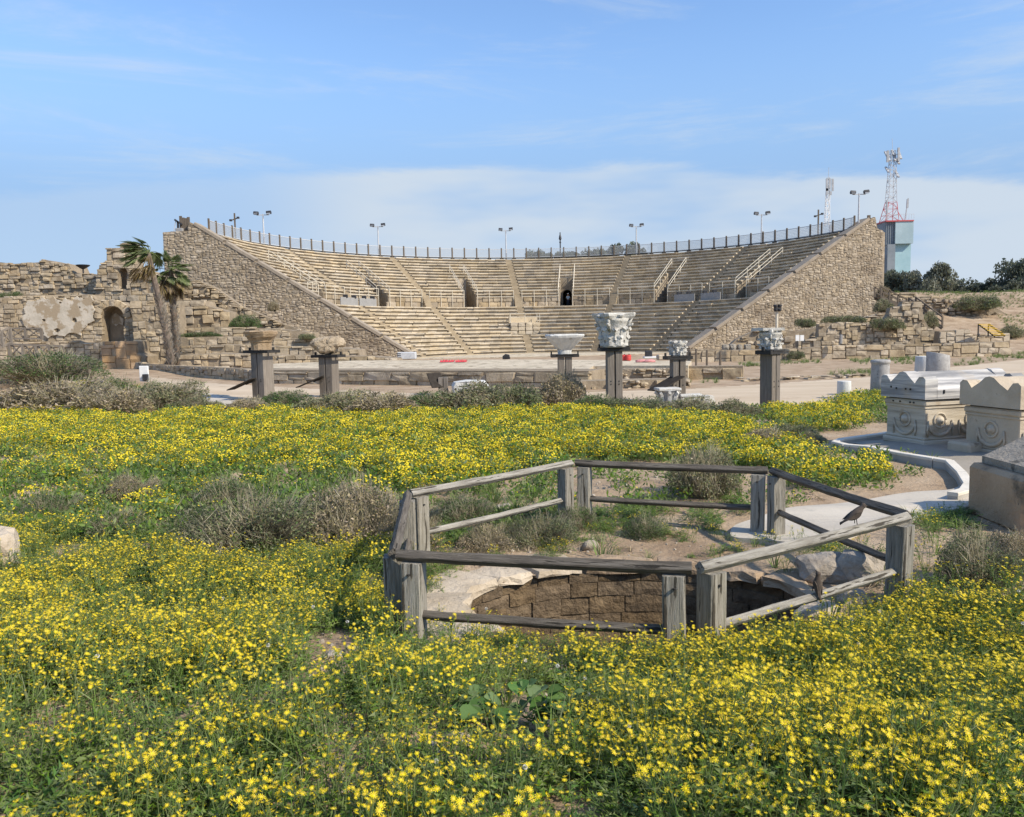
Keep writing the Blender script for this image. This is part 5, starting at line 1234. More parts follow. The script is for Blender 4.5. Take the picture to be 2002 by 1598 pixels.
# the near dark tomb at the right edge
q0_ = at(1897, 1002); z0 = hz(q0_.x, q0_.y); ang = -.02
t = thing('sarcophagus', 'nearest tomb, dark brown with a grey gabled lid, cut by the right edge', 'sarcophagus', (q0_.x, q0_.y, z0), ang, 'stone tombs at the right')
o = MB().box((1.1, -.48, .30), (2.2, 1.15, .66), 0, .05).build('chest', M['darkstone'], t, False, True); subdiv(o, 0)
sec_ = [(.12, .635), (.12, .72), (.2, .75), (.72, 1.0), (1.3, .75), (1.38, .7), (1.38, .635)]
lo = MB().prism([sec_], lambda u, v, k: (u, .0 if k == 0 else -1.2, v)).build('lid', M['greylid'], t, False, True)
for k in range(2): pass
# kerb and paved platform, concrete path
def ribbon(name, px, w, h, m_top, m_side, label=None, cat=None, z_at=0.0):
    P_ = [at(a, b, z_at) for a, b in px]; seg = []
    t = thing(name, label, cat, (P_[len(P_)//2].x, P_[len(P_)//2].y, 0)) if label else None
    for a, b in zip(P_[:-1], P_[1:]):
        n_ = max(1, round((b - a).length / 1.3))
        for k in range(n_):
            p = a + (b - a) * (k / n_); q_ = a + (b - a) * ((k + 1) / n_); d = (q_ - p).normalized(); q_ = q_ - d * .008
            z_ = -.08; p = Vector((p.x, p.y, hz(p.x, p.y))); q_ = Vector((q_.x, q_.y, hz(q_.x, q_.y)))
            MB().bar(p + Vector((0, 0, (h - .1) / 2 )), q_ + Vector((0, 0, (h - .1) / 2)), w - .01, h + .1 - .02).build('kerb_body', m_side, t)
            MB().bar(p + Vector((0, 0, h - .005)), q_ + Vector((0, 0, h - .005)), w, .05, 0, .008).build('kerb_top', m_top, t)
    return t
ribbon('kerb_wall', [(1778, 839), (1735, 843), (1690, 850), (1645, 857), (1632, 861), (1655, 870), (1700, 877), (1760, 888), (1830, 902), (1856, 906), (1880, 922), (1894, 938), (1886, 952), (1862, 960)], .14, .13, M['kerb'], M['kerbside'], 'low white topped kerb wall winding round the tombs', 'kerb wall', .14)
sheet('paved_platform', None, M['paving'], .12, .05, [tuple(at(a, b)[:2]) for a, b in [(1640, 866), (1740, 846), (1800, 842), (2100, 828), (2160, 905), (1960, 965), (1894, 948), (1880, 934), (1850, 914), (1760, 896)]])
def smooth_poly(P, n=4):
    out = []; m_ = len(P)
    for i in range(m_):
        p0, p1, p2, p3 = P[i-1], P[i], P[(i+1) % m_], P[(i+2) % m_]
        for k in range(n):
            t_ = k / n; out.append(tuple(.5 * (2*p1[j] + (p2[j]-p0[j])*t_ + (2*p0[j]-5*p1[j]+4*p2[j]-p3[j])*t_*t_ + (3*p1[j]-p0[j]-3*p2[j]+p3[j])*t_**3) for j in (0, 1)))
    return out
PP = smooth_poly([tuple(at(a, b, .08)[:2]) for a, b in [(1428, 1033), (1438, 1018), (1480, 1006), (1540, 990), (1620, 975), (1700, 964), (1790, 952), (1862, 945), (1900, 930), (1990, 935), (2040, 960), (1960, 985), (1890, 985), (1800, 1003), (1700, 1030), (1640, 1050), (1560, 1058), (1480, 1048), (1436, 1043)]])
zc = max(hz(*p) for p in PP) + .03
struct(MB().prism([PP], lambda u, v, k: (u, v, hz(u, v) + .055 - k * .2)).build('concrete_path', M['concrete']))

# ------------------------------------------------------------------ the pit and its rim
pit = thing('stone_pit', 'round stone lined pit sunk in the ground inside the wooden fence', 'pit', (WC[0], WC[1], 0))
def ell(a, s=1.0, ds=0.0): return (WC[0] + (WRX * s + ds) * cos(a), WC[1] + (WRY * s + ds) * sin(a))
r_ = random.Random(9)
zt = -.045
for c in range(10):
    h_ = r_.uniform(.13, .19); off = r_.random() * 6; a = off
    while a < off + 2 * pi - .12:
        per = sqrt((WRX * sin(a)) ** 2 + (WRY * cos(a)) ** 2); da = min(r_.uniform(.26, .46) / per, off + 2 * pi - a); g = .006 / per; jr = r_.uniform(-.012, .012); zz = r_.uniform(-.006, .006)
        nu, nv = 4, 3; vs = []
        for lay in (0, 1):
            for iv in range(nv):
                for iu in range(nu):
                    e_ = 0 if 0 < iu < nu - 1 and 0 < iv < nv - 1 else .018
                    s_ = (1.0 + jr / WRX + (e_ + r_.uniform(-.012, .012)) / WRX) if lay == 0 else 1.14
                    x, y = ell(a + g + (da - 2 * g) * iu / (nu - 1), s_); vs.append((x, y, zt + zz - h_ * iv / (nv - 1) * .96 + (r_.uniform(-.006, .006) if lay == 0 else 0)))
        n1 = nu * nv; fs = [(iv*nu+iu, iv*nu+iu+1, (iv+1)*nu+iu+1, (iv+1)*nu+iu) for iv in range(nv-1) for iu in range(nu-1)]
        rg_ = list(range(nu)) + [iv*nu+nu-1 for iv in range(1, nv)] + [(nv-1)*nu+iu for iu in range(nu-2, -1, -1)] + [iv*nu for iv in range(nv-2, 0, -1)]
        fs += [(rg_[k], n1 + rg_[k], n1 + rg_[(k+1) % len(rg_)], rg_[(k+1) % len(rg_)]) for k in range(len(rg_))]
        MB().add(vs, fs).build('stone', M['pitstone'], pit); a += da
    zt -= h_
mb = MB(); n_ = 48; vs = []
for z_, s_ in ((-.10, 1.03), (-1.9, 1.03)): vs += [(*ell(2 * pi * k / n_, s_), z_) for k in range(n_)]
mb.add(vs, [(k, n_ + k, n_ + (k + 1) % n_, (k + 1) % n_) for k in range(n_)]); mb.build('pit_lining', M['pitstone'], pit)
mb = MB(); mb.add([(*ell(2 * pi * k / n_, 1.1), -1.72) for k in range(n_)], [tuple(range(n_))]); mb.build('pit_floor', M['soil'], pit)
MB().bar((1.15, 7.2, -.95), (1.28, 7.25, -.72), .07, .05).build('wood_scrap', M['wood'], pit)
# rim stones: irregular flat slabs
def slab(name, P, z0, z1, m, parent, jit=.02):
    mb = MB(); n_ = len(P); cx_ = sum(p[0] for p in P) / n_; cy_ = sum(p[1] for p in P) / n_; vs = []
    for s_, z_ in ((1.0, z0), (1.0, z1 - .05), (.93, z1), ): vs += [(cx_ + (x - cx_) * s_ + rnd.uniform(-jit, jit), cy_ + (y - cy_) * s_ + rnd.uniform(-jit, jit), z_ + rnd.uniform(-jit, jit)) for x, y in P]
    fs = [(k*n_+i, k*n_+(i+1) % n_, (k+1)*n_+(i+1) % n_, (k+1)*n_+i) for k in range(2) for i in range(n_)] + [tuple(range(n_))[::-1]]
    b = len(vs); vs.append((cx_, cy_, z1 + .02)); fs += [(2*n_+i, 2*n_+(i+1) % n_, b) for i in range(n_)]
    return mb.add(vs, fs).build(name, m, parent)
a = .25
while a < 2 * pi + .22:
    da = rnd.uniform(.26, .5); w_ = rnd.uniform(.42, .58) if 1.7 < (a % (2*pi)) < 4.0 else rnd.uniform(.14, .26)
    P_ = [ell(a + da * f + rnd.uniform(-.015, .015), rnd.uniform(.95, 1.0)) for f in (.02, .35, .68, .98)] + [ell(a + da * f, 1.0, w_ * rnd.uniform(.8, 1.15)) for f in (.97, .7, .35, .03)]
    if not 3.7 < a % (2 * pi) < 5.5: slab('rim_stone', P_, -.10, rnd.uniform(-.03, .03), M['rimstone'] if 1.6 < a < 4.2 else M['soil'], pit)
    a += da
def rock(label, px, py, w, h, d, seed, m='rock', z=0.0, rz=0, sink=.25):
    p = atg(px, py); me_v, me_f = US_R[seed % 7]; rr_ = random.Random(seed)
    bm = bmesh.new(); bmesh.ops.create_icosphere(bm, subdivisions=3, radius=1)
    for v in bm.verts:
        c = v.co.copy(); n1 = mnoise.noise(c * 1.1 + Vector((seed * 3.1, 0, 0))); n2 = mnoise.noise(c * 2.7 + Vector((0, seed * 1.7, 0)))
        m_ = max(abs(c.x), abs(c.y), abs(c.z)); c = c * (.75 + .25 / m_) * (1 + .32 * n1 + .12 * n2); v.co = Vector((c.x * w / 2, c.y * d / 2, c.z * h / 2))
    me = bpy.data.meshes.new('rock'); bm.to_mesh(me); bm.free(); me.materials.append(M[m])
    o = bpy.data.objects.new('rock', me); COL.objects.link(o); o.location = (p.x, p.y, hz(p.x, p.y) + h * (.5 - sink)); o.rotation_euler = (0, 0, rz)
    return tag(o, label, 'rock')
rock('long flat pale boulder on the right lip of the pit', 1620, 1128, .55, .30, .4, 1, rz=-.2)
rock('upright rounded boulder right of the long flat boulder', 1683, 1132, .34, .36, .4, 2, rz=.5)
rock('small pale stone at the lower right of the pit behind the rail', 1662, 1185, .24, .22, .26, 3)
rock('flat grey slab at the right lip of the pit under the small pale stone', 1600, 1205, .45, .16, .3, 4, rz=.7)
rock('small angular stone on the back lip of the pit', 1154, 1075, .17, .13, .15, 5)
rock('white stone under the lower rail left of the back post', 985, 1000, .2, .14, .18, 7)
rock('leaning pale rock cut by the left edge of the picture', -14, 1118, .48, .50, .5, 8, 'rock', 0, .3, .15)
rock('white rock beside the yellow flowers near the kerb', 1648, 836, .38, .2, .24, 9, 'rimstone')
rock('white pebble pair lying in the front flower gap', 890, 1448, .075, .06, .06, 10, z=.4)
rock('larger whitish stone beside the pebble pair in the front gap', 838, 1466, .1, .05, .07, 11, z=.42, rz=-.3)
rock('orange brown stone behind the whitish stone in the front gap', 852, 1450, .06, .045, .05, 12, 'darkstone', z=.4)
rock('pale stone at the left gravel patch in the flowers', 690, 1274, .1, .06, .08, 13, z=.3)
rock('flat pale stone in the middle of the left gravel patch', 652, 1284, .13, .05, .1, 14, z=.3)
rock('rounded stone at the lower left of the front flowers', 655, 1568, .08, .06, .06, 15, z=.5)

# ------------------------------------------------------------------ wooden fence round the pit
wf = thing('pit_fence', 'six sided weathered timber fence with two rails round the pit', 'fence', (1.0, 7.2, 0))
ZR = .73
CO = dict(N=(1.2, 5.2), LF=(-.88, 5.69), LB=(-1.06, 7.93), B=(.73, 9.67), RB=(2.87, 8.86), RF=(3.28, 6.55))
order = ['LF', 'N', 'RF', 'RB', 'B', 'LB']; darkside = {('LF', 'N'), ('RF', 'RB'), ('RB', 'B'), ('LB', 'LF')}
PWD = .15
def fence_post(x, y, rz, zt):
    zg = hz(x, y) - .25; h_ = zt - zg; me_ = MB(); me_.bar((0, 0, 0), (0, 0, h_), PWD, PWD, 0, .012, 5, .002)
    o = bpy.data.objects.new('post', me_.mesh('post', M['wood'])); COL.objects.link(o); o.location = (x, y, zg); o.rotation_euler = (rnd.uniform(-.015, .015), rnd.uniform(-.015, .015), rz); o.parent = wf; o.matrix_parent_inverse = WL[wf.name].inverted()
def fence_rail(a, b, m, s, name):
    a = Vector(a); b = Vector(b); d = b - a; L_ = d.length; mb = MB()
    seg = 14; vs = []; n = 8; c = .007; w = s
    prof = [(-w/2+c, -w/2), (w/2-c, -w/2), (w/2, -w/2+c), (w/2, w/2-c), (w/2-c, w/2), (-w/2+c, w/2), (-w/2, w/2-c), (-w/2, -w/2+c)]
    ca, sa = cos(pi/4), sin(pi/4); prof = [(x*ca - y*sa, x*sa + y*ca) for x, y in prof]
    for k in range(seg + 1):
        f = k / seg; jx, jy = (rnd.uniform(-.003, .003), rnd.uniform(-.003, .003) - .008 * sin(pi * f))
        vs += [(L_ * (f - .5), x + jx + rnd.uniform(-.0015, .0015), y + jy + rnd.uniform(-.0015, .0015)) for x, y in prof]
    fs = [(k*n+i, k*n+(i+1) % n, (k+1)*n+(i+1) % n, (k+1)*n+i) for k in range(seg) for i in range(n)] + [tuple(range(n))[::-1], tuple(seg*n+i for i in range(n))]
    mb.add(vs, [f[::-1] for f in fs])
    o = bpy.data.objects.new(name, mb.mesh(name, m)); COL.objects.link(o); o.location = (a + b) / 2
    o.rotation_euler = (0, -math.asin(d.z / L_), atan2(d.y, d.x)); o.parent = wf; o.matrix_parent_inverse = WL[wf.name].inverted()
for k in range(6):
    A, B = order[k], order[(k + 1) % 6]; a = Vector((*CO[A], 0)); b = Vector((*CO[B], 0)); d = (b - a).normalized(); rz = atan2(d.y, d.x)
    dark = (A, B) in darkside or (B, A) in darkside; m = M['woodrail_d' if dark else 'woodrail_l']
    ins = .14
    pa, pb = a + d * ins, b - d * ins
    fence_post(pa.x, pa.y, rz, ZR - .045); fence_post(pb.x, pb.y, rz, ZR - .045)
    e0, e1 = .03, .03
    nv_ = Vector((d.y, -d.x, 0))
    for pp in (pa, pb):
        for sg in (-1, 1):
            q_ = pp + nv_ * sg * (PWD / 2 + .002) + Vector((0, 0, ZR - .12)); MB().lathe([(.013, -.006), (.013, .004), (.006, .006)], 8, (q_.x, q_.y, q_.z)).build('bolt', M['iron'], wf)
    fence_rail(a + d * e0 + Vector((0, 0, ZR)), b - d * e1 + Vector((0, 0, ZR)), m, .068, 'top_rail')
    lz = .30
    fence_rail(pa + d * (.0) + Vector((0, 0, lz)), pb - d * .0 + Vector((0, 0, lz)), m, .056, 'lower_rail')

# ------------------------------------------------------------------ birds
def bird(label, P, heading, pitch, tail=1.0, s=1.0):
    t = thing('bird', label, 'bird', tuple(P), heading, 'small dark birds at the pit')
    # spine from tail tip (-x) to beak (+x)
    st = [(-.115 * tail, -.012, .006, .010), (-.085 * tail, .0, .014, .006), (-.055, .012, .018, .012), (-.03, .022, .03, .028), (0, .032, .036, .036), (.025, .042, .034, .036), (.045, .058, .026, .027), (.058, .074, .022, .022), (.068, .082, .022, .021), (.078, .082, .018, .017), (.086, .078, .009, .009)]
    vs = []; n = 10
    for x, z, ry, rz in st: vs += [(x, ry * cos(2*pi*i/n), z + rz * sin(2*pi*i/n)) for i in range(n)]
    fs = [(k*n+i, (k+1)*n+i, (k+1)*n+(i+1) % n, k*n+(i+1) % n) for k in range(len(st)-1) for i in range(n)] + [tuple(range(n)), tuple((len(st)-1)*n+i for i in range(n))[::-1]]
    R_ = Matrix.Rotation(-pitch, 3, 'Y'); up = Vector((0, 0, .035))
    tr = lambda v: tuple((R_ @ Vector(v)) * s + up * s)
    MB().add([tr(v) for v in vs], fs).build('body', M['bird'], t, True, True)
    MB().tube([tr((.084, 0, .078)), tr((.095, 0, .0755)), tr((.104, 0, .072))], [.006 * s, .004 * s, .001 * s], 6).build('beak', M['beak'], t, False, True)
    for sg in (-1, 1):
        w = [(.03, .05), (.0, .052), (-.04, .034), (-.085, .008), (-.05, .008), (-.01, .014), (.025, .03)]
        MB().prism([w], lambda u, v, k: tr((u, sg * (.034 - .3 * max(0, -u) * .5 + (.004 if k == 0 else -.004)), v))).build('wing', M['bird'], t, False, True)
        MB().tube([tr((.0, sg * .014, .0)), (0.004 * s, sg * .016 * s, 0)], .003 * s, 5).build('leg', M['beak'], t, False, True)
        MB().lathe([(.001, -.003), (.004, -.002), (.004, .002), (.001, .003)], 6, tr((.074, sg * .0175, .087))).build('eye', M['dark'], t, False, True)
    return t
N_, RF_ = Vector((*CO['N'], 0)), Vector((*CO['RF'], 0))
f = .70; p = N_ + (RF_ - N_) * f; bird('small brown bird perched on the right front top rail, facing right', (p.x, p.y, ZR + .047), .1, .15, 1.0, 1.12)
f = .50; p = N_ + (RF_ - N_) * f; bird('dark bird clinging to the right front lower rail, tail hanging toward the viewer', (p.x, p.y, .30 + .04), 2.2, 1.0, 1.1, 1.0)
p = at(1037, 962); bird('dark bird on the bare ground inside the fence near the back corner', (p.x, p.y, hz(p.x, p.y)), .9, .5, .9, 1.0)

# ------------------------------------------------------------------ left edge: sign, post, timber railings
p = at(284, 768); z0 = hz(p.x, p.y); t = thing('white_sign', 'small white board with a black box at its foot beside the track', 'sign board', (p.x, p.y, z0))
MB().box((p.x, p.y, z0 + .35), (.42, .06, .74), .0, .02).build('board', M['white'], t); MB().box((p.x + .1, p.y - .1, z0 + .2), (.24, .16, .3), 0, .02).build('black_box', M['dark'], t)
p = at(178, 778); tag(MB().bar((p.x, p.y, hz(p.x, p.y) - .1), (p.x - .02, p.y, hz(p.x, p.y) + .6), .16, .16, .3, .02).build('dark_post', M['fencewood']), 'short dark post standing among the yellow flowers at the left mound', 'post')
def xrail(label, a, b, h, n):
    a = Vector(a); b = Vector(b); t = thing('timber_railing', label, 'railing', tuple((a + b) / 2), 0, 'crossed timber railings at the far left')
    for z_ in (.06, h): MB().bar(a + Vector((0, 0, z_)), b + Vector((0, 0, z_)), .1, .12).build('rail', M['timber'], t)
    for k in range(n + 1): q_ = a + (b - a) * k / n; MB().bar(q_, q_ + Vector((0, 0, h)), .16, .16).build('post', M['timber'], t)
    for k in range(n):
        p_ = a + (b - a) * (k + .06) / n; q_ = a + (b - a) * (k + .94) / n; MB().bar(p_ + Vector((0, -.03, .1)), q_ + Vector((0, -.03, h)), .07, .07).build('brace', M['timber'], t); MB().bar(p_ + Vector((0, .05, h)), q_ + Vector((0, .05, .1)), .07, .07).build('brace', M['timber'], t)
xrail('upper crossed timber railing below the white plaster at far left', atD(20, 664, 60), atD(82, 664, 60), .82, 2)
xrail('lower crossed timber railing just above the dark green mound', atD(20, 699, 52), atD(124, 703, 52), .85, 4)
xrail('tangled timber railing cut by the left edge of the picture', atD(-30, 696, 54), atD(22, 672, 56), 1.1, 3)

# ------------------------------------------------------------------ person in the middle doorway
d = DOORS[3]; P0 = Vector(TP(R2 + DROWS * ru - .5, d + .12 / R2, Z1 + .02)); t = thing('person', 'person in a pale blue shirt and cap standing in the middle doorway', 'person', tuple(P0), -(TROT + d))
def skinned(name, V, E, R_, m, parent):
    me = bpy.data.meshes.new(name); me.from_pydata(V, E, []); me.materials.append(m)
    o = bpy.data.objects.new(name, me); COL.objects.link(o); o.parent = parent
    sm = o.modifiers.new('skin', 'SKIN'); 
    if not me.skin_vertices: me.attributes.new('skin_vertices', 'FLOAT', 'POINT') if False else None
    for i, rr in enumerate(R_): me.skin_vertices[0].data[i].radius = (rr, rr * .85)
    me.skin_vertices[0].data[0].use_root = True
    subdiv(o, 2); return o
try:
    BV = [(0, 0, .95), (0, 0, 1.15), (0, 0, 1.38), (0, 0, 1.5), (0, -.01, 1.6), (0, -.01, 1.70), (.17, 0, 1.4), (.25, .02, 1.15), (.28, -.08, .92), (-.17, 0, 1.4), (-.25, .02, 1.15), (-.16, -.2, 1.02), (.1, 0, .88), (.11, -.02, .5), (.12, 0, .08), (.12, -.12, .04), (-.1, 0, .88), (-.11, -.02, .5), (-.12, 0, .08), (-.12, -.12, .04)]
    BE = [(0, 1), (1, 2), (2, 3), (3, 4), (4, 5), (2, 6), (6, 7), (7, 8), (2, 9), (9, 10), (10, 11), (0, 12), (12, 13), (13, 14), (14, 15), (0, 16), (16, 17), (17, 18), (18, 19)]
    BR = [.14, .13, .15, .06, .09, .085, .06, .045, .035, .06, .045, .035, .085, .06, .045, .04, .085, .06, .045, .04]
    def sv(o_, V, E, R_): pass
    def skin_obj(name, V, E, R_, m):
        bm = bmesh.new(); lay = bm.verts.layers.skin.verify(); vv = [bm.verts.new(v) for v in V]
        for a_, b_ in E: bm.edges.new((vv[a_], vv[b_]))
        for v, rr in zip(vv, R_): v[lay].radius = (rr, rr * .8)
        vv[0][lay].use_root = True
        me = bpy.data.meshes.new(name); bm.to_mesh(me); bm.free(); me.materials.append(m); o = bpy.data.objects.new(name, me); COL.objects.link(o); o.parent = t
        o.modifiers.new('skin', 'SKIN'); subdiv(o, 2); return o
    skin_obj('body', BV, BE, BR, M['skin'])
    sh = [0, 1, 2, 6, 7, 9, 10]; mp_ = {v: i for i, v in enumerate(sh)}; skin_obj('shirt', [BV[i] for i in sh], [(mp_[a_], mp_[b_]) for a_, b_ in BE if a_ in mp_ and b_ in mp_], [.175, .17, .18, .085, .07, .085, .07], M['shirt'])
    tr_ = [0, 12, 13, 14, 16, 17, 18]; mp_ = {v: i for i, v in enumerate(tr_)}; skin_obj('trousers', [BV[i] for i in tr_], [(mp_[a_], mp_[b_]) for a_, b_ in BE if a_ in mp_ and b_ in mp_], [.155, .11, .085, .07, .11, .085, .07], M['trouser'])
    MB().lathe([(.105, 1.70), (.11, 1.76), (.08, 1.82), (.02, 1.835)], 12, (0, -.01, 0)).build('cap', M['white'], t, True, True)
except Exception as ex:
    print('PERSON', ex); raise
# ------------------------------------------------------------------ shrubs
def shrub_mesh(kind, seed, nleaf, leaf, ntwig):
    r = np.random.default_rng(seed); V = []; F = []; Mi = []
    mats = {'grey': ['twig', 'sh_grey', 'sh_brown'], 'brown': ['twig', 'sh_brown', 'dry'], 'green': ['twig', 'sh_green', 'leaf2'], 'mix': ['twig', 'sh_grey', 'sh_green']}[kind]
    bumps = [(r.uniform(-.6, .6), r.uniform(-.6, .6), r.uniform(.35, .62), r.uniform(.6, 1.0)) for _ in range(9)] + [(0, 0, .6, .95)]
    def surf(x, y):
        h = 0
        for bx, by, br, bh in bumps:
            d2 = ((x - bx) ** 2 + (y - by) ** 2) / br ** 2
            if d2 < 1: h = max(h, bh * sqrt(1 - d2))
        return h
    for k in range(ntwig):
        a = r.uniform(0, 2 * pi); rad = sqrt(r.random()) * .95; x, y = cos(a) * rad, sin(a) * rad; h = surf(x, y)
        if h < .05: continue
        tip = np.array([x * 1.05, y * 1.05, h * r.uniform(.6, 1.32)]); base = np.array([x * .35, y * .35, 0]); mid = (base + tip) / 2 + r.normal(size=3) * .06
        w = r.uniform(.006, .011); s = np.array([-sin(a + 1), cos(a + 1), 0]) * w
        n_ = len(V); V += [base - s, base + s, mid + s * .8, mid - s * .8, tip + s * .3, tip - s * .3]; F += [(n_, n_+1, n_+2, n_+3), (n_+3, n_+2, n_+4, n_+5)]; Mi += [0, 0]
        for q_ in range(2):
            d = r.normal(size=3) * .10; d[2] = abs(d[2]); p = mid + (tip - mid) * r.random(); s2 = s * .6
            n_ = len(V); V += [p - s2, p + s2, p + d + s2 * .3, p + d - s2 * .3]; F.append((n_, n_+1, n_+2, n_+3)); Mi.append(0)
    k = 0
    while k < nleaf:
        a = r.uniform(0, 2 * pi); rad = sqrt(r.random()); x, y = cos(a) * rad, sin(a) * rad; h = surf(x, y)
        if h < .03: continue
        z = h * (1 - (r.random() ** 2.2) * .75) * r.uniform(.84, 1.1)
        if mnoise.noise((x * 3.2 + seed, y * 3.2, z * 3.2)) < -.06 and r.random() < .85: continue
        k += 1
        d = r.normal(size=3) + np.array([x * .5, y * .5, .7]); d /= np.linalg.norm(d); b = np.cross(d, r.normal(size=3)); b /= np.linalg.norm(b) + 1e-9
        L_ = leaf * r.uniform(.6, 1.4); w = L_ * r.uniform(.14, .26); c = np.array([x, y, z]); n_ = len(V)
        V += [c, c + d * L_ * .5 - b * w, c + d * L_, c + d * L_ * .5 + b * w]; F.append((n_, n_+1, n_+2, n_+3)); Mi.append(1 if r.random() < .74 else 2)
    me = bpy.data.meshes.new(kind + '_shrub'); me.from_pydata([tuple(v) for v in V], [], F)
    for m in mats: me.materials.append(M[m])
    me.polygons.foreach_set('material_index', Mi); me.update(); return me
SH = {k: [shrub_mesh(k, 200 + i * 7 + len(k), 4300, .085, 900) for i in range(2)] for k in ('grey', 'brown', 'green', 'mix')}
SHF = {k: [shrub_mesh(k, 300 + i * 7 + len(k), 5400, .05, 1100) for i in range(2)] for k in ('grey', 'brown', 'green', 'mix')}
def shrub(label, px, py, wpx, hpx, kind, v=0, fine=False, z=0.0, D=None, dep=.8, cat='shrub', group='shrubs in the flower field'):
    p = atD(px, py, D) if D else at(px, py, z); s = p.y / FPX; w = wpx * s / 2; h = hpx * s
    zz = p.z if D else hz(p.x, p.y + w * dep * .6); me = (SHF if fine else SH)[kind][v]
    o = bpy.data.objects.new({'grey': 'dry_shrub', 'brown': 'dead_shrub', 'green': 'green_shrub', 'mix': 'shrub'}[kind], me); COL.objects.link(o)
    o.location = (p.x, p.y + w * dep * .6, zz - .04); o.scale = (w, w * dep, h); o.rotation_euler = (0, 0, (px * 37 % 60) / 100 - .3)
    tag(o, label, cat, group); return o
for a_ in [
    ('big grey green shrub spreading left of the pit fence', 470, 1095, 340, 118, 'mix', 0, True), ('large brown dead shrub against the left back corner of the pit fence', 690, 1075, 300, 132, 'brown', 0, True),
    ('brown twiggy shrub touching the left side of the pit fence', 800, 1085, 150, 120, 'brown', 1, True), ('green leafy shrub behind the big grey green one', 430, 1010, 190, 75, 'green', 0, True),
    ('small brown shrub in the green area at the middle left', 232, 985, 150, 55, 'brown', 1, True), ('dark green low shrub near the left edge', 70, 1025, 170, 65, 'green', 1, True),
    ('low olive shrub below the small brown one at the left', 215, 1062, 190, 50, 'mix', 1, True), ('dry shrub behind the back right rail of the pit fence', 1400, 985, 210, 105, 'grey', 0, True),
    ('dark bushy shrub at the right edge beyond the front flowers', 1935, 1170, 230, 120, 'mix', 1, True), ('brownish shrub at the right edge behind the dark bushy one', 2010, 1115, 160, 70, 'brown', 0, True),
    ('olive shrub inside the fence under the left back lower rail', 1060, 1068, 160, 70, 'mix', 0, True), ('dead twig shrub inside the fence left of the olive one', 950, 1078, 160, 62, 'brown', 1, True),
    ('green tuft shrub in front of the back post pair', 1135, 1040, 130, 50, 'green', 0, True), ('round green shrub in the middle of the bare ground by the pit', 1265, 1055, 115, 52, 'green', 1, True),
    ('tall grass green shrub at the back left inside the fence', 915, 1020, 170, 52, 'green', 0, True),
    ('large pale brown shrub at the left edge before the dark mound', 60, 812, 300, 62, 'brown', 0, False), ('grey brown shrub right of the large pale brown one', 215, 815, 200, 50, 'brown', 1, False),
    ('grey shrub beside the pale concrete apron', 310, 802, 170, 52, 'grey', 1, False), ('low grey shrub below the white sign', 372, 806, 110, 30, 'grey', 0, False), ('green low shrub at the foot of the first stand', 545, 800, 130, 34, 'green', 0, False),
    ('low grey shrub left of the first stand', 470, 815, 120, 34, 'brown', 0, False), ('grey shrub at the foot of the eroded capital stand', 650, 815, 190, 46, 'grey', 1, False), ('wide grey shrub between the eroded capital and the information board', 760, 817, 190, 46, 'brown', 1, False),
    ('green shrub in front of the information board', 850, 800, 140, 32, 'green', 1, False), ('grey green shrub in front of the white marble fragment', 930, 812, 210, 62, 'grey', 0, False),
    ('tall grey green shrub right of the white marble fragment', 1000, 808, 140, 56, 'mix', 1, False), ('dry ball shaped bush in front of the bowl shaped marble stand', 1098, 798, 122, 66, 'brown', 0, False),
    ('green shrub between the ball bush and the large capital stand', 1165, 806, 130, 32, 'green', 0, False), ('grey shrub at the foot of the large capital stand', 1262, 812, 150, 34, 'mix', 0, False),
    ('grey shrub at the foot of the smallest capital stand', 1350, 815, 150, 36, 'grey', 1, False), ('dry grey shrub left of the rightmost stand', 1440, 822, 130, 40, 'grey', 0, False),
    ('low grey shrub right of the rightmost stand near the yellow flowers', 1560, 862, 110, 34, 'mix', 1, False), ('grey dead shrub among flowers above the back right rail', 1500, 878, 130, 40, 'brown', 0, False),
    ('small dry shrub before the kerb wall', 1590, 868, 80, 26, 'grey', 0, False)]:
    shrub(*a_)
for a_ in [('dark green mound shrub at the far left under the timber railing', 60, 760, 300, 60, 'green', 0), ('dark green mound shrub sloping down toward the white sign', 200, 768, 210, 56, 'green', 1), ('small dark green shrub at the tip of the mound by the white sign', 262, 772, 60, 34, 'green', 0)]:
    shrub(*a_, fine=True, z=.5, group='dark green shrubs on the left mound')
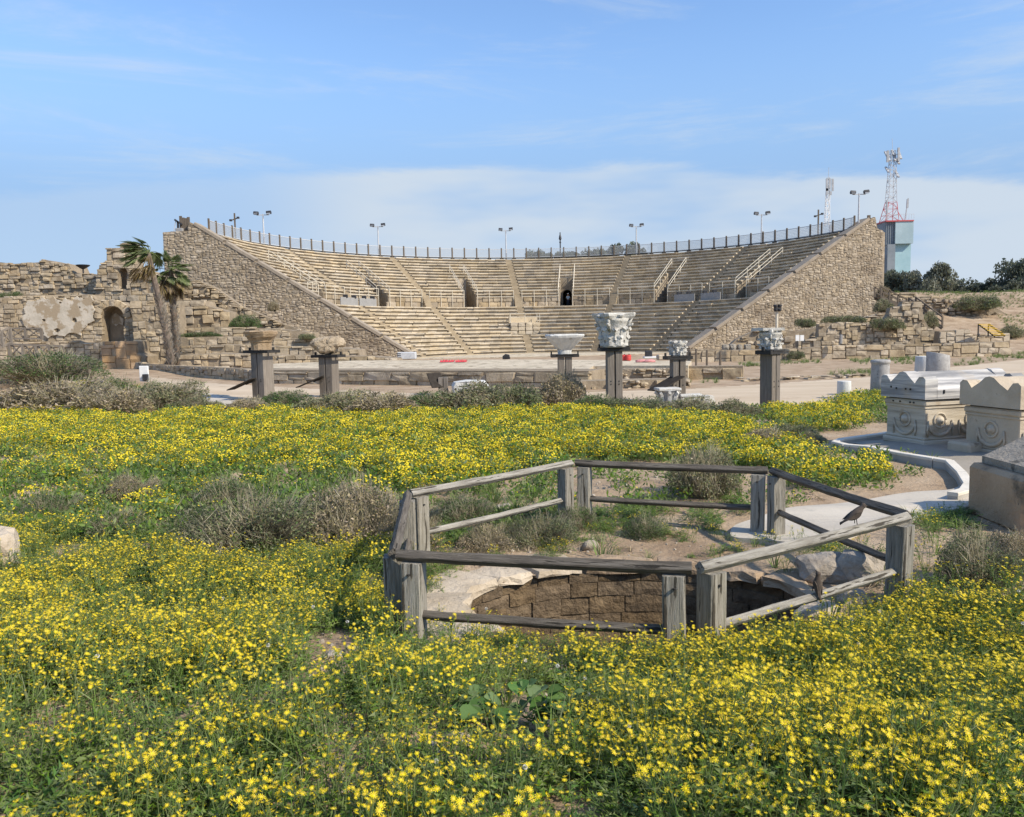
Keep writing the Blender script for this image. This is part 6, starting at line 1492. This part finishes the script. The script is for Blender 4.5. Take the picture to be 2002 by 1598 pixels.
for a_ in [('green weed clump on the block stack right of the palms', 472, 642, 70, 26, 'green', 0, False, 0, 66.5), ('dry brown bush high on the left rubble bank', 532, 608, 26, 18, 'brown', 0, False, 0, 68), ('low green weed strip on the terrace right of the palms', 395, 659, 100, 10, 'green', 1, False, 0, 63),
           ('small grey bush on the second terrace left of the eroded capital', 600, 664, 40, 12, 'mix', 0, False, 0, 61), ('green weeds on the left ruin ledge near the edge', 22, 588, 60, 18, 'green', 1, False, 0, 66), ('green weeds on the ledge above the wall behind the palms', 275, 602, 60, 10, 'green', 0, False, 0, 64),
           ('dark bush on the right ruins above the notice boards', 1580, 640, 44, 18, 'mix', 0, False, 0, 66), ('wide dark bush on the orange ruin ledge', 1660, 632, 90, 16, 'mix', 1, False, 0, 66), ('grey bush on the pyramid of orange blocks', 1735, 610, 60, 26, 'grey', 0, False, 0, 66),
           ('grey bush beside the lower wooden stairs', 1822, 640, 50, 30, 'grey', 1, False, 0, 64), ('dark bush in front of the pyramid of orange blocks', 1745, 645, 70, 24, 'mix', 0, False, 0, 62.6), ('brown weedy bush on the rubble mound crest', 1925, 606, 90, 28, 'mix', 1, False, 0, 82),
           ('grey bush at the foot of the far right mound', 1985, 660, 60, 24, 'grey', 0, False, 0, 74), ('dark weed at the low right front wall', 1560, 702, 36, 16, 'mix', 1, False, 0, 58), ('dry bush behind the wooden landing', 1735, 585, 40, 24, 'brown', 1, False, 0, 79)]:
    shrub(*a_, group='bushes growing on the ruins')

# ------------------------------------------------------------------ scattered ground plants
def scatter(name, P, rot, scl, idx, kit):
    cl = bpy.data.collections.new(name + '_kit')
    for k, me in enumerate(kit): cl.objects.link(bpy.data.objects.new('%s_%02d' % (name, k), me))
    me = bpy.data.meshes.new(name); me.from_pydata([tuple(p) for p in P], [], [])
    at_ = me.attributes.new('rotv', 'FLOAT_VECTOR', 'POINT'); at_.data.foreach_set('vector', np.asarray(rot, float).ravel())
    at_ = me.attributes.new('sclv', 'FLOAT', 'POINT'); at_.data.foreach_set('value', np.asarray(scl, float))
    at_ = me.attributes.new('pick', 'INT', 'POINT'); at_.data.foreach_set('value', np.asarray(idx, int))
    o = bpy.data.objects.new(name, me); COL.objects.link(o); o['kind'] = 'stuff'
    g = bpy.data.node_groups.new(name, 'GeometryNodeTree'); g.interface.new_socket('Geometry', in_out='INPUT', socket_type='NodeSocketGeometry'); g.interface.new_socket('Geometry', in_out='OUTPUT', socket_type='NodeSocketGeometry')
    N = g.nodes; L = g.links; gi = N.new('NodeGroupInput'); go_ = N.new('NodeGroupOutput'); ip = N.new('GeometryNodeInstanceOnPoints'); ci = N.new('GeometryNodeCollectionInfo')
    ci.inputs['Collection'].default_value = cl; ci.inputs['Separate Children'].default_value = True; ci.inputs['Reset Children'].default_value = True
    def attr(nm, dt):
        n = N.new('GeometryNodeInputNamedAttribute'); n.data_type = dt; n.inputs[0].default_value = nm; return [s for s in n.outputs if s.enabled][0]
    er = N.new('FunctionNodeEulerToRotation'); L.new(attr('rotv', 'FLOAT_VECTOR'), er.inputs[0])
    ip.inputs['Pick Instance'].default_value = True
    L.new(gi.outputs[0], ip.inputs['Points']); L.new(ci.outputs[0], ip.inputs['Instance']); L.new(attr('pick', 'INT'), ip.inputs['Instance Index']); L.new(er.outputs[0], ip.inputs['Rotation']); L.new(attr('sclv', 'FLOAT'), ip.inputs['Scale'])
    L.new(ip.outputs[0], go_.inputs[0])
    md = o.modifiers.new('scatter', 'NODES'); md.node_group = g
    return o
class PB:
    """plant builder: numpy lists with material slots"""
    def __init__(s): s.V = []; s.F = []; s.m = []
    def quad(s, a, b, c, d, m): n = len(s.V); s.V += [tuple(a), tuple(b), tuple(c), tuple(d)]; s.F.append((n, n+1, n+2, n+3)); s.m.append(m)
    def tri(s, a, b, c, m): n = len(s.V); s.V += [tuple(a), tuple(b), tuple(c)]; s.F.append((n, n+1, n+2)); s.m.append(m)
    def mesh(s, name, mats):
        me = bpy.data.meshes.new(name); me.from_pydata(s.V, [], s.F)
        for q_ in mats: me.materials.append(M[q_])
        me.polygons.foreach_set('material_index', s.m); me.update(); return me
def head(pb, c, nrm, r_, rg, npet, mp, md, cup=.15):
    nrm = nrm / np.linalg.norm(nrm); a = np.cross(nrm, rg.normal(size=3)); a /= np.linalg.norm(a); b = np.cross(nrm, a)
    o0 = rg.uniform(0, 6.28)
    for k in range(npet):
        t = o0 + 2 * pi * k / npet; t1 = t + 2 * pi / npet * .5; t0 = t - 2 * pi / npet * .5; rr = r_ * rg.uniform(.85, 1.1)
        d = a * cos(t) + b * sin(t); e = a * -sin(t) + b * cos(t); w = rr * 2.6 / npet * .85
        base = c + d * rr * .22; tip = c + d * rr + nrm * rr * cup * rg.uniform(.2, 1.4); mid = c + d * rr * .72 + nrm * rr * cup * .6
        pb.quad(base - e * w * .35, mid - e * w * .55, mid + e * w * .55, base + e * w * .35, mp); pb.tri(mid - e * w * .55, tip, mid + e * w * .55, mp)
    top = c + nrm * r_ * .16
    for k in range(6):
        t0 = 2 * pi * k / 6; t1 = 2 * pi * (k + 1) / 6; q0 = c + (a * cos(t0) + b * sin(t0)) * r_ * .36 + nrm * r_ * .06; q1 = c + (a * cos(t1) + b * sin(t1)) * r_ * .36 + nrm * r_ * .06
        pb.tri(q0, q1, top, md)
def stemstrip(pb, pts, w, m):
    for k in range(len(pts) - 1):
        d = pts[k+1] - pts[k]; s = np.cross(d, np.array([0.3, .5, .1])); s /= np.linalg.norm(s) + 1e-9; s2 = np.cross(d, s); s2 /= np.linalg.norm(s2) + 1e-9
        pb.quad(pts[k] - s*w, pts[k] + s*w, pts[k+1] + s*w*.8, pts[k+1] - s*w*.8, m); pb.quad(pts[k] - s2*w, pts[k] + s2*w, pts[k+1] + s2*w*.8, pts[k+1] - s2*w*.8, m)
def lobed_leaf(pb, c, d, L_, rg, m, lob=4):
    d = d / np.linalg.norm(d); up = np.array([0, 0, 1.0]); s = np.cross(d, up); s /= np.linalg.norm(s) + 1e-9
    pts = [c + d * L_ * f + up * (-.35 * L_ * f * f) for f in np.linspace(0, 1, lob + 1)]
    for k in range(lob):
        w = L_ * (.16 if k < lob - 1 else .22) * rg.uniform(.8, 1.2); mid = (pts[k] + pts[k+1]) / 2; f_ = d * L_ * .12
        pb.quad(pts[k], mid - s * w * .25, pts[k+1], mid + s * w * .25, m)
        pb.tri(pts[k], pts[k] * .4 + pts[k+1] * .6, mid + s * w + f_ + up * rg.uniform(-.1, .15) * w, m); pb.tri(pts[k], mid - s * w + f_ + up * rg.uniform(-.1, .15) * w, pts[k] * .4 + pts[k+1] * .6, m)
def clump_near(seed, nst, R_, hgt, nleaf, fl=True):
    rg = np.random.default_rng(seed); pb = PB()
    for k in range(nst):
        a = rg.uniform(0, 2 * pi); rad = R_ * sqrt(rg.random()); b0 = np.array([cos(a) * rad * .5, sin(a) * rad * .5, -.02]); h = hgt * rg.uniform(.6, 1.1)
        top = np.array([cos(a) * rad, sin(a) * rad, h]); mid = (b0 + top) / 2 + rg.normal(size=3) * .02
        stemstrip(pb, [b0, mid, top], .0022, 1)
        for j in range(int(rg.integers(1, 4))):
            f = rg.uniform(.3, .85); p = b0 + (top - b0) * f; dd = rg.normal(size=3); dd[2] = abs(dd[2]) * .5 + .2; lobed_leaf(pb, p, dd, rg.uniform(.05, .09), rg, 0, 3)
        for j in range(int(rg.integers(2, 6)) if fl else 0):
            off = rg.normal(size=3) * .022; off[2] = abs(off[2]) * .6; c = top + off + np.array([0, 0, .012]); stemstrip(pb, [top - np.array([0, 0, .03]), c], .0013, 1)
            n_ = np.array([rg.normal() * .35 + .15, rg.normal() * .35 - .25, 1.0]); q_ = rg.random()
            if q_ < .74: head(pb, c, n_, rg.uniform(.0078, .0148), rg, 10, 2, 3)
            else: head(pb, c, n_, .006, rg, 5, 2, 3, 1.5)
    for k in range(nleaf):
        a = rg.uniform(0, 2 * pi); rad = R_ * sqrt(rg.random()) * 1.1; c = np.array([cos(a) * rad, sin(a) * rad, rg.uniform(0, hgt * .55)]); dd = np.array([cos(a) + rg.normal() * .6, sin(a) + rg.normal() * .6, rg.uniform(.0, .9)])
        lobed_leaf(pb, c, dd, rg.uniform(.06, .12), rg, 0 if rg.random() < .7 else 4, 4)
    return pb.mesh('wildflower_plant', ['leaf', 'stem', 'petal', 'disc', 'leaf2'])
def clump_mid(seed, nh, R_, hgt, nleaf):
    rg = np.random.default_rng(seed); pb = PB()
    for k in range(nh):
        a = rg.uniform(0, 2 * pi); rad = R_ * sqrt(rg.random()); c = np.array([cos(a) * rad, sin(a) * rad, hgt * rg.uniform(.6, 1.1) * (1 - .25 * (rad / R_) ** 2)])
        n_ = np.array([rg.normal() * .5, rg.normal() * .5 - .35, 1.0]); n_ /= np.linalg.norm(n_); x = np.cross(n_, rg.normal(size=3)); x /= np.linalg.norm(x); y = np.cross(n_, x); r_ = rg.uniform(.011, .0195)
        ring_ = [c + (x * cos(2*pi*j/6) + y * sin(2*pi*j/6)) * r_ for j in range(6)]; top = c + n_ * r_ * .35
        for j in range(6): pb.tri(ring_[j], ring_[(j+1) % 6], top, 2)
        if rg.random() < .5: stemstrip(pb, [np.array([c[0]*.8, c[1]*.8, .05]), c], .0025, 1)
    for k in range(nleaf):
        a = rg.uniform(0, 2 * pi); rad = R_ * sqrt(rg.random()) * 1.1; c = np.array([cos(a) * rad, sin(a) * rad, rg.uniform(0, hgt * .85)]); d = rg.normal(size=3); d[2] = abs(d[2]); d /= np.linalg.norm(d); s = np.cross(d, rg.normal(size=3)); s /= np.linalg.norm(s)
        L_ = rg.uniform(.05, .1); pb.quad(c, c + d * L_ * .5 - s * L_ * .2, c + d * L_, c + d * L_ * .5 + s * L_ * .2, 0 if rg.random() < .7 else 3)
    return pb.mesh('wildflower_clump', ['leaf', 'stem', 'petal', 'leaf2'])
def rosette(seed, n, L0, L1, mats=('leaf', 'leaf2'), broad=False):
    rg = np.random.default_rng(seed); pb = PB()
    for k in range(n):
        a = rg.uniform(0, 2 * pi); c = np.array([rg.normal() * .04, rg.normal() * .04, rg.uniform(0, .05)]); dd = np.array([cos(a), sin(a), rg.uniform(.15, 1.1)]); lobed_leaf(pb, c, dd, rg.uniform(L0, L1), rg, 0 if rg.random() < .6 else 1, 5)
    return pb.mesh('leaf_rosette', mats)
def tuft(seed, n, h, mat_):
    rg = np.random.default_rng(seed); pb = PB()
    for k in range(n):
        a = rg.uniform(0, 2 * pi); b0 = np.array([cos(a), sin(a), 0]) * rg.uniform(0, .06); ln = rg.uniform(.05, .16); hh = h * rg.uniform(.5, 1.1); w = np.array([-sin(a), cos(a), 0]) * .0035
        p1 = b0 + np.array([cos(a) * ln * .4, sin(a) * ln * .4, hh * .6]); p2 = b0 + np.array([cos(a) * ln * 1.3, sin(a) * ln * 1.3, hh]); pb.quad(b0 - w, b0 + w, p1 + w * .8, p1 - w * .8, 0); pb.tri(p1 - w * .8, p1 + w * .8, p2, 0)
    return pb.mesh('grass_tuft', [mat_])
def litter(seed, n):
    rg = np.random.default_rng(seed); pb = PB()
    for k in range(n):
        c = np.array([rg.normal() * .12, rg.normal() * .12, rg.uniform(.005, .05)]); a = rg.uniform(0, pi); d = np.array([cos(a), sin(a), rg.uniform(-.1, .4)]) * rg.uniform(.03, .09); s = np.array([-sin(a), cos(a), 0]) * .003
        pb.quad(c - d - s, c - d + s, c + d + s, c + d - s, 0); s2 = np.array([0, 0, .003]); pb.quad(c - d - s2, c - d + s2, c + d + s2, c + d - s2, 0)
    return pb.mesh('dry_stalks', ['dry'])
def puff(seed):
    rg = np.random.default_rng(seed); pb = PB(); top = np.array([0, 0, .27]); stemstrip(pb, [np.zeros(3), np.array([.01, 0, .15]), top], .002, 1)
    for k in range(26):
        d = rg.normal(size=3); d /= np.linalg.norm(d); e = np.cross(d, rg.normal(size=3)); e /= np.linalg.norm(e); pb.tri(top + d * .004, top + d * .013 + e * .006, top + d * .013 - e * .006, 0)
    return pb.mesh('seed_head', ['fluff', 'stem'])
K_NEAR = [clump_near(400 + k, 10, .14, .19 + .022 * k, 22) for k in range(6)]
K_LEAF = [clump_near(420 + k, 5, .13, .17, 34, False) for k in range(3)] + [rosette(430 + k, 26, .09, .17) for k in range(3)]
K_MID = [clump_mid(440 + k, 74, .24, .30, 90) for k in range(5)]
K_MIDLEAF = [clump_mid(450 + k, 4, .24, .24, 130) for k in range(4)]
K_GRASS = [tuft(460 + k, 26, .16, 'grass') for k in range(3)]
K_DRY = [litter(470 + k, 34) for k in range(3)] + [tuft(476, 16, .14, 'dry')]

rgs = np.random.default_rng(99)
def cand(n, x0, x1, y0, y1): return rgs.uniform(x0, x1, n), rgs.uniform(y0, y1, n)
HEX = [CO[k] for k in order]
def blobmask(px, py, L):
    m = np.zeros(px.shape)
    for cx_, cy_, rx, ry, a in L: m = np.maximum(m, a * np.clip(1.6 - 1.6 * (((px - cx_) / rx) ** 2 + ((py - cy_) / ry) ** 2) ** .5 + .6, 0, 1))
    return m
BAND = [(-400, 835), (0, 812), (130, 808), (260, 828), (400, 806), (520, 808), (700, 816), (900, 812), (1100, 808), (1250, 814), (1400, 822), (1480, 842), (1550, 868), (1620, 902), (1700, 916), (1785, 945), (1710, 966), (1570, 962), (1510, 915), (1300, 905), (1120, 900), (900, 958), (800, 975), (720, 940), (560, 935), (420, 930), (200, 930), (0, 895), (-400, 900)]
SIDE = [(1495, 806), (1600, 803), (1725, 824), (1640, 846), (1560, 844), (1515, 826)]
PATHP = [(1415, 1045), (1430, 1010), (1700, 955), (1900, 900), (2100, 900), (2100, 990), (1890, 992), (1640, 1060), (1480, 1058)]
TOMBS = [(1620, 870), (1632, 850), (1780, 828), (2200, 790), (2200, 1090), (2002, 1050), (1890, 1010), (1890, 960), (1850, 912), (1700, 885)]
SOILR = [(1560, 1060), (1780, 1015), (1900, 1030), (2100, 1060), (2100, 1180), (1780, 1165), (1700, 1190)]
BARE = [(655, 1290, 85, 60, 1), (868, 1470, 75, 48, 1), (655, 1450, 65, 50, .9), (1280, 1400, 45, 22, .8), (1490, 1395, 60, 22, .6), (300, 1395, 150, 50, .55), (230, 1520, 90, 40, .8), (640, 1560, 80, 40, .6), (120, 1090, 70, 24, .8), (960, 1290, 60, 20, .7), (1050, 1310, 70, 26, .8), (1240, 1240, 110, 18, .6), (1510, 1245, 70, 20, .7), (150, 1440, 90, 40, .5)]
def vnoise(x, y, s, sd): 
    return np.array([mnoise.noise((float(a) * s + sd, float(b) * s - sd * 1.7, sd * .37)) for a, b in zip(x, y)])
def place(n, x0, x1, y0, y1, dens):
    x, y = cand(n, x0, x1, y0, y1); z = H(x, y); px, py = topix(np.stack([x, y, z], -1)); d = dens(x, y, px, py)
    k = (rgs.random(n) < d) & (wellr(x, y) > np.where(y < 6.6, 1.03, 1.22)); return x[k], y[k], z[k], px[k], py[k]
def rotscl(n, lo, hi, tilt=.12):
    return np.stack([rgs.normal(0, tilt, n), rgs.normal(0, tilt, n), rgs.uniform(0, 2 * pi, n)], -1), rgs.uniform(lo, hi, n)
# foreground and the ground round the pit
inhex = lambda x, y: inpoly(x, y, [(CO[k][0] + (CO[k][0] - 1.05) * .04, CO[k][1] + (CO[k][1] - 7.3) * .04) for k in order])
SHRUBPX = [(480, 1075, 170, 40, 1), (690, 1058, 150, 40, 1), (1935, 1150, 120, 40, 1)]
def near_common(x, y, px, py):
    d = np.ones(x.shape); d[inpoly(px, py, PATHP) | inpoly(px, py, TOMBS)] = 0
    return d
def flw_near(x, y, px, py):
    nz = np.clip(.74 + 1.5 * vnoise(x, y, 1.1, 3.1) + .7 * vnoise(x, y, 3.1, 1.1), .05, 1) * np.where((px < 760) & (py > 1370), .42, np.where((px < 760) & (py > 1090), 1.35, .9))
    d = np.where(py > 1085, .85 * nz, 0.0)
    d = np.where((py > 1085) & (py < 1140) & (px < 760), .8 * nz, d)
    d = np.where((py > 930) & (py <= 1085) & (px < 760), .10 * nz + .75 * blobmask(px, py, [(255, 1010, 85, 28, 1), (60, 1075, 90, 20, .9), (520, 1100, 200, 14, .7), (150, 960, 80, 14, .4)]), d)
    d = np.where((px > 1700) & (py < 1168) & (py > 990), 0.02, d); d = np.where(inpoly(px, py, SOILR), 0.01, d)
    d = d * (1 - blobmask(px, py, BARE)) * (1 - .85 * blobmask(px, py, [(1010, 1440, 130, 90, 1.1), (330, 1430, 150, 45, .7), (540, 1250, 60, 30, .4)]))
    d = d * (1 - blobmask(px, py, SHRUBPX))
    ih = inhex(x, y); d = np.where(ih, .05 + .5 * blobmask(px, py, [(1075, 955, 50, 26, 1), (860, 1160, 60, 40, .8), (970, 965, 40, 14, .4), (1500, 1265, 200, 20, .8), (1150, 1255, 260, 26, 1)]), d)
    d = np.where((py < 990) & (px > 760) & ~ih & (px < 1790), np.where(inpoly(px, py, BAND), .8, .1), d)
    return np.clip(d * near_common(x, y, px, py), 0, 1)
x, y, z, px, py = place(19000, -8, 7.5, 1.25, 9.5, lambda *a: flw_near(*a) * np.where(a[1] < 5.5, .75, .62)); n = len(x)
rot, scl = rotscl(n, .75, 1.2); scl *= np.where(inhex(x, y), .55, 1)
scatter('yellow_wildflowers', np.stack([x, y, z], -1), rot, scl, rgs.integers(0, 6, n), K_NEAR); print('near flowers', n)
def leaf_near(x, y, px, py):
    nz = np.clip(.75 + .9 * vnoise(x, y, 1.1, 8.3), .1, 1)
    d = .8 * nz; d = d * (1 - .95 * blobmask(px, py, BARE)) * (1 - .8 * blobmask(px, py, [(985, 1405, 110, 60, 1)]))
    ih = inhex(x, y); d = np.where(ih, .05 + blobmask(px, py, [(940, 990, 110, 40, 1), (1080, 960, 50, 30, .8), (1170, 1045, 60, 26, 1), (1265, 1030, 70, 28, 1), (860, 1130, 60, 50, .9), (1050, 1040, 80, 26, .8), (1500, 1265, 220, 22, .9), (1150, 1262, 260, 14, .9), (1690, 1195, 60, 16, .7), (1620, 1080, 50, 14, .7), (1360, 1010, 60, 12, .3), (1400, 960, 70, 14, .6), (1200, 960, 60, 14, .5)]), d)
    d = np.where(~ih & (px > 1640) & (py < 1172) & (py > 985), .06 + blobmask(px, py, [(1850, 1015, 70, 22, 1), (1930, 1010, 60, 14, 1), (1640, 985, 40, 10, .5), (1810, 1095, 20, 10, .5)]), d)
    d = np.where(~ih & (px > 800) & (py < 1000) & (py > 900) & (px < 1790) & ~inpoly(px, py, BAND), .25, d)
    return np.clip(d * near_common(x, y, px, py), 0, 1)
x, y, z, px, py = place(5200, -8, 7.5, 1.25, 10.5, leaf_near); n = len(x); rot, scl = rotscl(n, .7, 1.3); scl *= np.where(inhex(x, y), .7, 1)
scatter('green_ground_cover', np.stack([x, y, z], -1), rot, scl, rgs.integers(0, 6, n), K_LEAF); print('near leaves', n)
# flower band in the middle distance
def flw_mid(x, y, px, py):
    nz = np.clip(.85 + .75 * vnoise(x, y, .35, 5.7), .25, 1); d = np.where(inpoly(px, py, BAND), nz, 0); d = np.where(inpoly(px, py, SIDE), .8 * nz, d)
    left = np.clip((930 - px) / 700, 0, 1) * np.clip((py - 868) / 60, 0, 1); d = d * (1 - .55 * left)
    d = np.where((py > 880) & (py < 1065) & (px < 760) & ~inpoly(px, py, BAND), .07, d)
    d = np.maximum(d, .5 * blobmask(px, py, [(205, 772, 55, 16, 1), (1560, 838, 60, 18, .6), (700, 790, 60, 5, .4)]) * (y > 20))
    d = np.maximum(d, .30 * inpoly(px, py, [(1610, 792), (1700, 772), (1735, 778), (1735, 806), (1660, 804)]))
    d = np.where(inpoly(px, py, TOMBS) | inpoly(px, py, PATHP), 0, d); return d
x, y, z, px, py = place(19000, -24, 13, 9.5, 40, lambda x, y, px, py: flw_mid(x, y, px, py)); n = len(x); rot, scl = rotscl(n, .7, 1.2)
scatter('yellow_wildflower_band', np.stack([x, y, z - .03], -1), rot, scl, rgs.integers(0, 5, n), K_MID); print('mid flowers', n)
GRASS_P = [[(1605, 794), (1700, 770), (1735, 775), (1735, 810), (1660, 806)], [(1840, 722), (1900, 702), (2060, 684), (2060, 694), (1900, 716)], [(1620, 735), (1650, 725), (1720, 727), (1720, 736)], [(1340, 748), (1400, 745), (1410, 750), (1350, 757)], [(1660, 704), (1820, 700), (1830, 712), (1680, 714)], [(1440, 712), (1600, 706), (1610, 712), (1450, 718)], [(150, 752), (275, 770), (270, 790), (160, 785)]]
def leaf_mid(x, y, px, py):
    d = np.where((py > 800) & (py < 1000) & (px < 1790), .35, 0); d = np.where((py > 880) & (py < 1065) & (px < 760) & ~inpoly(px, py, BAND), .9, d)
    for g_ in GRASS_P[:1] + GRASS_P[6:]: d = np.where(inpoly(px, py, g_), .9, d)
    bare = blobmask(px, py, [(1590, 905, 90, 16, 0), (1830, 915, 60, 30, 1)]); d = d * (1 - bare)
    d = np.where(inpoly(px, py, TOMBS) | inpoly(px, py, PATHP), 0, d); d = np.where((px > 1480) & (px < 1640) & (py > 845) & (py < 885), d * .25, d); return d
x, y, z, px, py = place(9000, -24, 13, 9, 38, leaf_mid); n = len(x); rot, scl = rotscl(n, .6, 1.2)
scatter('green_undergrowth', np.stack([x, y, z - .03], -1), rot, scl, rgs.integers(0, 4, n), K_MIDLEAF); print('mid leaves', n)
# grass: near tufts, far green patches, hill
def grs(x, y, px, py):
    d = np.where(py > 1090, .16, 0.05) * near_common(x, y, px, py); d = np.maximum(d, .8 * blobmask(px, py, [(470, 980, 150, 36, 1), (930, 985, 100, 34, .9), (330, 950, 90, 20, .6)])); d = np.where(inpoly(px, py, PATHP) | inpoly(px, py, TOMBS), 0, d); return d * (1 - .6 * blobmask(px, py, BARE))
x, y, z, px, py = place(3600, -9, 7.5, 1.3, 14, grs); P1 = np.stack([x, y, z], -1); s1 = rgs.uniform(.6, 1.6, len(x))
def grs2(x, y, px, py):
    d = np.zeros(x.shape)
    for g_ in GRASS_P[1:6]: d = np.where(inpoly(px, py, g_), np.clip(.45 + vnoise(x, y, .5, 4.2) * 1.6, 0, 1), d)
    d = np.where((x > 40) & (y > 66) & (py < 604), np.clip(.4 + vnoise(x, y, .12, 2.2) * 1.5, 0, 1), d); d = np.where(inpoly(px, py, [(1945, 620), (2080, 600), (2080, 660), (1975, 650)]), .8, d); return d
x, y, z, px, py = place(26000, 6, 75, 34, 110, grs2); P2 = np.stack([x, y, z], -1); s2 = rgs.uniform(.8, 2.0, len(x)); P_ = np.concatenate([P1, P2]); n = len(P_); rot, _ = rotscl(n, 1, 1)
scatter('grass', P_, rot, np.concatenate([s1, s2]), rgs.integers(0, 3, n), K_GRASS); print('grass', n)
# dry stalks, gravel, seed heads
def dry(x, y, px, py):
    d = .10 + .6 * blobmask(px, py, BARE) + .8 * blobmask(px, py, [(985, 1318, 70, 30, 1), (1590, 1238, 90, 24, 1), (1010, 1085, 150, 24, 1), (600, 1110, 260, 22, .5), (1060, 1305, 60, 20, 1)]); d = np.where(inpoly(px, py, PATHP) | inpoly(px, py, TOMBS), 0, d); return d
x, y, z, px, py = place(1700, -8, 7, 1.3, 11, dry); n = len(x); rot, scl = rotscl(n, .5, 1.0, .2)
scatter('dry_stalk_litter', np.stack([x, y, z], -1), rot, scl, rgs.integers(0, 4, n), K_DRY)
def grv(x, y, px, py):
    d = .25 + .75 * blobmask(px, py, BARE); d = np.where(inhex(x, y) | inpoly(px, py, SOILR), .8, d); d = np.where(inpoly(px, py, PATHP) | inpoly(px, py, TOMBS), 0, d); return d
x, y, z, px, py = place(9000, -7, 7, 1.4, 13, grv); n = len(x); rot = np.stack([rgs.uniform(0, 6, n)] * 3, -1); scl = np.exp(rgs.normal(-4.3, .55, n)); scl = np.clip(scl, .005, .05)
scatter('gravel', np.stack([x, y, z + scl * .15], -1), rot, scl, rgs.integers(0, 7, n), get_us('R', 'rock'))
x, y, z, px, py = place(150, -5, 5, 1.6, 6.5, lambda x, y, px, py: np.where((py > 1180), .5, 0)); n = len(x); rot, scl = rotscl(n, .6, .95)
scatter('white_seed_heads', np.stack([x, y, z], -1), rot, scl, rgs.integers(0, 2, n), [puff(1), puff(2)])
# the broad leaved dark plant in the front
p = atg(1015, 1432); zz = hz(p.x, p.y); t = thing('broad_leaf_plant', 'dark green broad leaved plant among the front flowers below the pit', 'plant', (p.x, p.y, zz))
rg = np.random.default_rng(5)
for k in range(64):
    pb = PB(); a = rg.uniform(0, 2 * pi); rr = sqrt(rg.random()); c = np.array([p.x + cos(a) * .26 * rr, p.y + sin(a) * .15 * rr, zz + rg.uniform(.03, .16)]); d = np.array([cos(a), sin(a), rg.uniform(.4, 1.3)]); d /= np.linalg.norm(d); s = np.cross(d, [0, 0, 1.0]); s /= np.linalg.norm(s) + 1e-9; L_ = rg.uniform(.09, .16); u = np.array([0, 0, 1.0])
    rows = [(0, .05), (.25, .30), (.5, .38), (.75, .30), (1, .04)]; V = []
    for f, w in rows:
        q_ = c + d * L_ * f - u * L_ * .5 * f * f; V += [q_ - s * w * L_ + u * .012 * (1 + (f * 8 % 2)), q_ - u * .004, q_ + s * w * L_ + u * .012 * (2 - (f * 8 % 2))]
    me = bpy.data.meshes.new('leaf'); me.from_pydata([tuple(v) for v in V], [], [(r*3+j, r*3+j+1, r*3+j+4, r*3+j+3) for r in range(4) for j in range(2)]); me.materials.append(M['leaf2']); me.update(); mobj('leaf', me, t)
